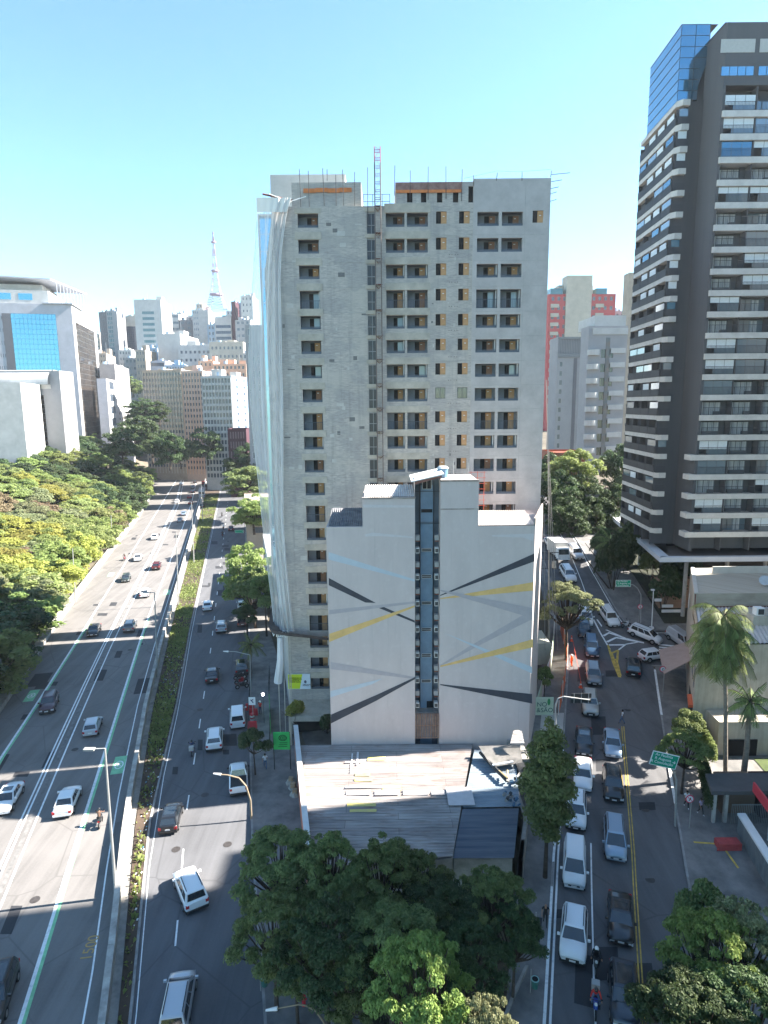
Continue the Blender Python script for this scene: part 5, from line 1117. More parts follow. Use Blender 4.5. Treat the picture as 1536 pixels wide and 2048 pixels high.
bld('dark blue glass tower with pale crown and arched top', 240, 272, 632, 590, 30, BCR, dict(kind='curtain', fl=4, m0=1, m1=1, top=9, bot=4, glass=DKG), None, ang=.05, zb=30)
bld('white tower with teal window bands and rooftop mast block', 267, 321, 599, 520, 30, BWH, dict(kind='grid', n=1, fl=4.4, ww=.55, wh=.5, m0=2, m1=2, top=9, glass=GRG, mull=6), None, ang=.05, zb=30)
bld('small blue grey block in front of the white banded tower', 292, 314, 696, 500, 16, BBL, g_(2, 4, .4, .4), None, ang=0, zb=30)
for i, (a, c, y, Y, m, st, lab) in enumerate((
    (328, 357, 628, 640, BWH, b_(6, .4, glass=FAR), 'white tower with broad horizontal bands left of the antenna'),
    (357, 385, 640, 620, BDG, g_(2, 5, .5, .5), 'dark grey tower between two white towers left of the antenna'),
    (372, 392, 633, 660, BGR, b_(4, .5), 'greyish banded block peeping over the dark grey tower'),
    (384, 416, 620, 600, BWH, g_(3, 5, .4, .4, glass=mat('bluish_far_glass', (.12, .2, .3), .1), m1=9), 'white tower with bluish left side next to the antenna'),
    (414, 430, 650, 590, BBL, g_(2, 5, .5, .5), 'blue glass fronted block at the foot of the antenna'),
    (429, 462, 634, 580, BWH, b_(5, .5, glass=DKG, top=7), 'white office block with dark bands carrying the antenna'),
    (462, 470, 603, 575, BMA, None, 'narrow dark red tower right of the antenna'),
    (469, 482, 606, 590, BBL, g_(1, 5, .6, .7, glass=DKG), 'narrow tower with dark blue windows near the netting'),
    (481, 505, 592, 560, BWH, g_(3, 5, .3, .4), 'white tower partly behind the debris netting'))):
    bld(lab, a, c, y, Y, 26, m, st, None, ang=0, zb=30)
def ORD(i): return '%d%s' % (i, {1: 'st', 2: 'nd', 3: 'rd'}.get(i % 10 if i not in (11, 12, 13) else 0, 'th'))
rf = random.Random(5); FILL = [(142, 176, 690, 520), (160, 200, 706, 480), (176, 199, 668, 620), (232, 250, 660, 640), (236, 262, 700, 500), (248, 290, 716, 470), (252, 268, 662, 680), (270, 290, 700, 455), (318, 332, 640, 700), (300, 330, 722, 430), (330, 372, 730, 410), (350, 362, 626, 700), (372, 388, 652, 680), (392, 404, 608, 720), (404, 424, 640, 660), (440, 456, 646, 620), (452, 474, 622, 660), (470, 500, 640, 520), (486, 500, 706, 430), (420, 446, 700, 480)]
LOOK = [('white', BWH), ('pale beige', BBE), ('cream', BCR), ('greyish white', BLI), ('bluish', BBL), ('grey', BGR)]
for i, (a, c, y, Y) in enumerate(FILL):
    nm_, m_ = LOOK[i % 6] if i % 4 else LOOK[0]; wv = (b_(5, .45), g_(max(2, (c - a) // 6), 4.5, .45, .45), g_(max(2, (c - a) // 8), 5, .6, .4))[i % 3]
    bld('%s skyline block, %s from the left among the small filler blocks on the hill' % (nm_, ORD(i + 1)), a, c, y, Y, 22, m_, wv, None, ang=(rf.random() - .5) * .3, zb=10)
# antenna tower
ab = at(434, 622, 585); atp = at(431, 463, 585); r = empty('antenna_tower', ab, 0, 'tall red and white lattice antenna tower on the ridge skyline', 'antenna')
H0 = atp.z - ab.z; prof = [(0, 8.5), (.10, 6.2), (.20, 4.4), (.32, 3.0), (.46, 2.0), (.60, 1.4), (.78, .8), (.93, .45), (1, .2)]
lat = MB(); pf = MB(); ARED = mat('antenna_red', (.30, .17, .20), .7); AWH = mat('antenna_white', (.42, .40, .46), .7); k = 0
for (t0, w0), (t1, w1) in zip(prof, prof[1:]):
    seg = 3 if t0 < .6 else 2
    for s_ in range(seg):
        a0 = t0 + (t1 - t0) * s_ / seg; a1 = t0 + (t1 - t0) * (s_ + 1) / seg; b0 = w0 + (w1 - w0) * s_ / seg; b1 = w0 + (w1 - w0) * (s_ + 1) / seg; m_ = k % 2; k += 1
        c0 = [(ab.x + sx * b0, ab.y + sy * b0, ab.z + H0 * a0) for sx, sy in ((-1, -1), (1, -1), (1, 1), (-1, 1))]; c1 = [(ab.x + sx * b1, ab.y + sy * b1, ab.z + H0 * a1) for sx, sy in ((-1, -1), (1, -1), (1, 1), (-1, 1))]
        for i in range(4): j = (i + 1) % 4; lat.tube(c0[i], c1[i], .22, n=4, m=m_); lat.tube(c0[i], c1[j], .12, n=4, m=m_); lat.tube(c0[j], c1[i], .12, n=4, m=m_); lat.tube(c1[i], c1[j], .12, n=4, m=m_)
lat.build('lattice', [ARED, AWH], r)
for t, rr_ in ((.20, 6.0), (.50, 3.4), (.86, 2.2)): pf.tube((ab.x, ab.y, ab.z + H0 * t), (ab.x, ab.y, ab.z + H0 * t + 1.2), rr_, n=12)
pf.build('platforms', mat('platform_mauve', (.32, .24, .32), .7), r)
mb = MB(); mb.tube((ab.x, ab.y, ab.z + H0 * .93), (ab.x, ab.y, ab.z + H0), .35, .15, 6); mb.build('spike', DARK, r)
# neighbours along the avenue behind the netting
BLG = mat('sky_mirror_glass', (.22, .50, .66), .05, .85, spec=.8)
root, T, w, H_ = bld('slender sky blue glass tower behind the netting', 515, 552, 428, 104.5, 4, BWH, dict(kind='curtain', fl=5, m0=.2, m1=.2, top=.3, bot=10, glass=BLG, frame=WHITE), None, ang=0, zb=0, roofstuff=False, pyref=640)
bld('grey apartment block with white blinds seen through the netting', 489, 552, 650, 238, 12, BGR, g_(6, 5, .55, .5, frame=WHITE), None, ang=0, zb=0, roofstuff=False, pyref=780)
bld('low row of white shops beyond the netted corner', 499, 530, 915, 248, 6, BWH, g_(2, 4, .6, .5), None, ang=.2, zb=0, roofstuff=False)
for (x0, y0, w_, d_, h, m, lab) in ((-21, 112, 16, 30, 9, BWH, 'low white commercial building beyond the netted tower corner'), (-36, 162, 20, 34, 11, BBE, 'low beige commercial building farther up the avenue behind the netting')):
    r = empty('city_building', (x0, y0, 0), 0, lab, 'building'); mb = MB(); cap = [60]
    face(r, mb, (x0, y0, 0), 0, w_, 0, h, g_(4, 3.2, .6, .5, bot=1), 0, cap); face(r, mb, (x0 - d_ * .23, y0 + d_, 0), math.atan2(-d_, d_ * .23), math.hypot(d_, d_ * .23), 0, h, g_(8, 3.2, .6, .5, bot=1), 0, cap)
    mb.poly([(x0, y0, h - .3), (x0 + w_, y0, h - .3), (x0 + w_, y0 + d_, h - .3), (x0 - d_ * .23, y0 + d_, h - .3)]); mb.poly([(x0 + w_, y0, 0), (x0 + w_, y0 + d_, 0), (x0 + w_, y0 + d_, h), (x0 + w_, y0, h)]); mb.poly([(x0 + w_, y0 + d_, 0), (x0 - d_ * .23, y0 + d_, 0), (x0 - d_ * .23, y0 + d_, h), (x0 + w_, y0 + d_, h)]); mb.build('walls', m, r)
# right-hand background
root, T, w, H_ = bld('red tower with broad cream central panel on the right skyline', 1098, 1232, 588, 290, 26, BRE, g_(11, 3.95, .5, .42, skip=(3, 4, 5, 6), frame=BCR, bot=4), None, ang=.03, zb=18, roofstuff=False)
mb = MB(T); mb.box(w * .25, -.8, 4, w * .63, 6, H_ + 7.6); mb.box(w * .18, 4, 0, w * .70, 12, H_ + 4.4); mb.build('cream_panel', BCR, root)
mb = MB(T)
for f in range(12): mb.box(w * .03, -.7, H_ - 5.8 - f * 3.95, w * .15, 0, H_ - 4.3 - f * 3.95); mb.box(w * .70, -.7, H_ - 5.8 - f * 3.95, w * .82, 0, H_ - 4.3 - f * 3.95)
mb.build('cream_balconies', BCR, root)
mb = MB(T); mb.box(w * .02, -.3, H_ - .2, w * .20, 5, H_ + 2.3); mb.box(w * .70, -.3, H_ - .2, w * .86, 5, H_ + 2.3); mb.build('glazed_crown', GRG, root)
root, T, w, H_ = bld('grey concrete block with ribbed dark roof storey', 1116, 1192, 674, 215, 9, BGR, g_(5, 3, .35, .5, skip=(1, 2), top=8, m0=.2), None, ang=.03, zb=14, roofstuff=False)
mb = MB(T)
for k in range(22): mb.box(w * .03 + k * w * .95 / 22, -.2, H_ - 5.4, w * .03 + k * w * .95 / 22 + .12, 0, H_ - .6)
mb.box(w * .01, -.35, H_ - .7, w, 0, H_); mb.box(w * .01, -.35, H_ - 6.6, w, 0, H_ - 5.4); mb.build('ribbed_storey', mat('ribbed_grey', (.17, .18, .19), .7), root)
mb = MB(T); mb.box(w * .44, -.1, 0, w * .53, 0, H_ - 6.8); mb.build('dark_strip', BDG, root)
root, T, w, H_ = bld('white building with stacked curved balconies and dark glass', 1178, 1256, 652, 172, 6, BGR, g_(1, 3.7, .32, .6, top=6, m0=0, m1=0, glass=mat('olive_glass', (.05, .055, .045), .1, spec=.8), mull=4), None, ang=.03, zb=12, roofstuff=False)
mb = MB(T); mb.box(w * .18, 1, H_ - .3, w * .98, 14, H_ + 2.8); mb.build('roof_room', BWH, root); mb = MB(T); mb.box(w * .1, -.3, H_ - 2.2, w, 0, H_ - .6); mb.build('cornice', BWH, root)
for f in range(15): mb = MB(T); mb.box(w * .70 - 1.2, -.35, H_ - 6.6 + 1.8 - f * 3.7 - 2.2, w * .96, 0, H_ - 6.6 + 1.8 - f * 3.7 - .9); mb.build('white_panel', BWH, root)
for f in range(14):
    mb = MB(T); z = H_ - 7.5 - f * 3.7; pts = [(-.4 + w * .18 + w * .16 * math.cos(t), -1.3 * math.sin(t)) for t in [math.pi * i / 8 for i in range(9)]]; mb.prism(pts[::-1], z, z + 1.4); mb.build('curved_balcony', BWH, root)
mb = MB(T); mb.box(w * .46, -.12, 0, w * .56, 0, H_ - 3); mb.build('tiled_strip', mat('brown_tile_strip', (.20, .15, .12), .7, col2=(.10, .15, .17), scale=.6), root)
bld('thin beige slab squeezed behind the dark balcony tower', 1259, 1300, 545, 205, 4, BBE, g_(2, 3, .2, .3, m1=3), None, ang=.05, zb=10, roofstuff=False)
bld('small greyish white block behind the curved balcony building', 1228, 1262, 622, 300, 20, BGR, g_(3, 3.4, .4, .4), None, ang=0, zb=20)
bld('low terracotta roofed house behind the street trees', 1105, 1172, 905, 150, 10, mat('terracotta_wall_far', (.30, .09, .05), .8), g_(4, 6, .4, .4), None, ang=0, zb=12, roofstuff=False)
# unseen towers added right of the view, roofs cut to shape sun and shadow
shadow_tower_specs = [(64, 90, -70, 61.0, 42, BBE, 'unseen beige tower added right of the gatehouse, roof stepped to shape the sunlight'), (66, 88, 70.3, 85, 48, BGR, 'unseen grey tower added behind the corner building, roof notched to shape the sunlight')]
for (x0, x1, y0, y1, h, m, lab) in shadow_tower_specs:
    r = empty('city_building', (x0, y0, 0), 0, lab, 'building'); mb = MB(); cap = [60]; z0 = 0
    face(r, mb, (x0, y1, z0), -math.pi / 2, y1 - y0, z0, h, g_(8, 3, .4, .45), 0, cap); face(r, mb, (x0, y0, z0), 0, x1 - x0, z0, h, None, 0, cap); face(r, mb, (x1, y0, z0), math.pi / 2, y1 - y0, z0, h, None, 0, cap); face(r, mb, (x1, y1, z0), math.pi, x1 - x0, z0, h, None, 0, cap)
    mb.poly([(x0, y0, h), (x1, y0, h), (x1, y1, h), (x0, y1, h)])
    if y0 < 0:
        for ya, yb, hh_ in ((y0, 33.8, 82), (33.8, 41, 42.2), (41, 57, 80), (57, y1, 61.5)): mb.box(x0 + .02, ya + .01, h - .5, x1 - .02, yb - .01, hh_)  # roof steps placed to let sun onto trees and avenue
    else:
        for ya, yb in ((y0, 75.2), (77.6, y1)): mb.box(x0 + .02, ya + .01, h - .5, x1 - .02, yb - .01, 62)
    mb.build('walls', m, r)
# ================================================================== VEHICLES  (local +y = front)
TYRE = mat('tyre_rubber', (.015, .015, .016), .9); RIM = mat('alloy_rim', (.32, .33, .34), .35, .7); CGL = mat('car_glass', (.018, .025, .032), .05, spec=.9, coat=.5)
TRIM = mat('car_trim', (.02, .02, .022), .6); HLM = mat('headlight_lens', (.55, .58, .60), .1, spec=.9); TLM = mat('tail_light_lens', (.38, .015, .02), .25, spec=.7); PLM = mat('number_plate_white', (.62, .63, .64), .6)
PAINT = {}
def paint(name):
    cols = dict(white=(.68, .69, .70), silver=(.42, .44, .47), grey=(.16, .17, .185), black=(.012, .013, .016), maroon=(.055, .018, .028), red=(.30, .02, .022), darkred=(.12, .015, .02), blue=(.03, .065, .12), bluesilver=(.26, .34, .43), darkgreen=(.03, .042, .038), beige=(.36, .355, .33), yellow=(.75, .38, .02), midnight=(.014, .022, .036), darkgrey=(.055, .058, .065))
    if name not in PAINT: PAINT[name] = mat('car_paint_' + name, cols[name], .32, .25 if name not in ('white', 'yellow') else 0, spec=.6, coat=.8)
    return PAINT[name]
# kind: L W H belt hoodz front-hood ; cabin rear base, rear top, front top, front base (fractions of L from rear)
KINDS = dict(hatch=(3.95, 1.72, 1.48, .92, .84, .02, .13, .60, .77), sedan=(4.5, 1.77, 1.45, .92, .82, .16, .29, .60, .75), suv=(4.4, 1.84, 1.66, 1.05, 1.0, .03, .10, .60, .75), mpv=(4.5, 1.80, 1.66, 1.0, .92, .02, .07, .63, .83), pickup=(5.0, 1.86, 1.76, 1.08, 1.04, .40, .44, .64, .76), van=(4.4, 1.82, 1.85, 1.05, .95, .01, .03, .66, .84), jeep=(4.3, 1.85, 1.70, 1.1, 1.06, .02, .06, .62, .71))
CARC = {}
def sub(q, u0, u1, v0, v1, off):
    a, b_, c, d = [Vector(x) for x in q]      # a,b bottom; d,c top
    nor = (b_ - a).cross(d - a).normalized() * off
    f = lambda u, v: (a.lerp(b_, u)).lerp(d.lerp(c, u), v) + nor
    return [tuple(f(u0, v0)), tuple(f(u1, v0)), tuple(f(u1, v1)), tuple(f(u0, v1))]
def car_kit(kind, col):
    k = (kind, col)
    if k in CARC: return CARC[k]
    L, Wd, H, belt, hood, c0, d0, d1, c1 = KINDS[kind]; hw = Wd / 2; P = paint(col)
    y = lambda f: (f - .5) * L
    sections = []
    NS = 17
    for i in range(NS):
        f = i / (NS - 1)
        # plan taper at both ends
        t = hw * (1 - .16 * max(0, (f - .86) / .14) ** 2 - .10 * max(0, (.08 - f) / .08) ** 2)
        if f >= c1: zt = hood + (belt - hood) * .9 * (1 - (f - c1) / (1 - c1)) - .16 * ((f - c1) / (1 - c1)) ** 3 - (.12 if f == 1 else 0)
        elif f < c0: zt = belt - .02 - .06 * (1 - f / max(c0, .01)) if kind in ('sedan',) else belt - (.04 if f == 0 else 0)
        else: zt = belt
        lo = .30 if 0 < f < 1 else .38
        sections.append((y(f), t, zt, lo))
    v = []; f_ = []
    for (yy, t, zt, lo) in sections:
        v += [(-t * .86, yy, lo), (-t * .97, yy, lo + .12), (-t, yy, .55), (-t * .99, yy, zt - .14), (-t * .92, yy, zt - .02), (-t * .5, yy, zt + .035), (0, yy, zt + .05), (t * .5, yy, zt + .035), (t * .92, yy, zt - .02), (t * .99, yy, zt - .14), (t, yy, .55), (t * .97, yy, lo + .12), (t * .86, yy, lo)]
    R_ = 13
    for i in range(NS - 1):
        for j in range(R_ - 1): f_.append((i * R_ + j, i * R_ + j + 1, (i + 1) * R_ + j + 1, (i + 1) * R_ + j))
        f_.append((i * R_ + R_ - 1, i * R_, (i + 1) * R_, (i + 1) * R_ + R_ - 1))
    f_.append(tuple(reversed(range(R_)))); f_.append(tuple(range((NS - 1) * R_, NS * R_)))
    f_ = [tuple(reversed(q)) for q in f_]
    mb = MB(); mb.v = v; mb.f = f_; mb.m = [0] * len(f_); smooth_n = len(f_)
    # greenhouse
    bz = belt - .01; wB = hw * .93; wT = hw * .76; zc = H - .06
    A = [(-wB, y(c0), bz), (wB, y(c0), bz), (wB, y(c1), bz), (-wB, y(c1), bz)]; B = [(-wT, y(d0), zc), (wT, y(d0), zc), (wT, y(d1), zc), (-wT, y(d1), zc)]
    mb.hexa(A, B, 0)
    ym = y((d0 + d1) / 2); rz = H
    mb.poly([(-wT, y(d0), zc), (-wT * .9, y(d0) + .15, rz - .01), (-wT * .9, y(d1) - .12, rz - .01), (-wT, y(d1), zc)][::-1], 0); mb.poly([(wT, y(d0), zc), (wT * .9, y(d0) + .15, rz - .01), (wT * .9, y(d1) - .12, rz - .01), (wT, y(d1), zc)], 0)
    mb.poly([(-wT * .9, y(d0) + .15, rz - .01), (wT * .9, y(d0) + .15, rz - .01), (wT * .9, y(d1) - .12, rz - .01), (-wT * .9, y(d1) - .12, rz - .01)], 0)
    mb.poly([(-wT, y(d1), zc), (wT, y(d1), zc), (wT * .9, y(d1) - .12, rz - .01), (-wT * .9, y(d1) - .12, rz - .01)][::-1], 0); mb.poly([(-wT, y(d0), zc), (wT, y(d0), zc), (wT * .9, y(d0) + .15, rz - .01), (-wT * .9, y(d0) + .15, rz - .01)], 0)
    # arches + skirts
    for fy in (.19, .81):
        for s_ in (-1, 1):
            rA = .40; pts = [(s_ * (hw + .006), y(fy) + rA * math.cos(t), .33 + rA * math.sin(t)) for t in [math.pi * i / 10 for i in range(11)]]; mb.poly(pts if s_ < 0 else pts[::-1], 1)
    mb.box(-hw * .93, y(.02), .2, hw * .93, y(.98), .4, 1)
    if kind in ('suv', 'mpv', 'jeep'):
        for s_ in (-1, 1): mb.box(s_ * wT * .86 - .025, y(d0) + .25, rz, s_ * wT * .86 + .025, y(d1) - .2, rz + .05, 1)
    if kind == 'pickup':
        mb.box(-hw * .84, y(.03), belt - .06, hw * .84, y(.385), belt + .062, 1)
    me = mb.build('body', [P, TRIM], mesh_only=True)
    for i in range(smooth_n - 2): me.polygons[i].use_smooth = True
    parts = [('body', me, None)]
    def one(nm, fn, m):
        a = MB(); fn(a); parts.append((nm, a.build(nm, m, mesh_only=True), None))
    fr = [A[3], A[2], B[2], B[3]]; fr = [A[2], A[3], B[3], B[2]]
    one('windscreen', lambda a: a.poly(sub(fr, .05, .95, .05, .95, .012)), CGL)
    one('rear_window', lambda a: a.poly(sub([A[0], A[1], B[1], B[0]], .08, .92, .18 if kind != 'pickup' else .08, .92, .012)), CGL)
    if kind != 'van' or True:
        for q in ([A[1], A[2], B[2], B[1]], [A[3], A[0], B[0], B[3]]):
            segs = [(.08, .36), (.39, .64), (.67, .92)] if kind in ('suv', 'mpv', 'sedan', 'hatch', 'jeep') else ([(.62, .93)] if kind == 'van' else [(.08, .48), (.52, .93)])
            def fn(a, q=q, segs=segs):
                for s0, s1 in segs:
                    if q[0] is A[3]: s0, s1 = 1 - s1, 1 - s0
                    a.poly(sub(q, s0, s1, .12, .90, .012))
            one('side_window', fn, CGL)
    zf = sections[-1][2]
    for s_ in (-1, 1):
        one('headlight', lambda a: a.box(s_ * hw * .70 - .19, y(1) - .16, zf - .20, s_ * hw * .70 + .13, y(1) + .015, zf - .04), HLM)
        one('tail_light', lambda a: a.box(s_ * hw * .80 - .12, y(0) - .015, belt - .32, s_ * hw * .80 + .12, y(0) + .12, belt - .08 if kind != 'jeep' else belt - .12), TLM)
        one('mirror', lambda a: a.box(s_ * (hw + .10) - .10, y(c1) - .32, belt + .0, s_ * (hw + .10) + .10, y(c1) - .18, belt + .15), P if kind != 'pickup' else TRIM)
    one('grille', lambda a: a.box(-hw * .48, y(1) - .05, .44, hw * .48, y(1) + .02, zf - .10), TRIM)
    one('number_plate', lambda a: a.box(-.21, y(1) + .02, .42, .21, y(1) + .035, .55), PLM)
    one('number_plate', lambda a: a.box(-.21, y(0) - .03, .55, .21, y(0) - .012, .68), PLM)
    for q_ in ((-hw * .88, y(0) - .04, .36, hw * .88, y(0) + .1, .52), (-hw * .80, y(1) - .1, .30, hw * .80, y(1) + .03, .43)): one('bumper', lambda a: a.box(*q_), TRIM if kind in ('suv', 'jeep', 'pickup') else P)
    wheels = []
    w_ = MB(); w_.tube((-.11, 0, 0), (.11, 0, 0), .335, n=18); wm_ = CARC.setdefault('wheel', w_.build('wheel', TYRE, mesh_only=True, smooth=False))
    q_ = MB(); 
    q_.tube((-.118, 0, 0), (.118, 0, 0), .21, n=12)
    rm_ = CARC.setdefault('rim', q_.build('rim', RIM, mesh_only=True))
    for fy in (.19, .81):
        for s_ in (-1, 1): wheels.append((s_ * (hw - .09), y(fy), .335))
    CARC[k] = (parts, wheels, wm_, rm_); return CARC[k]
GRP = {'hw': 'vehicles on the expressway', 'av': 'vehicles on the avenue', 'ss': 'vehicles queuing in the side street'}
def put_car(kind, col, px, py, where, toward, label, rot=0.0, cat='car', lod=False, dz=.75):
    p = GT(px, py, dz); p.z = hg(p.x, p.y) + .012
    s = {'hw': -.262, 'av': -.235, 'ss': .31}[where]; 
    if where == 'hw' and p.y < 80: s = -.285
    if where == 'ss' and p.y > 90: s = .06
    head = math.atan2(1, s) - math.pi / 2 + (math.pi if toward else 0) + math.radians(rot)
    r = empty('parked_car' if 'parked' in label else ('pickup_truck' if kind == 'pickup' else 'van' if kind == 'van' else 'car'), p, head, label, cat, GRP[where])
    # pitch with the slope
    d = Vector((-math.sin(head), math.cos(head), 0)); dzs = hg(p.x + d.x * 2, p.y + d.y * 2) - hg(p.x - d.x * 2, p.y - d.y * 2); r.rotation_euler = (math.atan2(dzs, 4), 0, head)
    parts, wheels, wm_, rm_ = car_kit(kind, col)
    for nm, me, _ in parts:
        if lod and nm in ('mirror', 'number_plate', 'grille', 'bumper'): continue
        link(nm, me, r)
    if 'sunroof' in label or col in ('midnight', 'black', 'darkgrey') and not lod:
        L, Wd, H, belt, hood, c0, d0, d1, c1 = KINDS[kind]; a = MB(); a.box(-Wd * .26, (d0 - .5) * L + .45, H - .012, Wd * .26, (d1 - .5) * L - .22, H + .004); link('sunroof', CARC.setdefault(('sr', kind), a.build('sunroof', CGL, mesh_only=True)), r)
    for q in wheels:
        w = link('wheel', wm_, r, q)
        if not lod: link('rim', rm_, w)
    return r
CARS = [
 ('hatch', 'silver', 185, 1449, 'hw', 0, 'silver hatchback driving away, just above the bright strip on the expressway'), ('sedan', 'white', 135, 1597, 'hw', 0, 'white sedan driving away beside the motorcyclist on the expressway', -3),
 ('sedan', 'white', 290, 1184, 'hw', 0, 'white sedan driving away on the sunlit part of the expressway'), ('suv', 'grey', 260, 1251, 'hw', 0, 'grey car driving away at the edge of the big shadow'),
 ('suv', 'darkred', 313, 1131, 'hw', 0, 'dark red car driving away in the sun, right of the dark green car'), ('hatch', 'silver', 360, 1039, 'hw', 0, 'silver grey hatchback at the far edge of the sunlit expressway'), ('sedan', 'bluesilver', 367, 1026, 'hw', 0, 'pale blue sedan just beyond the silver grey hatchback'),
 ('suv', 'maroon', 98, 1404, 'hw', 1, 'dark maroon car coming towards us beside the green lane panel', 3), ('sedan', 'black', 188, 1258, 'hw', 1, 'black car coming towards us at the shadow edge on the expressway'), ('sedan', 'white', 16, 1592, 'hw', 1, 'white car with dark sunroof coming towards us at the left edge', -3),
 ('hatch', 'darkgreen', 252, 1155, 'hw', 1, 'dark green hatchback coming towards us in the sun'), ('sedan', 'white', 276, 1114, 'hw', 1, 'white sedan coming towards us beside the lone cyclist'), ('sedan', 'white', 309, 1073, 'hw', 1, 'white sedan coming towards us farther up, next to the wall opening'), ('suv', 'black', -8, 1985, 'hw', 1, 'black car cut off by the lower left corner of the view'),
 ('sedan', 'white', 415, 1209, 'av', 0, 'white sedan driving away on the avenue below the round tree'), ('suv', 'silver', 443, 1252, 'av', 0, 'silver car driving away at the avenue shadow edge'), ('sedan', 'black', 424, 1347, 'av', 0, 'black sedan driving away in the avenue shade'), ('suv', 'white', 429, 1475, 'av', 0, 'white car driving away next to the blue scooter'),
 ('van', 'white', 475, 1432, 'av', 0, 'white panel van at the avenue kerb by the red barriers'), ('pickup', 'white', 477, 1553, 'av', 0, 'white pickup truck with open dark bed at the avenue kerb'), ('hatch', 'black', 342, 1630, 'av', 0, 'black hatchback with brown tinted rear on the avenue', -4), ('suv', 'white', 380, 1773, 'av', 0, 'white car half in the bright patch, changing lane on the avenue', 18), ('mpv', 'silver', 356, 2002, 'av', 0, 'silver roofed car nearest the bottom of the avenue', -5),
 ('sedan', 'white', 484, 1209, 'av', 0, 'white parked sedan half hidden by the avenue tree'), ('hatch', 'maroon', 484, 1240, 'av', 0, 'dark parked hatchback under the avenue palm'), ('suv', 'darkgrey', 483, 1332, 'av', 0, 'dark grey parked car in front of the parked motorcycles'), ('hatch', 'darkred', 462, 1056, 'av', 0, 'dark red hatchback near the green avenue sign'),
 ('sedan', 'white', 1166, 1543, 'ss', 1, 'white sedan between the black coupe and the cypress shaped tree'), ('suv', 'white', 1152, 1617, 'ss', 1, 'white car half hidden by the cypress shaped tree'), ('van', 'white', 1149, 1725, 'ss', 1, 'long white van with dark bumper in the left lane', 0), ('suv', 'white', 1148, 1866, 'ss', 1, 'white estate with roof rails beside the white helmeted rider', -2),
 ('sedan', 'black', 1168, 1478, 'ss', 1, 'black coupe with glossy bonnet behind the white sedan'), ('jeep', 'beige', 1180, 1405, 'ss', 1, 'pale beige boxy jeep under the black sign back', 2), ('suv', 'grey', 1187, 1346, 'ss', 1, 'grey car beside the worker and the light patch', 3), ('suv', 'blue', 1183, 1290, 'ss', 1, 'dark blue car beside the uppermost traffic cone', 3), ('sedan', 'midnight', 1168, 1251, 'ss', 1, 'dark sedan under the round sunlit tree', 3),
 ('sedan', 'bluesilver', 1225, 1482, 'ss', 1, 'pale blue sedan just below the pedestrian crossing the street'), ('suv', 'black', 1226, 1565, 'ss', 1, 'black car with lit headlights next to the white sedan', 1), ('mpv', 'bluesilver', 1230, 1673, 'ss', 1, 'pale blue people carrier with long roof in the right lane'), ('sedan', 'black', 1241, 1831, 'ss', 1, 'black sedan with long sunroof in the right lane', -2), ('suv', 'midnight', 1249, 1988, 'ss', 1, 'dark blue car at the bottom of the side street'),
 ('suv', 'white', 1216, 1230, 'ss', 1, 'white car coming round the bend beside the hatched marking', 24), ('mpv', 'white', 1289, 1268, 'ss', 1, 'white people carrier turning right beyond the hatched marking', 64), ('hatch', 'white', 1309, 1309, 'ss', 0, 'white hatchback turning into the cross street beside the awning', -62), ('suv', 'black', 1268, 1331, 'ss', 0, 'black car seen from behind left of the turning white hatchback', -6),
 ('suv', 'silver', 1150, 1103, 'ss', 1, 'silver car coming down beside the white box truck', 8), ('suv', 'white', 1135, 1146, 'ss', 1, 'white car directly in front of the box truck', 6), ('sedan', 'silver', 1101, 1084, 'ss', 1, 'light silver car behind the box truck'), ('suv', 'white', 1172, 1229, 'ss', 1, 'white car hidden under the round sunlit tree', 4), ('van', 'silver', 1361, 1278, 'ss', 1, 'pale grey van parked nose down by the corner building', 40),
]
for c in CARS:
    kd, cl, px, py, wh, tw, lb = c[:7]; put_car(kd, cl, px, py, wh, tw, lb, c[7] if len(c) > 7 else 0)
# distant queue on the expressway and avenue
FARC = [('hatch', 'red', 381, 1005, 0, 'nearest red hatchback of the queue behind the bus'), ('sedan', 'red', 379, 993, 0, 'second red car in the queue, just beyond the nearest one'), ('sedan', 'black', 403, 1011, 0, 'black car directly behind the white bus'), ('sedan', 'midnight', 386, 982, 0, 'dark blue car left of the white bus'), ('sedan', 'silver', 386, 973, 0, 'silver car left of the bus roof'), ('hatch', 'bluesilver', 362, 967, 0, 'pale blue car alone in the left lane near the treetops'),
 ('sedan', 'white', 354, 1002, 1, 'white car coming towards us beside the treetops'), ('suv', 'red', 407, 966, 0, 'red car in the queue right of the bus'), ('suv', 'white', 401, 953, 0, 'white car beyond the bus in the right lane'), ('sedan', 'darkred', 413, 970, 0, 'dark red car next to the central wall'), ('sedan', 'darkgrey', 390, 963, 0, 'dark grey car beside the yellow truck'), ('sedan', 'silver', 396, 944, 0, 'small silver car in the far queue'), ('sedan', 'white', 392, 934, 0, 'small white car in the far shaded queue'), ('hatch', 'grey', 393, 922, 0, 'small grey car at the far end of the queue'), ('sedan', 'white', 414, 927, 0, 'small white car on the avenue by the far trees'), ('hatch', 'red', 415, 938, 0, 'small red car on the far avenue'), ('suv', 'darkred', 432, 953, 0, 'dark red car on the far avenue past the flower bed'), ('sedan', 'grey', 452, 951, 0, 'grey car on the far avenue by the dark hedge'), ('sedan', 'white', 387, 914, 0, 'tiny white car farthest up the road')]
for kd, cl, px, py, tw, lb in FARC: put_car(kd, cl, px, py, 'av' if px > 413 else 'hw', tw, lb, 0, lod=True)
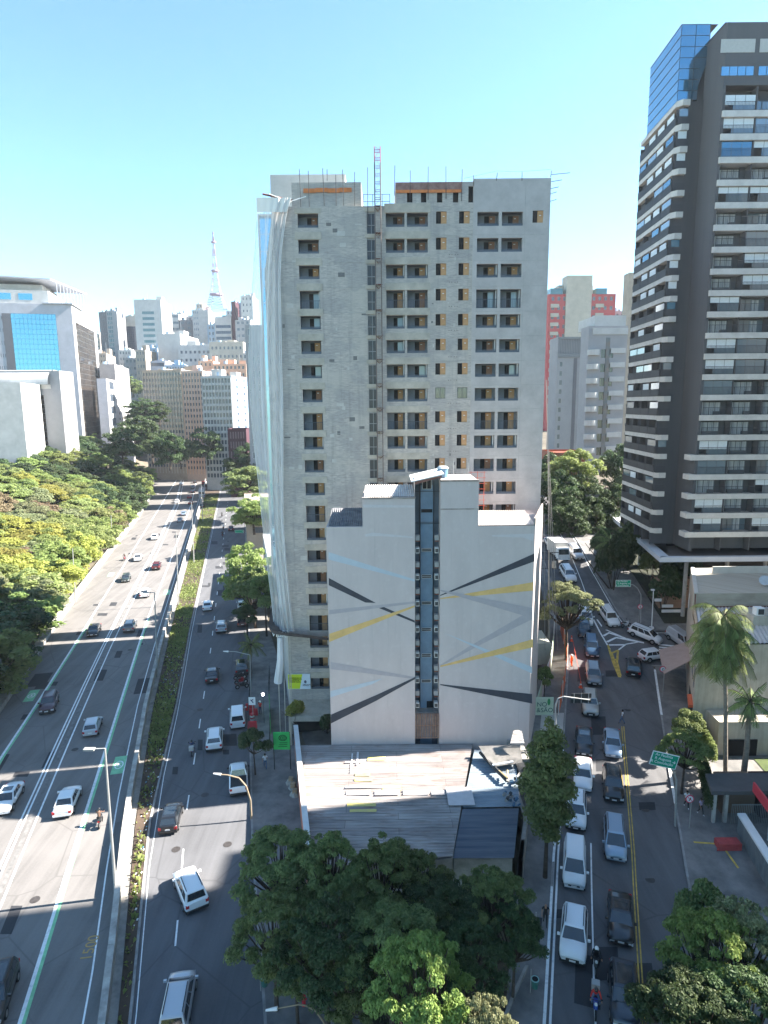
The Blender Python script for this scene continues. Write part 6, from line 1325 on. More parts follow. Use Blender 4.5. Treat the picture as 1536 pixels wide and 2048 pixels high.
# bus, trucks
def boxtruck(px, py, where, toward, label, L, Wd, H, cab, boxm, cabm, cat, rot=0, name='truck'):
    p = GT(px, py, 1.2); p.z = hg(p.x, p.y) + .012; s = {'hw': -.255, 'ss': .10}[where]; head = math.atan2(1, s) - math.pi / 2 + (math.pi if toward else 0) + math.radians(rot)
    r = empty(name, p, head, label, cat); hw = Wd / 2; me = lambda nm, fn, m: (lambda a: (fn(a), link(nm, a.build(nm, m, mesh_only=True), r)))(MB())
    if cab:
        me('cargo_box', lambda a: a.box(-hw, -L / 2, .9, hw, L / 2 - cab - .15, H), boxm)
        me('cab', lambda a: (a.hexa([(-hw * .92, L / 2 - cab, .45), (hw * .92, L / 2 - cab, .45), (hw * .92, L / 2, .45), (-hw * .92, L / 2, .45)], [(-hw * .88, L / 2 - cab, 2.35), (hw * .88, L / 2 - cab, 2.35), (hw * .85, L / 2 - .45, 2.35), (-hw * .85, L / 2 - .45, 2.35)])), cabm)
        me('windscreen', lambda a: a.poly([(hw * .78, L / 2 - .16, 1.35), (-hw * .78, L / 2 - .16, 1.35), (-hw * .76, L / 2 - .39, 2.2), (hw * .76, L / 2 - .39, 2.2)]), CGL)
        me('chassis', lambda a: a.box(-hw * .6, -L / 2 + .1, .5, hw * .6, L / 2 - .3, .9), TRIM)
        for s_ in (-1, 1): me('headlight', lambda a: a.box(s_ * hw * .7 - .14, L / 2, .65, s_ * hw * .7 + .14, L / 2 + .02, .85), HLM)
    else:
        me('body', lambda a: (a.box(-hw, -L / 2, .35, hw, L / 2, H), a.box(-hw * .6, -L / 4, H, hw * .6, L / 5, H + .22)), boxm)
        me('rear_window', lambda a: a.box(-hw * .8, -L / 2 - .03, 1.7, hw * .8, -L / 2, 2.6), CGL)
        for s_ in (-1, 1): me('side_window', lambda a: a.box(s_ * hw - .02, -L / 2 + .4, 1.5, s_ * hw + .02, L / 2 - .4, 2.5), CGL); me('tail_light', lambda a: a.box(s_ * hw * .85 - .12, -L / 2 - .03, .8, s_ * hw * .85 + .12, -L / 2, 1.2), TLM)
    for fy in (.2, .8):
        for s_ in (-1, 1): link('wheel', CARC['wheel'], r, (s_ * (hw - .14), (fy - .5) * L, .36), None).scale = (1.2, 1.1, 1.1)
    return r
boxtruck(1117, 1104, 'ss', 1, 'white box truck coming down the side street', 6.2, 2.25, 3.1, 1.6, mat('cargo_white', (.55, .53, .50), .6, var=.06, scale=1), WHITE, 'truck', 8, 'box_truck')
boxtruck(404, 987, 'hw', 0, 'white city bus with dark rear window in the queue', 11.5, 2.5, 3.1, 0, mat('bus_white', (.42, .46, .50), .4, coat=.4), WHITE, 'bus', 0, 'bus')
boxtruck(383, 955, 'hw', 0, 'small bright yellow truck in the distant queue', 5.5, 2.2, 2.6, 1.4, paint('yellow'), paint('yellow'), 'truck', 0, 'yellow_truck')
# motorcycles
MOTO = {}
def moto_kit(col):
    if col in MOTO: return MOTO[col]
    parts = []; body = mat('moto_' + col, dict(black=(.02, .02, .022), blue=(.02, .07, .35), red=(.35, .02, .02), white=(.6, .6, .6))[col], .35, coat=.5)
    a = MB(); a.tube((-.05, 0, 0), (.05, 0, 0), .30, n=16); a.tube((-.055, 0, 0), (.055, 0, 0), .16, n=8, m=1); wh = a.build('wheel', [TYRE, RIM], mesh_only=True)
    def one(nm, fn, m): b = MB(); fn(b); parts.append((nm, b.build(nm, m, mesh_only=True)))
    one('body', lambda b: (b.hexa([(-.12, -.25, .35), (.12, -.25, .35), (.12, .3, .35), (-.12, .3, .35)], [(-.15, -.35, .72), (.15, -.35, .72), (.13, .35, .75), (-.13, .35, .75)]), b.tube((0, .35, .8), (0, .62, .32), .05, n=6), b.tube((0, -.2, .4), (0, -.62, .32), .05, n=6)), body)
    one('fuel_tank', lambda b: b.hexa([(-.16, -.02, .72), (.16, -.02, .72), (.12, .38, .75), (-.12, .38, .75)], [(-.12, .02, .95), (.12, .02, .95), (.08, .32, .93), (-.08, .32, .93)]), body)
    one('seat', lambda b: b.hexa([(-.14, -.75, .74), (.14, -.75, .74), (.15, -.02, .72), (-.15, -.02, .72)], [(-.12, -.78, .86), (.12, -.78, .86), (.12, -.02, .82), (-.12, -.02, .82)]), TRIM)
    one('handlebar', lambda b: (b.tube((-.36, .30, 1.05), (.36, .30, 1.05), .02, n=5), b.tube((-.3, .32, 1.05), (-.34, .36, 1.2), .012, n=4), b.tube((.3, .32, 1.05), (.34, .36, 1.2), .012, n=4), b.box(-.4, .34, 1.18, -.28, .37, 1.26), b.box(.28, .34, 1.18, .4, .37, 1.26)), TRIM)
    one('headlight', lambda b: b.tube((0, .42, .92), (0, .50, .92), .1, n=10), HLM); one('tail_light', lambda b: b.box(-.08, -.82, .72, .08, -.76, .8), TLM)
    MOTO[col] = (parts, wh); return MOTO[col]
def put_moto(px, py, head, col, label, box=None, group='motorcycles'):
    p = GT(px, py, .5); p.z = hg(p.x, p.y) + .012; r = empty('motorcycle', p, head, label, 'motorcycle', group); parts, wh = moto_kit(col)
    for nm, me in parts: link(nm, me, r)
    for y in (-.62, .64): link('wheel', wh, r, (0, y, .30))
    if box: a = MB(); a.box(-.25, -1.0, .86, .25, -.55, 1.3); link('top_box', a.build('top_box', mat('box_' + box, dict(grey=(.35, .35, .34), black=(.02, .02, .02))[box], .6), mesh_only=True), r)
    return r
# ================================================================== PEOPLE
SKIN = mat('skin', (.30, .17, .11), .6); SKIN2 = mat('skin_brown', (.16, .085, .055), .6)
CL = {}
def cloth(n):
    c = dict(black=(.02, .02, .022), white=(.62, .62, .63), navy=(.03, .04, .09), blue=(.06, .12, .28), red=(.55, .04, .03), grey=(.22, .23, .25), orange=(.75, .17, .03), lilac=(.40, .32, .45), denim=(.08, .13, .22), brown=(.12, .07, .05))[n]
    return mat('cloth_' + n, c, .9, var=.12, scale=8)
def person(loc, head, pose, shirt, trouser, label, hair=(.02, .015, .012), skin=None, hat=None, shoes=None, group=None, scale=1.0):
    skin = skin or SKIN
    J = dict(pel=(0, 0, .95), sp=(0, .01, 1.12), ch=(0, .01, 1.32), nk=(0, .01, 1.50), hd=(0, .03, 1.60), tp=(0, .03, 1.70))
    for s, n in ((-1, 'l'), (1, 'r')):
        J['sh' + n] = (s * .19, 0, 1.42); J['el' + n] = (s * .26, -.02, 1.14); J['wr' + n] = (s * .27, .05, .90); J['hp' + n] = (s * .10, 0, .90); J['kn' + n] = (s * .11, .02, .50); J['an' + n] = (s * .11, -.02, .09); J['to' + n] = (s * .12, .15, .04)
    if pose == 'walk':
        J['knl'] = (-.11, .18, .52); J['anl'] = (-.11, .26, .10); J['tol'] = (-.12, .42, .06); J['knr'] = (.11, -.03, .50); J['anr'] = (.11, -.30, .14); J['tor'] = (.12, -.16, .05)
        J['ell'] = (-.25, -.14, 1.16); J['wrl'] = (-.25, -.10, .92); J['elr'] = (.25, .10, 1.16); J['wrr'] = (.25, .26, .98)
    if pose == 'ride':
        for k, v in dict(pel=(0, -.35, .92), sp=(0, -.28, 1.08), ch=(0, -.16, 1.27), nk=(0, -.06, 1.42), hd=(0, .0, 1.52), tp=(0, .01, 1.62)).items(): J[k] = v
        for s, n in ((-1, 'l'), (1, 'r')):
            J['sh' + n] = (s * .19, -.10, 1.36); J['el' + n] = (s * .30, .10, 1.14); J['wr' + n] = (s * .33, .28, 1.07); J['hp' + n] = (s * .11, -.35, .88); J['kn' + n] = (s * .24, .05, .72); J['an' + n] = (s * .20, -.12, .34); J['to' + n] = (s * .20, .04, .28)
    if pose == 'carry':
        for s, n in ((-1, 'l'), (1, 'r')): J['el' + n] = (s * .26, .12, 1.16); J['wr' + n] = (s * .12, .30, 1.18)
    Rd = dict(pel=.135, sp=.125, ch=.15, nk=.058, hd=.092, tp=.075, sh=.07, el=.048, wr=.034, hp=.095, kn=.065, an=.045, to=.038)
    names = list(J); E_ = [('pel', 'sp'), ('sp', 'ch'), ('ch', 'nk'), ('nk', 'hd'), ('hd', 'tp')]
    for n in 'lr': E_ += [('ch', 'sh' + n), ('sh' + n, 'el' + n), ('el' + n, 'wr' + n), ('pel', 'hp' + n), ('hp' + n, 'kn' + n), ('kn' + n, 'an' + n), ('an' + n, 'to' + n)]
    me = bpy.data.meshes.new('tmp'); me.from_pydata([J[n] for n in names], [(names.index(a), names.index(b)) for a, b in E_], []); o = bpy.data.objects.new('tmp', me); COL.objects.link(o)
    o.modifiers.new('s', 'SKIN'); sv = me.skin_vertices[0].data
    for i, n in enumerate(names): r_ = Rd[n[:2]] if n[:2] in Rd and n not in Rd else Rd[n]; sv[i].radius = (r_, r_ * (.8 if n in ('ch', 'sp', 'pel') else 1)); 
    sv[0].use_root = True
    o.modifiers.new('u', 'SUBSURF').levels = 1; bpy.context.view_layer.update()
    bm_ = bpy.data.meshes.new_from_object(o.evaluated_get(bpy.context.evaluated_depsgraph_get())); bpy.data.objects.remove(o)
    mb = MB(); mb.v = [tuple(v.co) for v in bm_.vertices]; mb.f = [tuple(p.vertices) for p in bm_.polygons]
    segs = [(Vector(J[a]), Vector(J[b]), a, b) for a, b in E_]
    for p in bm_.polygons:
        c = p.center; best = 9; w = None
        for A_, B_, a, b in segs:
            d = B_ - A_; t = max(0, min(1, (c - A_).dot(d) / max(d.length_squared, 1e-6))); q = (A_ + d * t - c).length
            if q < best: best = q; w = (a, b, t)
        a, b, t = w
        m = 0
        if a[:2] in ('hp', 'kn') or (a == 'pel' and b[:2] == 'hp') or (a == 'pel' and t < .35): m = 2
        elif a[:2] == 'an': m = 3
        elif a in ('pel', 'sp') or (a == 'ch' and not (b == 'nk' and t > .55)) or (a[:2] == 'sh' and t < (1 if pose == 'ride' else .6)): m = 1
        elif a[:2] == 'el' and pose == 'ride' and t < .85: m = 1
        elif a[:2] == 'sh': m = 1 if pose in ('ride', 'carry') else 0
        mb.m.append(m)
    for n in 'lr':      # five fingers curled from each palm
        w_ = Vector(J['wr' + n]); d = (w_ - Vector(J['el' + n])).normalized(); sd_ = Vector((1, 0, 0)); s = -1 if n == 'l' else 1
        palm = w_ + d * .075; mb.tube(w_ - d * .01, palm, .032, .036, 8)
        for k in range(4): b0 = palm + sd_ * (.012 * (k - 1.5) * 1.6); ln = (.034, .04, .037, .028)[k]; mid = b0 + d * ln; mb.tube(b0, mid, .0095, n=6); mb.tube(mid, mid + (d + Vector((0, .7, 0))).normalized() * ln * .8, .009, .007, 6)
        b0 = w_ + d * .025 + Vector((-s * .03, .01, 0)); mb.tube(b0, b0 + (d + Vector((-s * .5, .5, 0))).normalized() * .05, .011, .008, 6)
    h = Vector(J['hd']); mb.tube(h + Vector((0, .085, .0)), h + Vector((0, .115, -.02)), .010, .014, 6)
    for s in (-1, 1): mb.tube(h + Vector((s * .085, .0, .0)), h + Vector((s * .105, -.005, .0)), .022, .02, 8); mb.tube(h + Vector((s * .034, .082, .02)), h + Vector((s * .034, .094, .02)), .010, n=6, m=4)
    mb.tube(h + Vector((-.025, .088, -.045)), h + Vector((.025, .088, -.045)), .006, n=5, m=5)
    r = link('person', mb.build('person', [skin, cloth(shirt), cloth(trouser), shoes or cloth('black'), mat('eye_dark', (.02, .015, .01), .4), mat('lip', (.22, .08, .07), .6)], mesh_only=True, smooth=True)); r.location = loc; r.rotation_euler = (0, 0, head); r.scale = (scale,) * 3
    tag(r, label, 'person', group)
    a = MB(); t = Vector(J['tp']); NS_, NR = 10, 5
    def dome(c, rx, ry, rz, m, lo=-.1):
        rows_ = []
        for i in range(NR + 1):
            ph = lo * math.pi + (0.5 - lo) * math.pi * i / NR; rows_.append([(c.x + rx * math.cos(ph) * math.cos(th), c.y + ry * math.cos(ph) * math.sin(th), c.z + rz * math.sin(ph)) for th in [2 * math.pi * k / NS_ for k in range(NS_)]])
        for i in range(NR):
            for k in range(NS_): a.poly([rows_[i][k], rows_[i][(k + 1) % NS_], rows_[i + 1][(k + 1) % NS_], rows_[i + 1][k]], m)
    if hat: dome(h + Vector((0, 0, .03)), .145, .16, .15, 0, -.25); a.poly([(h.x - .09, h.y + .15, h.z + .06), (h.x + .09, h.y + .15, h.z + .06), (h.x + .09, h.y + .165, h.z - .03), (h.x - .09, h.y + .165, h.z - .03)], 1); link('helmet', a.build('helmet', [hat, CGL], mesh_only=True, smooth=True), r)
    elif hair: dome(h + Vector((0, -.015, .03)), .10, .11, .125, 0, -.12); link('hair', a.build('hair', mat('hair_%d' % int(hair[0] * 1000), hair, .8), mesh_only=True, smooth=True), r)
    return r
def ped(px, py, head, *a, **k):
    p = GT(px, py, 0); p.z += .125; return person(p, math.radians(head), *a, **k)
ped(1090, 1852, 165, 'walk', 'black', 'black', 'bald man in black clothes walking on the side street pavement', hair=None)
ped(1372, 1618, 170, 'walk', 'white', 'black', 'man in a white shirt walking beside the round red sign', shoes=cloth('white'))
ped(1400, 1632, 195, 'walk', 'lilac', 'black', 'woman in a lilac top with white shoes walking near the hedge', shoes=cloth('white'), scale=.95)
p_ = ped(1244, 1448, 60, 'walk', 'white', 'denim', 'person in a white top crossing the side street behind the pale blue sedan', skin=SKIN2); p_.location.z -= .12
ped(1143, 1336, 100, 'stand', 'orange', 'orange', 'worker in orange with white helmet beside the orange fence', hat=mat('helmet_white', (.7, .7, .68), .4))
ped(531, 1540, 10, 'walk', 'white', 'denim', 'man in a white shirt with a backpack on the avenue pavement')
ped(521, 1430, 160, 'stand', 'red', 'navy', 'site worker in red with white helmet inside the mesh fence', hat=mat('helmet_white', (.7, .7, .68), .4))
ped(1305, 1172, 170, 'stand', 'black', 'black', 'figure in black standing by the white gate post of the tower garden')
# riders and motorcycles
def rider(px, py, head, mcol, shirt, trouser, mlabel, rlabel, helmet, box=None):
    m = put_moto(px, py, head, mcol, mlabel, box); person(m.location.copy(), head, 'ride', shirt, trouser, rlabel, hat=helmet, group='motorcycle riders'); return m
HB = mat('helmet_black', (.02, .02, .022), .3, coat=.5); HW_ = mat('helmet_gloss_white', (.7, .7, .7), .3, coat=.5)
A_AV = .23; A_HW = .27; A_SS = math.pi - .30
rider(200, 1640, A_HW, 'black', 'brown', 'black', 'dark motorcycle leaning into the bright strip of the expressway', 'rider in brown on the dark expressway motorcycle', HB)
rider(249, 1117, A_HW + math.pi, 'red', 'brown', 'navy', 'small red motorcycle near the expressway edge wall', 'rider in brown on the small red motorcycle', HB)
rider(384, 1500, A_AV, 'blue', 'navy', 'navy', 'blue scooter on the avenue left of the white car', 'rider in navy with dark helmet on the blue scooter', HB, 'grey')
rider(447, 1056, A_AV, 'black', 'white', 'black', 'black motorcycle left of the dark red hatchback', 'rider in white on the motorcycle beside the dark red hatchback', HW_)
rider(445, 1070, A_AV, 'red', 'brown', 'black', 'red motorcycle in the sunlit avenue patch', 'rider in brown on the red motorcycle in the sun', HB)
rider(444, 1031, A_AV, 'black', 'black', 'black', 'black motorcycle farther up the shaded avenue', 'rider in black farther up the shaded avenue', HB)
rider(471, 1041, A_AV, 'black', 'grey', 'black', 'dim motorcycle near the kerb under the wide dark tree', 'rider in grey near the kerb under the wide dark tree', HB)
rider(1192, 1925, A_SS, 'black', 'black', 'black', 'black motorcycle between the white estate and the dark blue car', 'rider in black with a white helmet between the lanes', HW_)
rider(1191, 2008, A_SS, 'blue', 'red', 'denim', 'blue motorcycle with a pale top box at the bottom of the side street', 'rider in a red jacket on the blue motorcycle', HB, 'grey')
for i, (px, py, c, lb) in enumerate(((480, 1352, 'black', 'black parked motorcycle nearest the dark grey parked car'), (482, 1361, 'red', 'red parked motorcycle, middle of the three at the avenue kerb'), (484, 1370, 'black', 'black parked motorcycle, last of the three at the avenue kerb'), (1252, 1250, 'white', 'white parked motorcycle on the corner pavement behind the turning people carrier'))):
    m = put_moto(px, py, -1.2, c, lb)
    if px > 1000: m.location.z += .12
# ================================================================== VEGETATION
def leafmat(name, c1, c2, tr=.35):
    m = bpy.data.materials.new(name); m.use_nodes = True; n = m.node_tree.nodes; l = m.node_tree.links; b = n['Principled BSDF']; o_ = n['Material Output']
    oi = n.new('ShaderNodeObjectInfo'); tc = n.new('ShaderNodeTexCoord').outputs['Object']
    f = noise(n, l, tc, .9, 3, .35, .65); ge = n.new('ShaderNodeNewGeometry'); f2 = math2(n, l, 'ADD', math2(n, l, 'MULTIPLY', f, .6), math2(n, l, 'MULTIPLY', ge.outputs['Random Per Island'], .4))
    c = mixc(n, l, f2, c1, c2); hs = n.new('ShaderNodeHueSaturation'); l.new(c, hs.inputs['Color']); mr = n.new('ShaderNodeMapRange'); mr.inputs[3].default_value = .475; mr.inputs[4].default_value = .515; l.new(oi.outputs['Random'], mr.inputs[0]); l.new(mr.outputs[0], hs.inputs['Hue'])
    mv = n.new('ShaderNodeMapRange'); mv.inputs[3].default_value = .8; mv.inputs[4].default_value = 1.2; l.new(oi.outputs['Random'], mv.inputs[0]); l.new(mv.outputs[0], hs.inputs['Value'])
    l.new(hs.outputs[0], b.inputs['Base Color']); b.inputs['Roughness'].default_value = .6; b.inputs['Specular IOR Level'].default_value = .25
    t = n.new('ShaderNodeBsdfTranslucent'); l.new(hs.outputs[0], t.inputs[0]); ms = n.new('ShaderNodeMixShader'); ms.inputs[0].default_value = tr; l.new(b.outputs[0], ms.inputs[1]); l.new(t.outputs[0], ms.inputs[2]); l.new(ms.outputs[0], o_.inputs[0]); return m
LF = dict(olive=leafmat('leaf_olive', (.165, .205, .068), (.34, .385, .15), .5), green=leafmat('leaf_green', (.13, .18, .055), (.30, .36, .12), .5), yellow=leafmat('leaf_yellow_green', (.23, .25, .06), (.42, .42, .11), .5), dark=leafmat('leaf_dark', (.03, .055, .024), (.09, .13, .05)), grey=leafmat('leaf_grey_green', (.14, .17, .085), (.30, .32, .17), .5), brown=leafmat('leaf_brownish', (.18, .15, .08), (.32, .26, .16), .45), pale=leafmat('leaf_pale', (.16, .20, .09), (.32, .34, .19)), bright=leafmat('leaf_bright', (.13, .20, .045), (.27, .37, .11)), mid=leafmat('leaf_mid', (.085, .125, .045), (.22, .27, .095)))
BARK = mat('bark', (.06, .045, .035), .95, var=.35, scale=3); BARKP = mat('bark_pale', (.20, .17, .14), .95, var=.3, scale=3)
def leaf_mesh(name, blobs, n, size, rng, up=.5, keep=-.35, fill=.22, m=None):
    B = np.array([b[0] for b in blobs]); Rr = np.array([b[1] for b in blobs]); w = (Rr[:, 0] * Rr[:, 1]) ** 1.0; w = w / w.sum()
    idx = rng.choice(len(blobs), n, p=w); d = rng.normal(size=(n, 3)); d /= np.linalg.norm(d, axis=1)[:, None]
    low = d[:, 2] < keep; d[low, 2] *= -1
    rad = 1.0 - np.abs(rng.normal(size=n)) * fill; rad += rng.normal(size=n) * .05
    p = B[idx] + Rr[idx] * d * rad[:, None]
    nr = d * (1 - up) + np.array([0, 0, up]) + rng.normal(size=(n, 3)) * .45; nr /= np.linalg.norm(nr, axis=1)[:, None]
    t = np.cross(nr, rng.normal(size=(n, 3)) + np.array([0, 0, .0])); t /= np.linalg.norm(t, axis=1)[:, None]; b = np.cross(nr, t)
    s = size * (.55 + .9 * rng.random(n))[:, None]
    V = np.empty((n, 4, 3)); V[:, 0] = p - t * s; V[:, 1] = p - b * s * .55 + nr * s * .12; V[:, 2] = p + t * s; V[:, 3] = p + b * s * .55 + nr * s * .12
    me = bpy.data.meshes.new(name); me.vertices.add(4 * n); me.vertices.foreach_set('co', V.reshape(-1)); me.loops.add(4 * n); me.loops.foreach_set('vertex_index', np.arange(4 * n, dtype=np.int32)); me.polygons.add(n); me.polygons.foreach_set('loop_start', np.arange(0, 4 * n, 4, dtype=np.int32)); me.update(calc_edges=True)
    return me
def broad(seed, R=5., H=10., n=7000, size=.26, nb=16, flat=.62, base=.42, br=.22, bv=.16, fill=.22, vol=False):
    rng = np.random.default_rng(seed); blobs = []; hub = H * base
    for i in range(nb):
        th = i * 2.39996 + rng.random() * .5; rr_ = R * math.sqrt((i + .5) / nb) * .82; zz = H - (H - hub) * (.16 + .62 * (rr_ / R) ** 2) + rng.normal() * R * .09; rr_ *= (.85 + .3 * rng.random()); zz = H * (base + (1 - base) * (rng.random() ** .7) * (1 - .38 * (rr_ / R) ** 2)) if vol else zz
        r0 = R * (br + bv * rng.random() ** 1.6); blobs.append(((rr_ * math.cos(th), rr_ * math.sin(th), zz - r0 * flat), (r0 * (1 + .2 * rng.random()), r0 * (1 + .2 * rng.random()), r0 * flat)))
    me = leaf_mesh('crown', blobs, n, size, rng, fill=fill); tr = MB(); lean = Vector((rng.normal() * .25, rng.normal() * .25, 0)); top = Vector((0, 0, hub)) + lean
    tr.path([(0, 0, -.4), tuple(lean * .5 + Vector((0, 0, hub * .5))), tuple(top)], R * .055, 8, r1=R * .036)
    for b in blobs[::2] if nb > 10 else blobs:
        e = Vector(b[0]); mid = top.lerp(e, .5) + Vector((0, 0, -.25)); tr.tube(top, mid, R * .026, R * .016, 5); tr.tube(mid, e, R * .016, R * .006, 5)
    return me, tr
TM = {}
def proto(key, seed, bark, lf, **k):
    me, tr = broad(seed, **k); tm = tr.build('trunk', bark, mesh_only=True, smooth=True); TM[key] = (me, tm); return TM[key]
CM = {}
def tree(key, leaf, loc, h, R, rz, label, group=None, name='tree', cat='tree', H0=10., R0=5.):
    k = (key, leaf)
    if k not in CM:
        me = TM[key][0].copy(); me.materials.clear(); me.materials.append(LF[leaf]); CM[k] = me
    r = empty(name, loc, rz, label, cat, group); r.scale = (R / R0, R / R0, h / H0); link('trunk', TM[key][1], r); link('crown', CM[k], r); return r
for i in range(5): proto('b%d' % i, 11 + i, BARK, 'olive', n=9500, size=.2, nb=34, br=.13, bv=.17, fill=.35, base=.3)
for i in range(3): proto('n%d' % i, 31 + i, BARK, 'mid', n=30000, size=.115, nb=90, br=.05, bv=.16, flat=.5, fill=.5, base=.38)
for i in range(3): proto('d%d' % i, 71 + i, BARK, 'mid', n=11000, size=.22, nb=60, br=.15, bv=.14, flat=.75, base=.22, fill=.35, vol=True)
proto('u0', 51, BARK, 'mid', n=14000, size=.2, flat=.34, base=.62, nb=20); proto('u1', 52, BARK, 'mid', n=14000, size=.2, flat=.4, base=.58, nb=18)
proto('s0', 61, BARK, 'mid', n=9000, size=.2, nb=9)
# cypress-shaped
rng = np.random.default_rng(5); bl = []
for i in range(20): z = 2.6 + i * .36; rr_ = 1.5 * math.sin(math.pi * min(1, (i + 1.6) / 21.5)) ** .75 + .15; th = i * 2.4; bl.append(((rr_ * .45 * math.cos(th), rr_ * .45 * math.sin(th), z), (rr_ * .72, rr_ * .72, .62)))
me = leaf_mesh('crown', bl, 17000, .11, rng, up=.25, fill=.35); tr = MB(); tr.path([(0, 0, -.3), (0, 0, 3), (.1, 0, 8.5)], .16, 8, r1=.04); TM['c0'] = (me, tr.build('trunk', BARK, mesh_only=True))
# shrub
rng = np.random.default_rng(6); me = leaf_mesh('crown', [((rng.normal() * .5, rng.normal() * .5, .7 + rng.random() * .5), (.65, .65, .55)) for _ in range(7)], 3500, .10, rng); tr = MB(); [tr.tube((0, 0, -.1), (rng.normal() * .5, rng.normal() * .5, .9), .04, .015, 5) for _ in range(6)]; TM['sh'] = (me, tr.build('trunk', BARK, mesh_only=True))
def shrub(px, py, s, leaf, label, h=None, dz=0, group=None):
    p = GT(px, py, dz); return tree('sh', leaf, (p.x, p.y, p.z + dz), (h or s) * 1.0, s, px, label, group, 'shrub', 'shrub', 1.2, 1.2)
# palms
def palm_mesh(seed, nf, L, droop, leafw, leaflets=26, up=.6):
    rng = random.Random(seed); a = MB()
    for i in range(nf):
        th = i * 2.4 + rng.random() * .3; el = (up + .9) * (1 - i / nf) - .55 + rng.random() * .15; pos = Vector((0, 0, 0)); d = Vector((math.cos(th) * math.cos(el), math.sin(th) * math.cos(el), math.sin(el))); Ln = L * (.8 + .3 * rng.random()); prev = pos
        side = Vector((-math.sin(th), math.cos(th), 0))
        for s in range(leaflets):
            nxt = prev + d * Ln / leaflets; d = (d + Vector((0, 0, -droop / leaflets))).normalized(); t = s / leaflets
            if s % 6 == 0: a.tube(prev, prev + d * Ln / leaflets * 6, .03 * (1 - t) + .008, n=4, m=1)
            if t > .12:
                ll = leafw * math.sin(math.pi * min(1, t * .9 + .12)) ** .6 * (.85 + .3 * rng.random())
                for sg in (-1, 1):
                    e = prev + side * sg * ll * .65 + d * ll * .35 + Vector((0, 0, -ll * (.55 + .3 * rng.random()))); w = d * .055; a.poly([prev - w, prev + w, e + w * .3, e - w * .3], 0)
            prev = nxt
    return a
PM = palm_mesh(3, 26, 3.9, 2.5, 1.15, 30, .75).build('fronds', [LF['mid'], BARK], mesh_only=True); PS = palm_mesh(4, 16, 2.4, 1.5, .6, 18, .9).build('fronds', [LF['mid'], BARK], mesh_only=True)
def palm(base, top, me, sc, label, skirt=True, group=None, tiers=0):
    r = empty('palm_tree', base, 0, label, 'palm tree', group); a = MB(); a.path([tuple(Vector(base) - Vector((0, 0, .3))), tuple(Vector(base).lerp(Vector(top), .5) + Vector((.1, 0, 0))), tuple(top)], .26 * sc, 9, r1=.17 * sc); a.build('trunk', BARKP, r)
    for k in range(tiers + 1): f = link('fronds', me, r, Vector(top) - Vector(base) - Vector((0, 0, 1.1 * k)), (0, 0, k * 1.3)); f.scale = (sc * (1 + .08 * k),) * 3
    if skirt:
        s = MB(); rn = random.Random(8)
        for k in range(60): th = rn.random() * 6.28; z0 = -rn.random() * 1.6; s.tube((top[0] + .2 * math.cos(th), top[1] + .2 * math.sin(th), top[2] + z0), (top[0] + .55 * math.cos(th), top[1] + .55 * math.sin(th), top[2] + z0 - 1.5), .035, .01, 4)
        s.build('dead_fronds', mat('dry_frond', (.20, .16, .11), .9, var=.3, scale=3), r)
    return r
# --- park canopy left of the expressway
rn = random.Random(77); cnt = {}

PLB = {'olive': 'olive green tree of the park canopy', 'green': 'mid green tree of the park canopy', 'yellow': 'yellowish green tree of the park canopy', 'grey': 'grey green tree of the park canopy', 'brown': 'thin brownish tree of the park canopy', 'dark': 'dark green tree of the park canopy'}
def pxof(p):
    q = M.inverted() @ Vector(p); return 768 + FPX * q.x / -q.z, 1024 - FPX * q.y / -q.z
y = 66.0; row = 0
while y < 300:
    x0 = lin(y, HWL) - 3.4; k = 0; stp = 6.6 if y < 150 else 8.0
    while True:
        X = x0 - k * stp - rn.random() * 1.6 - (row % 2) * 1.4; Yj = y + (rn.random() - .5) * 3.4; k += 1
        if k > 22: break
        z = hg(X, Yj); px, py = pxof((X, Yj, z + 9))
        if px < -260: break
        h = 8.6 + rn.random() * 3.2; 
        if Yj < 92: h *= .9
        u_ = rn.random()
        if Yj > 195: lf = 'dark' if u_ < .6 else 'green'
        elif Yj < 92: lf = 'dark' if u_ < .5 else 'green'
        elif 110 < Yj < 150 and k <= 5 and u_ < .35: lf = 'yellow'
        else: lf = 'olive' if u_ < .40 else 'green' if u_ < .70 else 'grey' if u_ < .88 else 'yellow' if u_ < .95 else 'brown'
        zone = 'beside the expressway wall' if k <= 2 else ('in the nearest part by the left edge' if Yj < 100 else 'in the middle of the wood' if Yj < 170 else 'at the far end of the wood')
        tree(('d%d' % rn.randrange(3)) if (k == 1 or Yj < 96) else ('b%d' % rn.randrange(5)), lf, (X, Yj, z), h, 5.4 + rn.random() * 2.2, rn.random() * 6.28, '%s park tree, %s back from the expressway wall, %s rank from the near end' % (PLB[lf].split(' tree')[0], ORD(k), ORD(row + 1)), 'trees of the park wood', 'park_tree')
    y += stp * .92; row += 1
def tree_top(key, leaf, px, pyt, Y, h, R, label, group=None):
    p = at(px, pyt, Y); return tree(key, leaf, (p.x, p.y, p.z - h), h, R, px * .37, label, group)
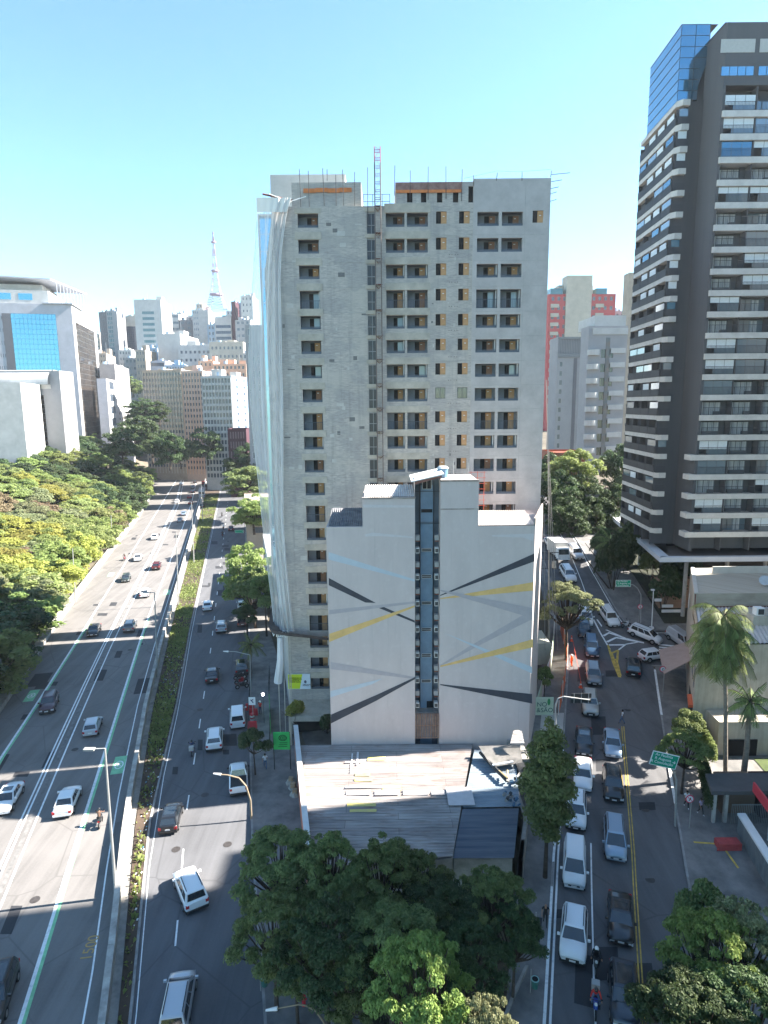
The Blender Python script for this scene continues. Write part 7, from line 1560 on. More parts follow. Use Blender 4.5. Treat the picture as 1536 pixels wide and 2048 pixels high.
for i, (px, py, Y, h, R, lf, lb) in enumerate(((272, 828, 255, 17, 9, 'dark', 'big dark tree right of the white sunlit block'), (300, 846, 275, 17, 9, 'dark', 'dark tree in front of the beige slab foot'), (240, 852, 240, 14, 8, 'dark', 'dark tree at the foot of the lilac white block'), (335, 862, 250, 15, 7, 'dark', 'dark tree above the end of the park canopy'), (358, 868, 300, 16, 6, 'mid', 'tree at the foot of the pinkish slab'), (283, 795, 300, 12, 9, 'dark', 'highest dark tree below the stepped white block'), (316, 800, 305, 12, 6, 'dark', 'dark round tree against the beige slab'), (262, 750, 420, 14, 8, 'mid', 'distant tree cluster between the ridge tower and the white tower'),
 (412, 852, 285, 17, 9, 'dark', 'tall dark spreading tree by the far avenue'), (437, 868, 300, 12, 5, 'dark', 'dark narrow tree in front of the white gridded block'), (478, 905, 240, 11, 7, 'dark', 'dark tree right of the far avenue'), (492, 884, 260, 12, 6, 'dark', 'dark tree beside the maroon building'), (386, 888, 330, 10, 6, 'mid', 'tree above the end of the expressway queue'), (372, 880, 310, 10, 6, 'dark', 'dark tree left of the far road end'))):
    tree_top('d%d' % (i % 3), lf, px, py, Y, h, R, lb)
tree_top('d0', 'mid', 492, 930, 205, 11, 9, 'wide dark tree over the far avenue'); tree_top('d1', 'green', 505, 982, 160, 11, 6.5, 'sunlit round tree over the avenue kerb'); tree_top('d2', 'green', 496, 1084, 112, 13, 5.8, 'large half sunlit tree overhanging the parked white sedan'); tree_top('b1', 'mid', 505, 1130, 104, 11, 5, 'darker tree in front of the half sunlit avenue tree'); tree_top('s0', 'mid', 528, 1140, 100, 11, 3.4, 'tree squeezed between avenue tree and netting')
p = GT(495, 1345); palm((p.x, p.y, .1), tuple(at(502, 1290, p.y)), PS, 1.1, 'small palm by the parked cars on the avenue', False)
p = GT(495, 1275); tree('s0', 'dark', (p.x, p.y, .1), 6, 2.4, 1, 'small dark tree behind the avenue palm')
p = GT(511, 1552); tree('s0', 'dark', (p.x, p.y, .1), 5.6, 1.7, 2, 'small dark pavement tree left of the green banner', None, 'street_tree')
p = GT(608, 1500); 
for i, (px, py, Y, s, lf, lb) in enumerate(((588, 1425, 66, 1.1, 'yellow', 'yellow green bush beside the tower podium'), (655, 1450, 64, .9, 'dark', 'dark bush against the left edge of the muralled building'))):
    q = at(px, py, Y); tree('sh', lf, (q.x, Y, max(.1, q.z - s)), s * 1.6, s, i, lb, None, 'shrub', 'shrub', 1.2, 1.2)
# --- triangular park in the foreground
FR = [(560, 1700, 7.5, 4.6, 'mid', 'n0', 'park tree leaning over the avenue at the left of the shed'), (655, 1700, 8.5, 4.0, 'mid', 'n1', 'park tree overlapping the left front of the shed roof'), (765, 1715, 8.0, 4.0, 'mid', 'n2', 'rounded park tree below the yellow roof sheets'), (880, 1800, 6.5, 4.4, 'dark', 'n0', 'dark park tree in front of the dark roof sheets'), (985, 1770, 7.0, 3.6, 'mid', 'n1', 'yellowish park tree at the corner of the shed roof'), (1030, 1840, 6.0, 2.6, 'dark', 'n2', 'small park tree at the side street wall'), (545, 1830, 7.0, 3.6, 'mid', 'n2', 'park tree over the avenue pavement near the green bin'), (650, 1850, 8.0, 4.4, 'dark', 'n1', 'dark tree in the middle left of the park'), (780, 1850, 7.5, 4.6, 'mid', 'n0', 'tree in the middle of the park'), (930, 1890, 6.0, 3.6, 'dark', 'n2', 'dark tree right of the bright crown'), (700, 1950, 5.5, 3.0, 'mid', 'n1', 'feathery tree left of the bright crown'), (610, 1770, 6.5, 3.6, 'mid', 'n0', 'low tree under the park tree at the left front of the shed roof'), (715, 1780, 6.5, 3.4, 'mid', 'n1', 'low tree filling the gap behind the middle park trees'), (835, 1735, 6.5, 3.2, 'mid', 'n2', 'low tree between the rounded tree and the dark one'), (860, 1850, 5.5, 3.6, 'mid', 'n0', 'low spreading tree above the bright crown'), (590, 1900, 5.5, 3.0, 'mid', 'n1', 'low feathery tree at the park kerb by the avenue pavement')]
for i, (px, py, zt_, R, lf, key, lb) in enumerate(FR):
    c = G(px, py, zt_); tree(key, lf, (c.x, c.y, .1), zt_ + 1.6, R * .80, i * 1.3, lb, 'trees of the triangular park')
c = G(838, 1925, 9.5); tree('n1', 'bright', (c.x, c.y, .1), 11.8, 3.2, .4, 'bright yellow green sunlit crown at the bottom of the park', 'trees of the triangular park')
c = G(975, 2025, 9.0); tree('n2', 'pale', (c.x, c.y, .1), 10.4, 1.9, 1.4, 'pale sunlit tree cut by the bottom edge of the view', 'trees of the triangular park')
for i, (px, py, s, lf, lb) in enumerate(((685, 2010, .7, 'mid', 'spiky shrub on the park soil'), (765, 2025, .6, 'green', 'small light shrub at the bottom of the park'), (620, 1960, .8, 'mid', 'low shrub by the park kerb'), (900, 1985, .8, 'dark', 'dark shrub below the bright crown'), (720, 1985, .6, 'mid', 'little shrub between the spiky and the light one'))): shrub(px, py, s, lf, lb, group='park shrubs')
mb = MB(); rng = np.random.default_rng(9); nG = 9000; ys_ = 20 + rng.random(nG) * 31; 
for yy in ys_:
    xx = lin(yy, PKL) + .4 + rng.random() * (lin(yy, PKR) - lin(yy, PKL) - .8); a_ = rng.random() * 6.28; h_ = .08 + rng.random() * .16; mb.poly([(xx, yy, .10), (xx + .08 * math.cos(a_), yy + .08 * math.sin(a_), .10), (xx + .06 * math.cos(a_), yy + .05, .11 + h_)])
tag(mb.build('ground_cover', LF['mid']), 'sparse dark ground cover under the park trees', 'ground cover', None, 'stuff')
# median plants
mb = MB(); 
for k in range(26000):
    yy = 20 + 250 * rng.random() ** 1.4; a0, a1 = lin(yy, HWR) + .5, lin(yy, AVL) - .3; xx = a0 + (a1 - a0) * rng.random(); den = .5 + .5 * math.sin(yy * .35 + 2 * math.sin(yy * .11))
    if (yy < 62 and rng.random() > .10) or rng.random() > den + .15: continue
    s = .12 + .2 * rng.random(); a_ = rng.random() * 6.28; z = .12; c_, s_ = math.cos(a_) * s, math.sin(a_) * s
    mb.poly([(xx, yy, z), (xx + c_, yy + s_, z + s * .9), (xx + c_ * .4 - s_ * .5, yy + s_ * .4 + c_ * .5, z + s * 1.3), (xx - s_ * .6, yy + c_ * .6, z + s * .7)])
tag(mb.build('median_ground_cover', LF['green']), 'low green ground cover and litter strip in the median', 'ground cover', None, 'stuff')
mb = MB()
for k in range(260): yy = 40 + 60 * rng.random(); a0, a1 = lin(yy, HWR) + .6, lin(yy, AVL) - .3; xx = a0 + (a1 - a0) * rng.random(); s = .04 + .1 * rng.random(); mb.box(xx, yy, .12, xx + s, yy + s * 1.5, .15, k % 3)
tag(mb.build('litter', [WHITE, mat('litter_blue', (.1, .3, .4), .6), mat('litter_brown', (.3, .2, .1), .8)]), 'scattered paper and plastic litter on the median soil', 'litter', None, 'stuff')
# --- side street
p = GT(1090, 1758); tree('c0', 'mid', (p.x, p.y, p.z + .1), at(1092, 1445, p.y).z - p.z, 1.95, 0, 'tall dark cypress shaped tree on the side street pavement', None, 'cypress_tree', 'tree', 9.9, 1.5)
p = GT(1128, 1322); c = at(1140, 1195, p.y); tree('n0', 'pale', (p.x + .3, p.y, p.z), at(1140, 1150, p.y).z - p.z, 4.2, 2.2, 'round pale sunlit tree beside the muralled building')
p = GT(1085, 1400); tree('s0', 'green', (p.x + .2, p.y, p.z), 4.6, 1.3, .3, 'small thin tree behind the orange fence'); 
p = GT(1363, 1590); tree('n2', 'mid', (p.x, p.y, p.z + .1), 7.0, 2.5, .8, 'dark leafy tree over the right pavement behind the big green sign', None, 'street_tree')
p = GT(1352, 1520); tree('s0', 'mid', (p.x + 1, p.y, p.z + .1), 6.0, 1.9, 2.8, 'loose tree just behind the dark leafy pavement tree', None, 'street_tree')
for i, (px, py, z_, h, R, lf, key, lb) in enumerate(((1430, 1850, 9, 10.5, 3.2, 'bright', 'n1', 'sunlit yellow green tree at the lower right edge'), (1490, 1830, 9, 10.5, 2.6, 'pale', 'n2', 'pale sunlit tree top at the right edge'), (1420, 1790, 7, 8.5, 2.0, 'mid', 's0', 'small green tree above the sunlit lower right crowns'), (1400, 1990, 8, 9.5, 3.6, 'dark', 'n0', 'dark dense tree at the lower right corner, left one'), (1500, 1985, 8, 9.5, 3.6, 'dark', 'n2', 'dark dense tree filling the lower right corner'), (1345, 1985, 5, 6.5, 1.7, 'dark', 's0', 'small dark tree overhanging the kerb at the bottom right'))):
    c = G(px, py, z_); tree(key, lf, (c.x, c.y, 0), h, R, i, lb, 'trees of the lower right garden')
for i, (px, pyt, Y, h, R, lf, lb) in enumerate(((1150, 893, 135, 13, 6, 'green', 'sunlit tree top in front of the terracotta roofed house'), (1125, 930, 128, 14, 6, 'dark', 'dark tree below the sunlit one beyond the box truck'), (1165, 945, 130, 13, 6, 'dark', 'dark tree left of the curved balcony building'), (1110, 900, 150, 14, 5, 'dark', 'dark tree beside the unfinished tower edge'), (1190, 985, 122, 12, 5, 'dark', 'dark tree over the upper side street'), (1140, 990, 120, 11, 5, 'dark', 'dark tree shading the silver car'), (1250, 880, 150, 16, 6, 'dark', 'dark tree squeezed behind the balcony tower'), (1240, 960, 125, 12, 5, 'dark', 'dark tree between the curved balcony building and the tower'))): tree_top('d%d' % (i % 3), lf, px, pyt, Y, h, R, lb)
for i, (px, py, Y, sc, lb) in enumerate(((1222, 1085, 100, 1.5, 'feathery palm in front of the canopy beam'), (1255, 1065, 103, 1.3, 'palm behind the feathery one by the canopy beam'))): c = at(px, py, Y); palm((c.x, Y, hg(c.x, Y)), tuple(c), PS, sc, lb, False)
for i, (px, py, s, h, lf, lb) in enumerate(((1225, 1180, 3.2, 6.5, 'dark', 'dark shrub mass left of the white canopy column'), (1255, 1140, 3.0, 6, 'dark', 'dark tall shrub below the feathery palm'), (1200, 1120, 2.0, 4, 'dark', 'dark roadside shrub beside the upper pavement'), (1325, 1225, 2.6, 5, 'dark', 'dark shrub behind the slim street lamp'), (1350, 1200, 3.0, 6.5, 'dark', 'dark garden tree left of the cream building'), (1300, 1165, 2.2, 4.5, 'mid', 'green shrub at the tower gate'), (1340, 1160, 2.6, 5, 'dark', 'dark shrub under the canopy front edge'), (1420, 1145, 2.6, 5, 'mid', 'green shrub under the canopy between two columns'), (1480, 1140, 2.6, 5, 'dark', 'dark shrub behind the cream roof parapet'), (1520, 1140, 2.2, 5, 'dark', 'dark shrub at the right edge under the canopy'))):
    shrub(px, py, s, lf, lb, h, group='tower garden shrubs')
mb = MB(); ribbon(mb, lambda y: max(lin(y, KR2) + 5.5, 41), lambda y: 64, 88.5, 112, .25, 2); struct('garden_ground', mb, mat('garden_soil', (.02, .022, .016), .95, col2=(.05, .055, .035), scale=.8))
r = empty('garden_bed_wall', (44, 90, 6), 0, 'white garden wall panels in the dark bed by the corner', 'wall'); mb = MB()
for (px, py, w_) in ((1335, 1212, 1.6), (1345, 1222, 3.2), (1316, 1200, 1.0)): c = at(px, py, 90); mb.box(c.x - w_ / 2, 89.9, c.z - .2, c.x + w_ / 2, 90.1, c.z + .2)
mb.build('panel', WHITE, r)
c = at(1447, 1235, 57.5); palm((at(1455, 1520, 57.5).x, 57.5, .8), tuple(c), PM, .86, 'large shaggy palm with layered drooping fronds before the cream building', True, None, 3)
c2 = at(1500, 1405, 56); palm((c2.x, 56, .8), tuple(c2), PS, 1.15, 'smaller palm right of the large shaggy palm')
def hedge(a, b, w, h, leaf, label):
    r = empty('hedge', (*a, hg(*a)), 0, label, 'hedge'); A_, B_ = Vector((*a, 0)), Vector((*b, 0)); rg_ = np.random.default_rng(int(abs(a[0] * 10))); nbl = max(3, int((B_ - A_).length / .7))
    bl = [tuple([tuple((A_.lerp(B_, i / (nbl - 1)) - A_) + Vector((0, 0, h * .5))), (w * .55, w * .55, h * .55)]) for i in range(nbl)]
    me = leaf_mesh('foliage', bl, 1400 * nbl, .09, rg_, fill=.12); me.materials.append(LF[leaf]); link('foliage', me, r); return r
a, b_ = GT(1395, 1560), GT(1412, 1640); hedge((a.x + .6, a.y + .5), (b_.x + .3, b_.y), .9, 2.6, 'dark', 'dark clipped hedge beside the gatehouse pavement')
a, b_ = GT(1392, 1500), GT(1400, 1545); hedge((a.x + 1, a.y + 2), (b_.x + 1, b_.y), 1.0, 2.6, 'green', 'bright green clipped hedge below the cream building')
a, b_ = GT(1490, 1580), GT(1530, 1640); hedge((a.x, a.y), (b_.x + 1, b_.y), 1.2, 1.5, 'mid', 'green hedge behind the ramp wall')
# ================================================================== STREET FURNITURE
POLE = mat('lamp_pole_grey', (.34, .34, .33), .6, .3, var=.12, scale=2); POLEB = mat('pole_tan', (.27, .21, .14), .7)
def hpole(px, py0, py1, label, head=True, group='expressway lamp posts'):
    p = GT(px[0], py0); t = at(px[1], py1, p.y); r = empty('street_lamp', p, 0, label, 'street lamp', group); mb = MB(); mb.tube(p, (t.x, t.y, t.z), .14, .07, 8); mb.build('pole', POLE, r)
    if head: mb = MB(); mb.tube((t.x, t.y, t.z), (t.x - 1.1, t.y - .15, t.z + .05), .05, n=5); mb.box(t.x - 1.5, t.y - .35, t.z - .02, t.x - .7, t.y, t.z + .12); mb.build('lamp_head', POLE, r)
for (a, b_, y0, y1, hd, lb) in ((232, 210, 1795, 1497, 1, 'tall lamp post standing beside the green lane panel on the expressway'), (315, 309, 1352, 1185, 1, 'lamp post rising from the expressway wall next to the white sedan'), (357, 352, 1212, 1066, 0, 'slim headless post on the expressway wall beyond the first shadow'), (388, 383, 1128, 1004, 1, 'lamp post with tiny head in front of the queue'), (406, 402, 1045, 968, 0, 'slim post in front of the white bus'), (151, 145, 1204, 1097, 0, 'slim post on the park side wall among the trees'), (6, 1, 1395, 1318, 0, 'slim post cut by the left edge of the view'), (224, 222, 1100, 1030, 0, 'short slim post at the park wall opening')): hpole((a, b_), y0, y1, lb, hd)
def arclamp(pts, r0, label, tan=False):
    r = empty('street_lamp', pts[0], 0, label, 'street lamp'); mb = MB(); mb.path(pts, r0, 7, r1=r0 * .5); mb.build('pole', POLEB if tan else POLE, r); e = Vector(pts[-1]); d = (e - Vector(pts[-2])).normalized(); mb = MB(); mb.tube(e, e + d * .7 + Vector((0, 0, .03)), .12, .06, 8); mb.build('lamp_head', WHITE, r)
p = GT(503, 1640); Y = p.y; q = lambda a, b: tuple(at(a, b, Y)); arclamp([tuple(p), q(501, 1600), q(492, 1572), q(478, 1556), q(455, 1550), q(442, 1549)], .1, 'arched lamp over the white pickup truck', True)
p = GT(655, 2120); Y = p.y; q = lambda a, b: tuple(at(a, b, Y)); arclamp([tuple(p), q(648, 2045), q(632, 2022), q(612, 2011), q(597, 2009), q(555, 2017)], .07, 'arched lamp with teal light at the bottom edge of the park', True)
p = GT(498, 1092); Y = p.y; q = lambda a, b: tuple(at(a, b, Y)); arclamp([tuple(p), q(499, 1050), q(494, 1038), q(485, 1033), q(477, 1029)], .12, 'arched lamp over the avenue beside the green sign')
p = GT(502, 1395); Y = p.y; q = lambda a, b: tuple(at(a, b, Y)); arclamp([tuple(p), q(500, 1310), q(470, 1303), q(457, 1303)], .07, 'thin arm lamp above the parked cars on the avenue')
p = GT(1303, 1258); t = at(1307, 1181, p.y); r = empty('street_lamp', p, 0, 'slim white lamp post on the corner pavement by the dark garden', 'street lamp'); mb = MB(); mb.tube(p, t, .09, .06, 7); mb.build('pole', WHITE, r); mb = MB(); mb.box(t.x - .35, t.y - .15, t.z, t.x + .12, t.y + .15, t.z + .2); mb.box(p.x - .25, p.y - .25, p.z, p.x + .25, p.y + .25, p.z + .35); mb.build('lamp_head', WHITE, r)
# gantry signs
SGR = mat('sign_green', (.0, .28, .16), .5); SWH = mat('sign_white_face', (.70, .72, .72), .5); SRD = mat('sign_red', (.60, .02, .08), .5)
def arm_sign(base, corner_px, Y, text, label, armpts, size, post=.09, m=SGR, back=False, rotz=0.0, tilt=0.0):
    (x0, y0), (x1, y1) = corner_px; a = at(x0, y1, Y); b_ = at(x1, y0, Y); W_ = b_.x - a.x; H_ = b_.z - a.z
    r = empty('direction_sign', base, 0, label, 'road sign'); mb = MB(); mb.path([tuple(base)] + armpts, post, 7, r1=post * .6); mb.build('post', POLE, r)
    mb = MB(); mb.box(0, 0, 0, W_, .06, H_); me = mb.build('panel', SWH if not back else m, mesh_only=True); pn = link('panel', me, r, Vector((a.x, Y, a.z)) - Vector(base), (tilt, 0, rotz)) if False else link('panel', me, r, Vector((a.x, Y, a.z)) - r.location, (0, tilt, rotz))
    if not back:
        mb = MB(); k = .05 * H_; mb.box(k, -.012, k, W_ - k, -.002, H_ - k); link('field', mb.build('field', m, mesh_only=True), pn)
        if text: lt = text_mesh(text, size, 'CENTER').copy(); lt.materials.append(SWH); link('lettering', lt, pn, (W_ * .44, -.022, H_ * .73), (math.pi / 2, 0, 0))
        mb = MB(); ax, az = W_ * .86, H_ * .48; mb.tube((ax - W_ * .05, -.02, az), (ax + W_ * .045, -.02, az), H_ * .022, n=5); mb.tube((ax + W_ * .05, -.02, az), (ax + W_ * .01, -.02, az + H_ * .1), H_ * .022, n=5); mb.tube((ax + W_ * .05, -.02, az), (ax + W_ * .01, -.02, az - H_ * .1), H_ * .022, n=5); link('arrow', mb.build('arrow', SWH, mesh_only=True), pn)
    else:
        mb = MB(); [mb.box(W_ * f, -.06, 0, W_ * f + .05, -.005, H_) for f in (.15, .5, .85)]; mb.box(0, -.1, H_ * .48, W_, -.06, H_ * .54); link('brackets', mb.build('brackets', STEEL, mesh_only=True), pn)
    return r
p = GT(1350, 1655); p.z += .12; Y = p.y; q = lambda a, b, Y=Y: tuple(at(a, b, Y))
arm_sign(p, ((1298, 1500), (1355, 1528)), Y - .3, 'Av Paulista\nR Augusta\nR Consolação', 'large green direction sign on a bent arm over the right pavement', [q(1353, 1560), q(1346, 1540), q(1337, 1522), q(1322, 1513)], .36, tilt=math.radians(14))
p = GT(1281, 1260); Y = p.y; q = lambda a, b, Y=Y: tuple(at(a, b, Y))
arm_sign(p, ((1231, 1160), (1262, 1174)), Y - .3, 'Av Paulista\nR Augusta\nR Consolação', 'small distant green direction sign by the dark tower garden', [q(1282, 1190), q(1275, 1176), q(1266, 1169), q(1250, 1168)], .33, .07)
p = GT(478, 1098); Y = p.y; q = lambda a, b, Y=Y: tuple(at(a, b, Y))
p.x = at(493, 1098, Y).x; arm_sign(p, ((470, 1060), (487, 1066)), Y - .2, '', 'small green direction sign over the distant avenue', [q(493, 1066), q(489, 1062), q(480, 1062)], .4, .08)
p = GT(1111, 1545); p.z += .12; Y = p.y; q = lambda a, b, Y=Y: tuple(at(a, b, Y))
arm_sign(p, ((1141, 1387), (1183, 1406)), Y + .2, '', 'black back of a road sign on a curved grey arm over the side street', [q(1111, 1410), q(1116, 1397), q(1128, 1393), q(1180, 1400)], .4, .09, mat('sign_back_black', (.02, .022, .025), .6), True)
def disc_sign(px, py, pb, label, kind):
    p = GT(*pb); p.z += .12; c = at(px, py, p.y); r = empty('round_road_sign', p, 0, label, 'road sign'); mb = MB(); mb.tube(p, (p.x, p.y, c.z + .4), .04, n=6); mb.build('post', POLE, r); R_ = .38
    def disc(rr, off, m, nm): a = MB(); a.tube((c.x, c.y - off, c.z), (c.x, c.y - off - .02, c.z), rr, n=20); a.build(nm, m, r)
    disc(R_, .05, SRD, 'rim_ring'); disc(R_ * .76, .075, SWH, 'disc'); a = MB(); Y0 = c.y - .12
    if kind == 'turn': a.tube((c.x - .08, Y0, c.z - .18), (c.x - .08, Y0, c.z + .10), .03, n=5); a.tube((c.x - .08, Y0, c.z + .10), (c.x + .14, Y0, c.z + .10), .03, n=5)
    else: a.tube((c.x - .1, Y0, c.z - .15), (c.x + .05, Y0, c.z + .15), .03, n=5); a.tube((c.x + .08, Y0, c.z - .1), (c.x + .02, Y0, c.z + .12), .03, n=5)
    a.build('symbol', BLACK, r)
    if kind != 'turn': a = MB(); a.tube((c.x - .2, Y0 - .02, c.z + .2), (c.x + .2, Y0 - .02, c.z - .2), .03, n=5); a.build('slash', SRD, r)
disc_sign(1379, 1597, (1378, 1660), 'round red and white no stopping sign beside the man in white', 'no'); disc_sign(1325, 1338, (1325, 1395), 'round turn right sign on the pavement by the beige awning', 'turn'); disc_sign(1280, 1213, (1277, 1250), 'round no turn sign on the corner pavement by the dark garden', 'no')
p = GT(507, 1450); c = at(504, 1402, p.y); r = empty('lane_arrow_sign', p, 0, 'small white square sign by the avenue kerb at the works', 'road sign'); mb = MB(); mb.tube(p, (p.x, p.y, c.z), .04, n=6); mb.build('post', POLE, r); mb = MB(); mb.box(c.x - .4, c.y - .04, c.z - .5, c.x + .4, c.y, c.z + .5); mb.build('panel', SWH, r); mb = MB(); mb.tube((c.x - .15, c.y - .07, c.z + .2), (c.x + .15, c.y - .07, c.z - .2), .05, n=4); mb.tube((c.x + .15, c.y - .07, c.z + .25), (c.x - .1, c.y - .07, c.z + .05), .05, n=4); mb.build('symbol', mat('sign_navy', (.03, .03, .10), .6), r)
# cones, red water barriers
CO = mat('cone_orange', (.75, .10, .03), .6)
for px, py, lb in ((1143, 1283, 'orange traffic cone beside the dark blue car'), (1161, 1376, 'orange traffic cone beside the pale beige jeep')):
    p = GT(px, py); r = empty('traffic_cone', p, 0, lb, 'traffic cone', 'traffic cones'); mb = MB(); mb.box(p.x - .22, p.y - .22, p.z, p.x + .22, p.y + .22, p.z + .05); mb.tube((p.x, p.y, p.z + .05), (p.x, p.y, p.z + .85), .17, .04, 12); mb.build('cone', CO, r); mb = MB(); mb.tube((p.x, p.y, p.z + .38), (p.x, p.y, p.z + .55), .125, .09, 12); mb.build('white_band', WHITE, r)
RB = mat('barrier_red', (.50, .03, .04), .6)
for i, (px, py, lb) in enumerate(((501, 1422, 'uppermost red plastic barrier by the avenue kerb'), (508, 1432, 'middle red plastic barrier behind the white sign post'), (505, 1446, 'red and white striped barrel below the plastic barriers'), (506, 1458, 'lowest red plastic barrier near the small dark pavement tree'))):
    p = GT(px, py); mb = MB()
    if i == 2: [mb.tube((p.x, p.y, .12 + k * .22), (p.x, p.y, .34 + k * .22), .25, n=12, m=k % 2) for k in range(5)]
    else: mb.hexa([(p.x - .6, p.y - .2, .12), (p.x + .5, p.y - .2, .12), (p.x + .5, p.y + .2, .12), (p.x - .6, p.y + .2, .12)], [(p.x - .55, p.y - .08, .95), (p.x + .45, p.y - .08, .95), (p.x + .45, p.y + .08, .95), (p.x - .55, p.y + .08, .95)])
    tag(mb.build('barrel' if i == 2 else 'plastic_barrier', [RB, WHITE]), lb, 'barrier')
p = at(526, 1388, 71); r = empty('work_light', p, 0, 'small glowing white work lamp at the foot of the net', 'lamp'); mb = MB(); mb.tube((p.x, p.y, .1), (p.x, p.y, p.z), .03, n=5); mb.build('stand', DARK, r); mb = MB(); mb.tube((p.x, p.y - .1, p.z - .12), (p.x, p.y - .1, p.z + .12), .14, n=10); mb.build('lamp', mat('work_light_glow', (.8, .8, .9), .5, emit=(.9, .85, 1.0, 6)), r)
# orange fence and hoardings of the side street works
OM = mat('orange_mesh', (.85, .18, .06), .8); n, l, b = nodes_of(OM); b.inputs['Alpha'].default_value = .82
r = empty('orange_safety_fence', GT(1125, 1400), 0, 'orange plastic safety fence sagging along the works on the side street', 'fence')
pts = [(1117, 1432), (1124, 1405), (1131, 1365), (1134, 1325), (1128, 1290), (1120, 1262)]; hh = [1.8, 2.6, 2.5, 2.5, 2.2, 1.9]
W_ = [GT(*q) for q in pts]
mb = MB(); po = MB()
for (a, b_, h0, h1) in zip(W_, W_[1:], hh, hh[1:]):
    n_ = 6
    for i in range(n_):
        p0, p1 = a.lerp(b_, i / n_), a.lerp(b_, (i + 1) / n_); s0 = math.sin(i / n_ * math.pi) * .25; s1 = math.sin((i + 1) / n_ * math.pi) * .25; za, zb_ = h0 + (h1 - h0) * i / n_ - s0, h0 + (h1 - h0) * (i + 1) / n_ - s1
        w0, w1 = .1 * math.sin(i * 2.3), .1 * math.sin((i + 1) * 2.3) if i < n_ - 1 else 0
        mb.poly([(p0.x, p0.y, p0.z + .1), (p1.x, p1.y, p1.z + .1), (p1.x + w1, p1.y, p1.z + zb_), (p0.x + w0, p0.y, p0.z + za)])
for a, h in zip(W_, hh): po.tube((a.x, a.y, a.z), (a.x, a.y, a.z + h + .15), .05, n=6)
mb.build('mesh', OM, r, smooth=True); po.build('posts', WHITE, r)
r = empty('hazard_tape', GT(1150, 1350), 0, 'thin orange tape strung between the traffic cones', 'tape'); mb = MB(); a, b_, c = GT(1143, 1283), GT(1155, 1335), GT(1161, 1376); mb.path([(a.x, a.y, a.z + .8), (b_.x, b_.y, b_.z + .4), (c.x, c.y, c.z + .8)], .02, 4); mb.build('tape', CO, r)
HG = mat('hoarding_pale_green', (.50, .62, .42), .75, col2=(.62, .68, .58), scale=.8); HGW = mat('hoarding_white', (.62, .62, .60), .75, var=.1, scale=2)
r = empty('site_hoarding', GT(1090, 1400), 0, 'pale green and white printed hoarding wrapping the works beside the mural wall', 'hoarding')
hp = [GT(1073, 1432), GT(1082, 1400), GT(1100, 1345), GT(1106, 1300), GT(1108, 1262)]
mb = MB()
for i, (a, b_) in enumerate(zip(hp, hp[1:])): mb.hexa([(a.x, a.y, a.z), (a.x + .08, a.y, a.z), (b_.x + .08, b_.y, b_.z), (b_.x, b_.y, b_.z)], [(a.x, a.y, a.z + 2.3), (a.x + .08, a.y, a.z + 2.3), (b_.x + .08, b_.y, b_.z + 2.3), (b_.x, b_.y, b_.z + 2.3)], i % 2)
a = hp[0]; mb.box(a.x - .2, a.y - .1, a.z, a.x + 1.9, a.y, a.z + 2.3, 0); mb.build('panels', [HG, HGW], r)
lettering(r, 'NO\n&SÃO', .75, mat('hoarding_ink', (.05, .14, .12), .7), (a.x - .05, a.y - .12, a.z + 1.2), R90)
mb = MB(); c = Vector((a.x + 1.35, a.y - .115, a.z + 1.75)); mb.poly([(c.x + .18 * math.cos(t), c.y, c.z + .42 * math.sin(t)) for t in [i * math.pi / 7 for i in range(14)]]); mb.build('leaf_emblem', mat('hoarding_leaf', (.05, .30, .10), .7), r)
r = empty('site_hut', GT(1085, 1300), 0, 'cream ribbed metal hut beside the mural wall', 'hut'); c = GT(1085, 1330); mb = MB(); mb.box(c.x - .7, c.y, c.z, c.x + 1.0, c.y + 5, c.z + 3.0); mb.build('walls', mat('hut_cream', (.50, .50, .42), .7, var=.05, scale=1), r); mb = MB(); [mb.box(c.x - .7 + k * .17, c.y - .05, c.z, c.x - .66 + k * .17, c.y, c.z + 3.0) for k in range(11)]; mb.build('ribs', CONC, r)
# cables from the pole beside the mural building
r = empty('overhead_cables', (20, 72, 10), 0, 'bundle of thin cables running up beside the muralled building edge', 'cables'); mb = MB()
for i, (a, b_) in enumerate((((1092, 760, 70.5), (1108, 1290, 76)), ((1094, 760, 70.5), (1100, 1270, 74)), ((1098, 900, 72), (1115, 1300, 78)), ((1088, 1030, 70), (1090, 1300, 73)))): mb.tube(at(*a), at(*b_), .035, n=4)
mb.build('cable', mat('cable_grey', (.30, .29, .28), .7), r)
p = GT(1098, 1300); r = empty('utility_pole', p, 0, 'concrete utility pole with cross arms beside the muralled building', 'utility pole'); t = at(1098, 1100, p.y); mb = MB(); mb.tube(p, t, .16, .11, 8); mb.build('pole', CONC, r); mb = MB(); [mb.box(t.x - 1.1, t.y - .05, t.z - k, t.x + 1.3, t.y + .05, t.z - k + .1) for k in (.4, 1.3, 2.6)]; mb.build('cross_arm', DARK, r); mb = MB(); mb.tube((t.x + .7, t.y - .25, t.z - 2.4), (t.x + .7, t.y - .25, t.z - 1.5), .28, n=10); mb.build('transformer', CONC, r)
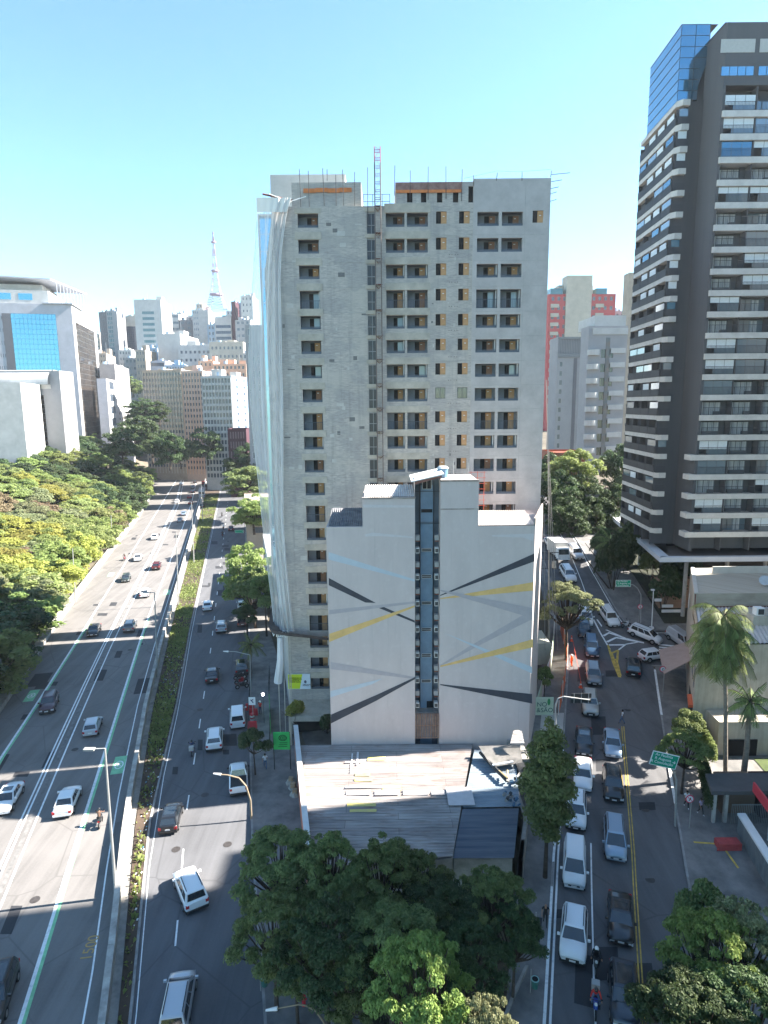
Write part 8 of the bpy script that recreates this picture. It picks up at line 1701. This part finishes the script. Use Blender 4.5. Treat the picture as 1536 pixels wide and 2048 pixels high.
# bins
for px, py, lb in ((530, 1985, 'green round litter bin on the avenue pavement'), (1069, 1990, 'dark litter bin on a post on the side street pavement')):
    p = GT(px, py); r = empty('litter_bin', p, 0, lb, 'litter bin'); mb = MB(); mb.tube((p.x, p.y, .55), (p.x, p.y, 1.15), .20, .26, 14); mb.build('bin', mat('bin_green', (.03, .12, .10), .5), r); mb = MB(); mb.tube((p.x, p.y, 1.15), (p.x, p.y, 1.17), .27, n=14); mb.tube((p.x, p.y, 1.172), (p.x, p.y, 1.175), .2, n=14, m=1); mb.build('rim_ring', [mat('bin_rim', (.25, .45, .42), .5), BLACK], r); mb = MB(); mb.tube((p.x - .28, p.y, .1), (p.x - .28, p.y, 1.9 if px > 900 else 1.3), .03, n=6); mb.build('post', POLE, r)
for px, py, lb in ((527, 1925, 'thin grey post on the avenue pavement above the green bin'), (1070, 1890, 'thin pale post on the side street pavement')): p = GT(px, py); mb = MB(); mb.tube(p, (p.x, p.y, 2.6), .035, n=6); mb.tube((p.x, p.y, 2.6), (p.x, p.y, 2.64), .05, n=6); tag(mb.build('pavement_post', POLE), lb, 'post')
for i, (px, py, lb) in enumerate(((608, 2015, 'red hydrant like bollard on the avenue pavement'),)): p = GT(px, py); mb = MB(); mb.tube(p, (p.x, p.y, .8), .13, .11, 10); mb.tube((p.x, p.y, .8), (p.x, p.y, .95), .14, .05, 10); mb.tube((p.x - .2, p.y, .6), (p.x + .2, p.y, .6), .05, n=8); tag(mb.build('hydrant', RB), lb, 'hydrant')
# ------------------------------------------------------------------ gatehouse on the right
gx = at(1412, 1600, 55).x; r = empty('gatehouse', (gx, 53, .6), 0, 'gatehouse with flat grey roof, dark booth and gate bars on the right', 'gatehouse')
zg = 4.2; A_ = G(1411, 1547, zg); B_ = G(1424, 1583, zg); mb = MB(); mb.hexa([(B_.x, B_.y, zg - .35), (48, B_.y, zg - .35), (48, A_.y, zg - .35), (A_.x, A_.y, zg - .35)], [(B_.x, B_.y, zg), (48, B_.y, zg), (48, A_.y, zg), (A_.x, A_.y, zg)]); mb.build('roof', mat('roof_slate_grey', (.085, .085, .088), .85, var=.15, scale=1), r)
mb = MB(); y0 = B_.y + .6; mb.box(B_.x + .6, y0, 0, B_.x + .85, y0 + .25, zg - .35, 1); mb.box(B_.x + 1.6, y0, 0, B_.x + 1.9, y0 + .3, zg - .35, 1); mb.box(B_.x + 2.0, y0 + 1.2, 0, B_.x + 5, y0 + 3, zg - .35, 0); mb.box(B_.x + 5.2, y0 + .6, 0, B_.x + 12, y0 + 3, zg - .35, 2); mb.build('booth', [mat('booth_brown', (.14, .10, .075), .8), CONC, mat('booth_maroon', (.03, .02, .025), .5)], r)
mb = MB()
for i in range(34): x = B_.x + 2.2 + i * .16; mb.box(x, y0 - .1, .3, x + .035, y0 - .07, 2.6)
mb.box(B_.x + 2.2, y0 - .12, 2.5, B_.x + 7.6, y0 - .06, 2.56); mb.build('gate_bars', mat('gate_grey', (.20, .22, .23), .6), r)
mb = MB(); a, b_ = G(1506, 1568, 5.0), G(1540, 1622, 5.0); mb.hexa([(a.x, a.y, 4.3), (a.x + .15, a.y, 4.3), (b_.x + .4, b_.y, 4.3), (b_.x + .25, b_.y, 4.3)], [(a.x, a.y, 5.2), (a.x + .15, a.y, 5.2), (b_.x + .4, b_.y, 5.2), (b_.x + .25, b_.y, 5.2)]); rb_ = empty('red_sign_board', a, 0, 'red sign board on a white post at the right edge behind the gate', 'sign'); mb.build('board', mat('board_red', (.55, .05, .07), .6), rb_); mb = MB(); mb.tube((a.x + 1.0, a.y - 1.3, 0), (a.x + 1.0, a.y - 1.3, 4.6), .14, n=8); mb.build('post', WHITE, rb_)
r = empty('ramp_wall', GT(1500, 1680), 0, 'sloping white topped ramp wall with grey ribbed side at the right', 'wall')
T0 = [G(1477, 1627, 2.4), G(1536, 1720, 2.4)]; d_ = (T0[1] - T0[0]).normalized(); T0.append(T0[0] + d_ * 11); mb = MB(); a, b_ = T0[0], T0[2]; mb.hexa([(a.x, a.y, 0), (a.x + .45, a.y, 0), (b_.x + .45, b_.y, 0), (b_.x, b_.y, 0)], [(a.x, a.y, 2.25), (a.x + .45, a.y, 2.25), (b_.x + .45, b_.y, 2.25), (b_.x, b_.y, 2.25)]); mb.build('wall', mat('ribbed_ramp_grey', (.10, .12, .13), .8, col2=(.17, .19, .20), scale=3, stretch=(6, .3, .3)), r)
mb = MB(); mb.hexa([(a.x - .1, a.y, 2.25), (a.x + .6, a.y, 2.25), (b_.x + .6, b_.y, 2.25), (b_.x - .1, b_.y, 2.25)], [(a.x - .1, a.y, 2.45), (a.x + .6, a.y, 2.45), (b_.x + .6, b_.y, 2.45), (b_.x - .1, b_.y, 2.45)]); mb.build('coping', WHITE, r)
p = GT(1457, 1705); r = empty('red_kerb_block', p, 0, 'red painted concrete block and kerb beside the gate pavement', 'block'); mb = MB(); mb.box(p.x - .8, p.y, 0, p.x + 1.1, p.y + .9, 1.0); mb.build('block', mat('block_red', (.38, .06, .06), .8, var=.2, scale=2), r); q_ = GT(1438, 1645); mb = MB(); mb.hexa([(p.x - 1.0, p.y, 0), (p.x - .8, p.y, 0), (q_.x + .2, q_.y, 0), (q_.x, q_.y, 0)], [(p.x - 1.0, p.y, .5), (p.x - .8, p.y, .5), (q_.x + .2, q_.y, .5), (q_.x, q_.y, .5)]); mb.build('kerb', MATS['block_red'], r)
mb = MB(); ribbon(mb, lambda y: 31 + (y - 40) * .25, lambda y: 60, 36, 63, .10, 3); struct('forecourt', mb, mat('forecourt_concrete', (.13, .125, .115), .9, col2=(.22, .21, .19), scale=.6, detail=6))
mb = MB(); ribbon(mb, lambda y: 38, lambda y: 60, 56.5, 60, .16, 2); struct('garden_lawn', mb, GRASS)
# ================================================================== HAZE (real air, one closed box)
HZ = bpy.data.materials.new('haze_air'); HZ.use_nodes = True; hn = HZ.node_tree.nodes; hl = HZ.node_tree.links; hn.remove(hn['Principled BSDF'])
pv = hn.new('ShaderNodeVolumePrincipled'); pv.inputs['Color'].default_value = (.86, .93, 1.0, 1); pv.inputs['Density'].default_value = .00013; pv.inputs['Anisotropy'].default_value = .2
hl.new(pv.outputs[0], hn['Material Output'].inputs['Volume'])
mb = MB(); mb.box(-1200, -90, -3, 1200, 4700, 190); tag(mb.build('haze', HZ), kind='stuff')
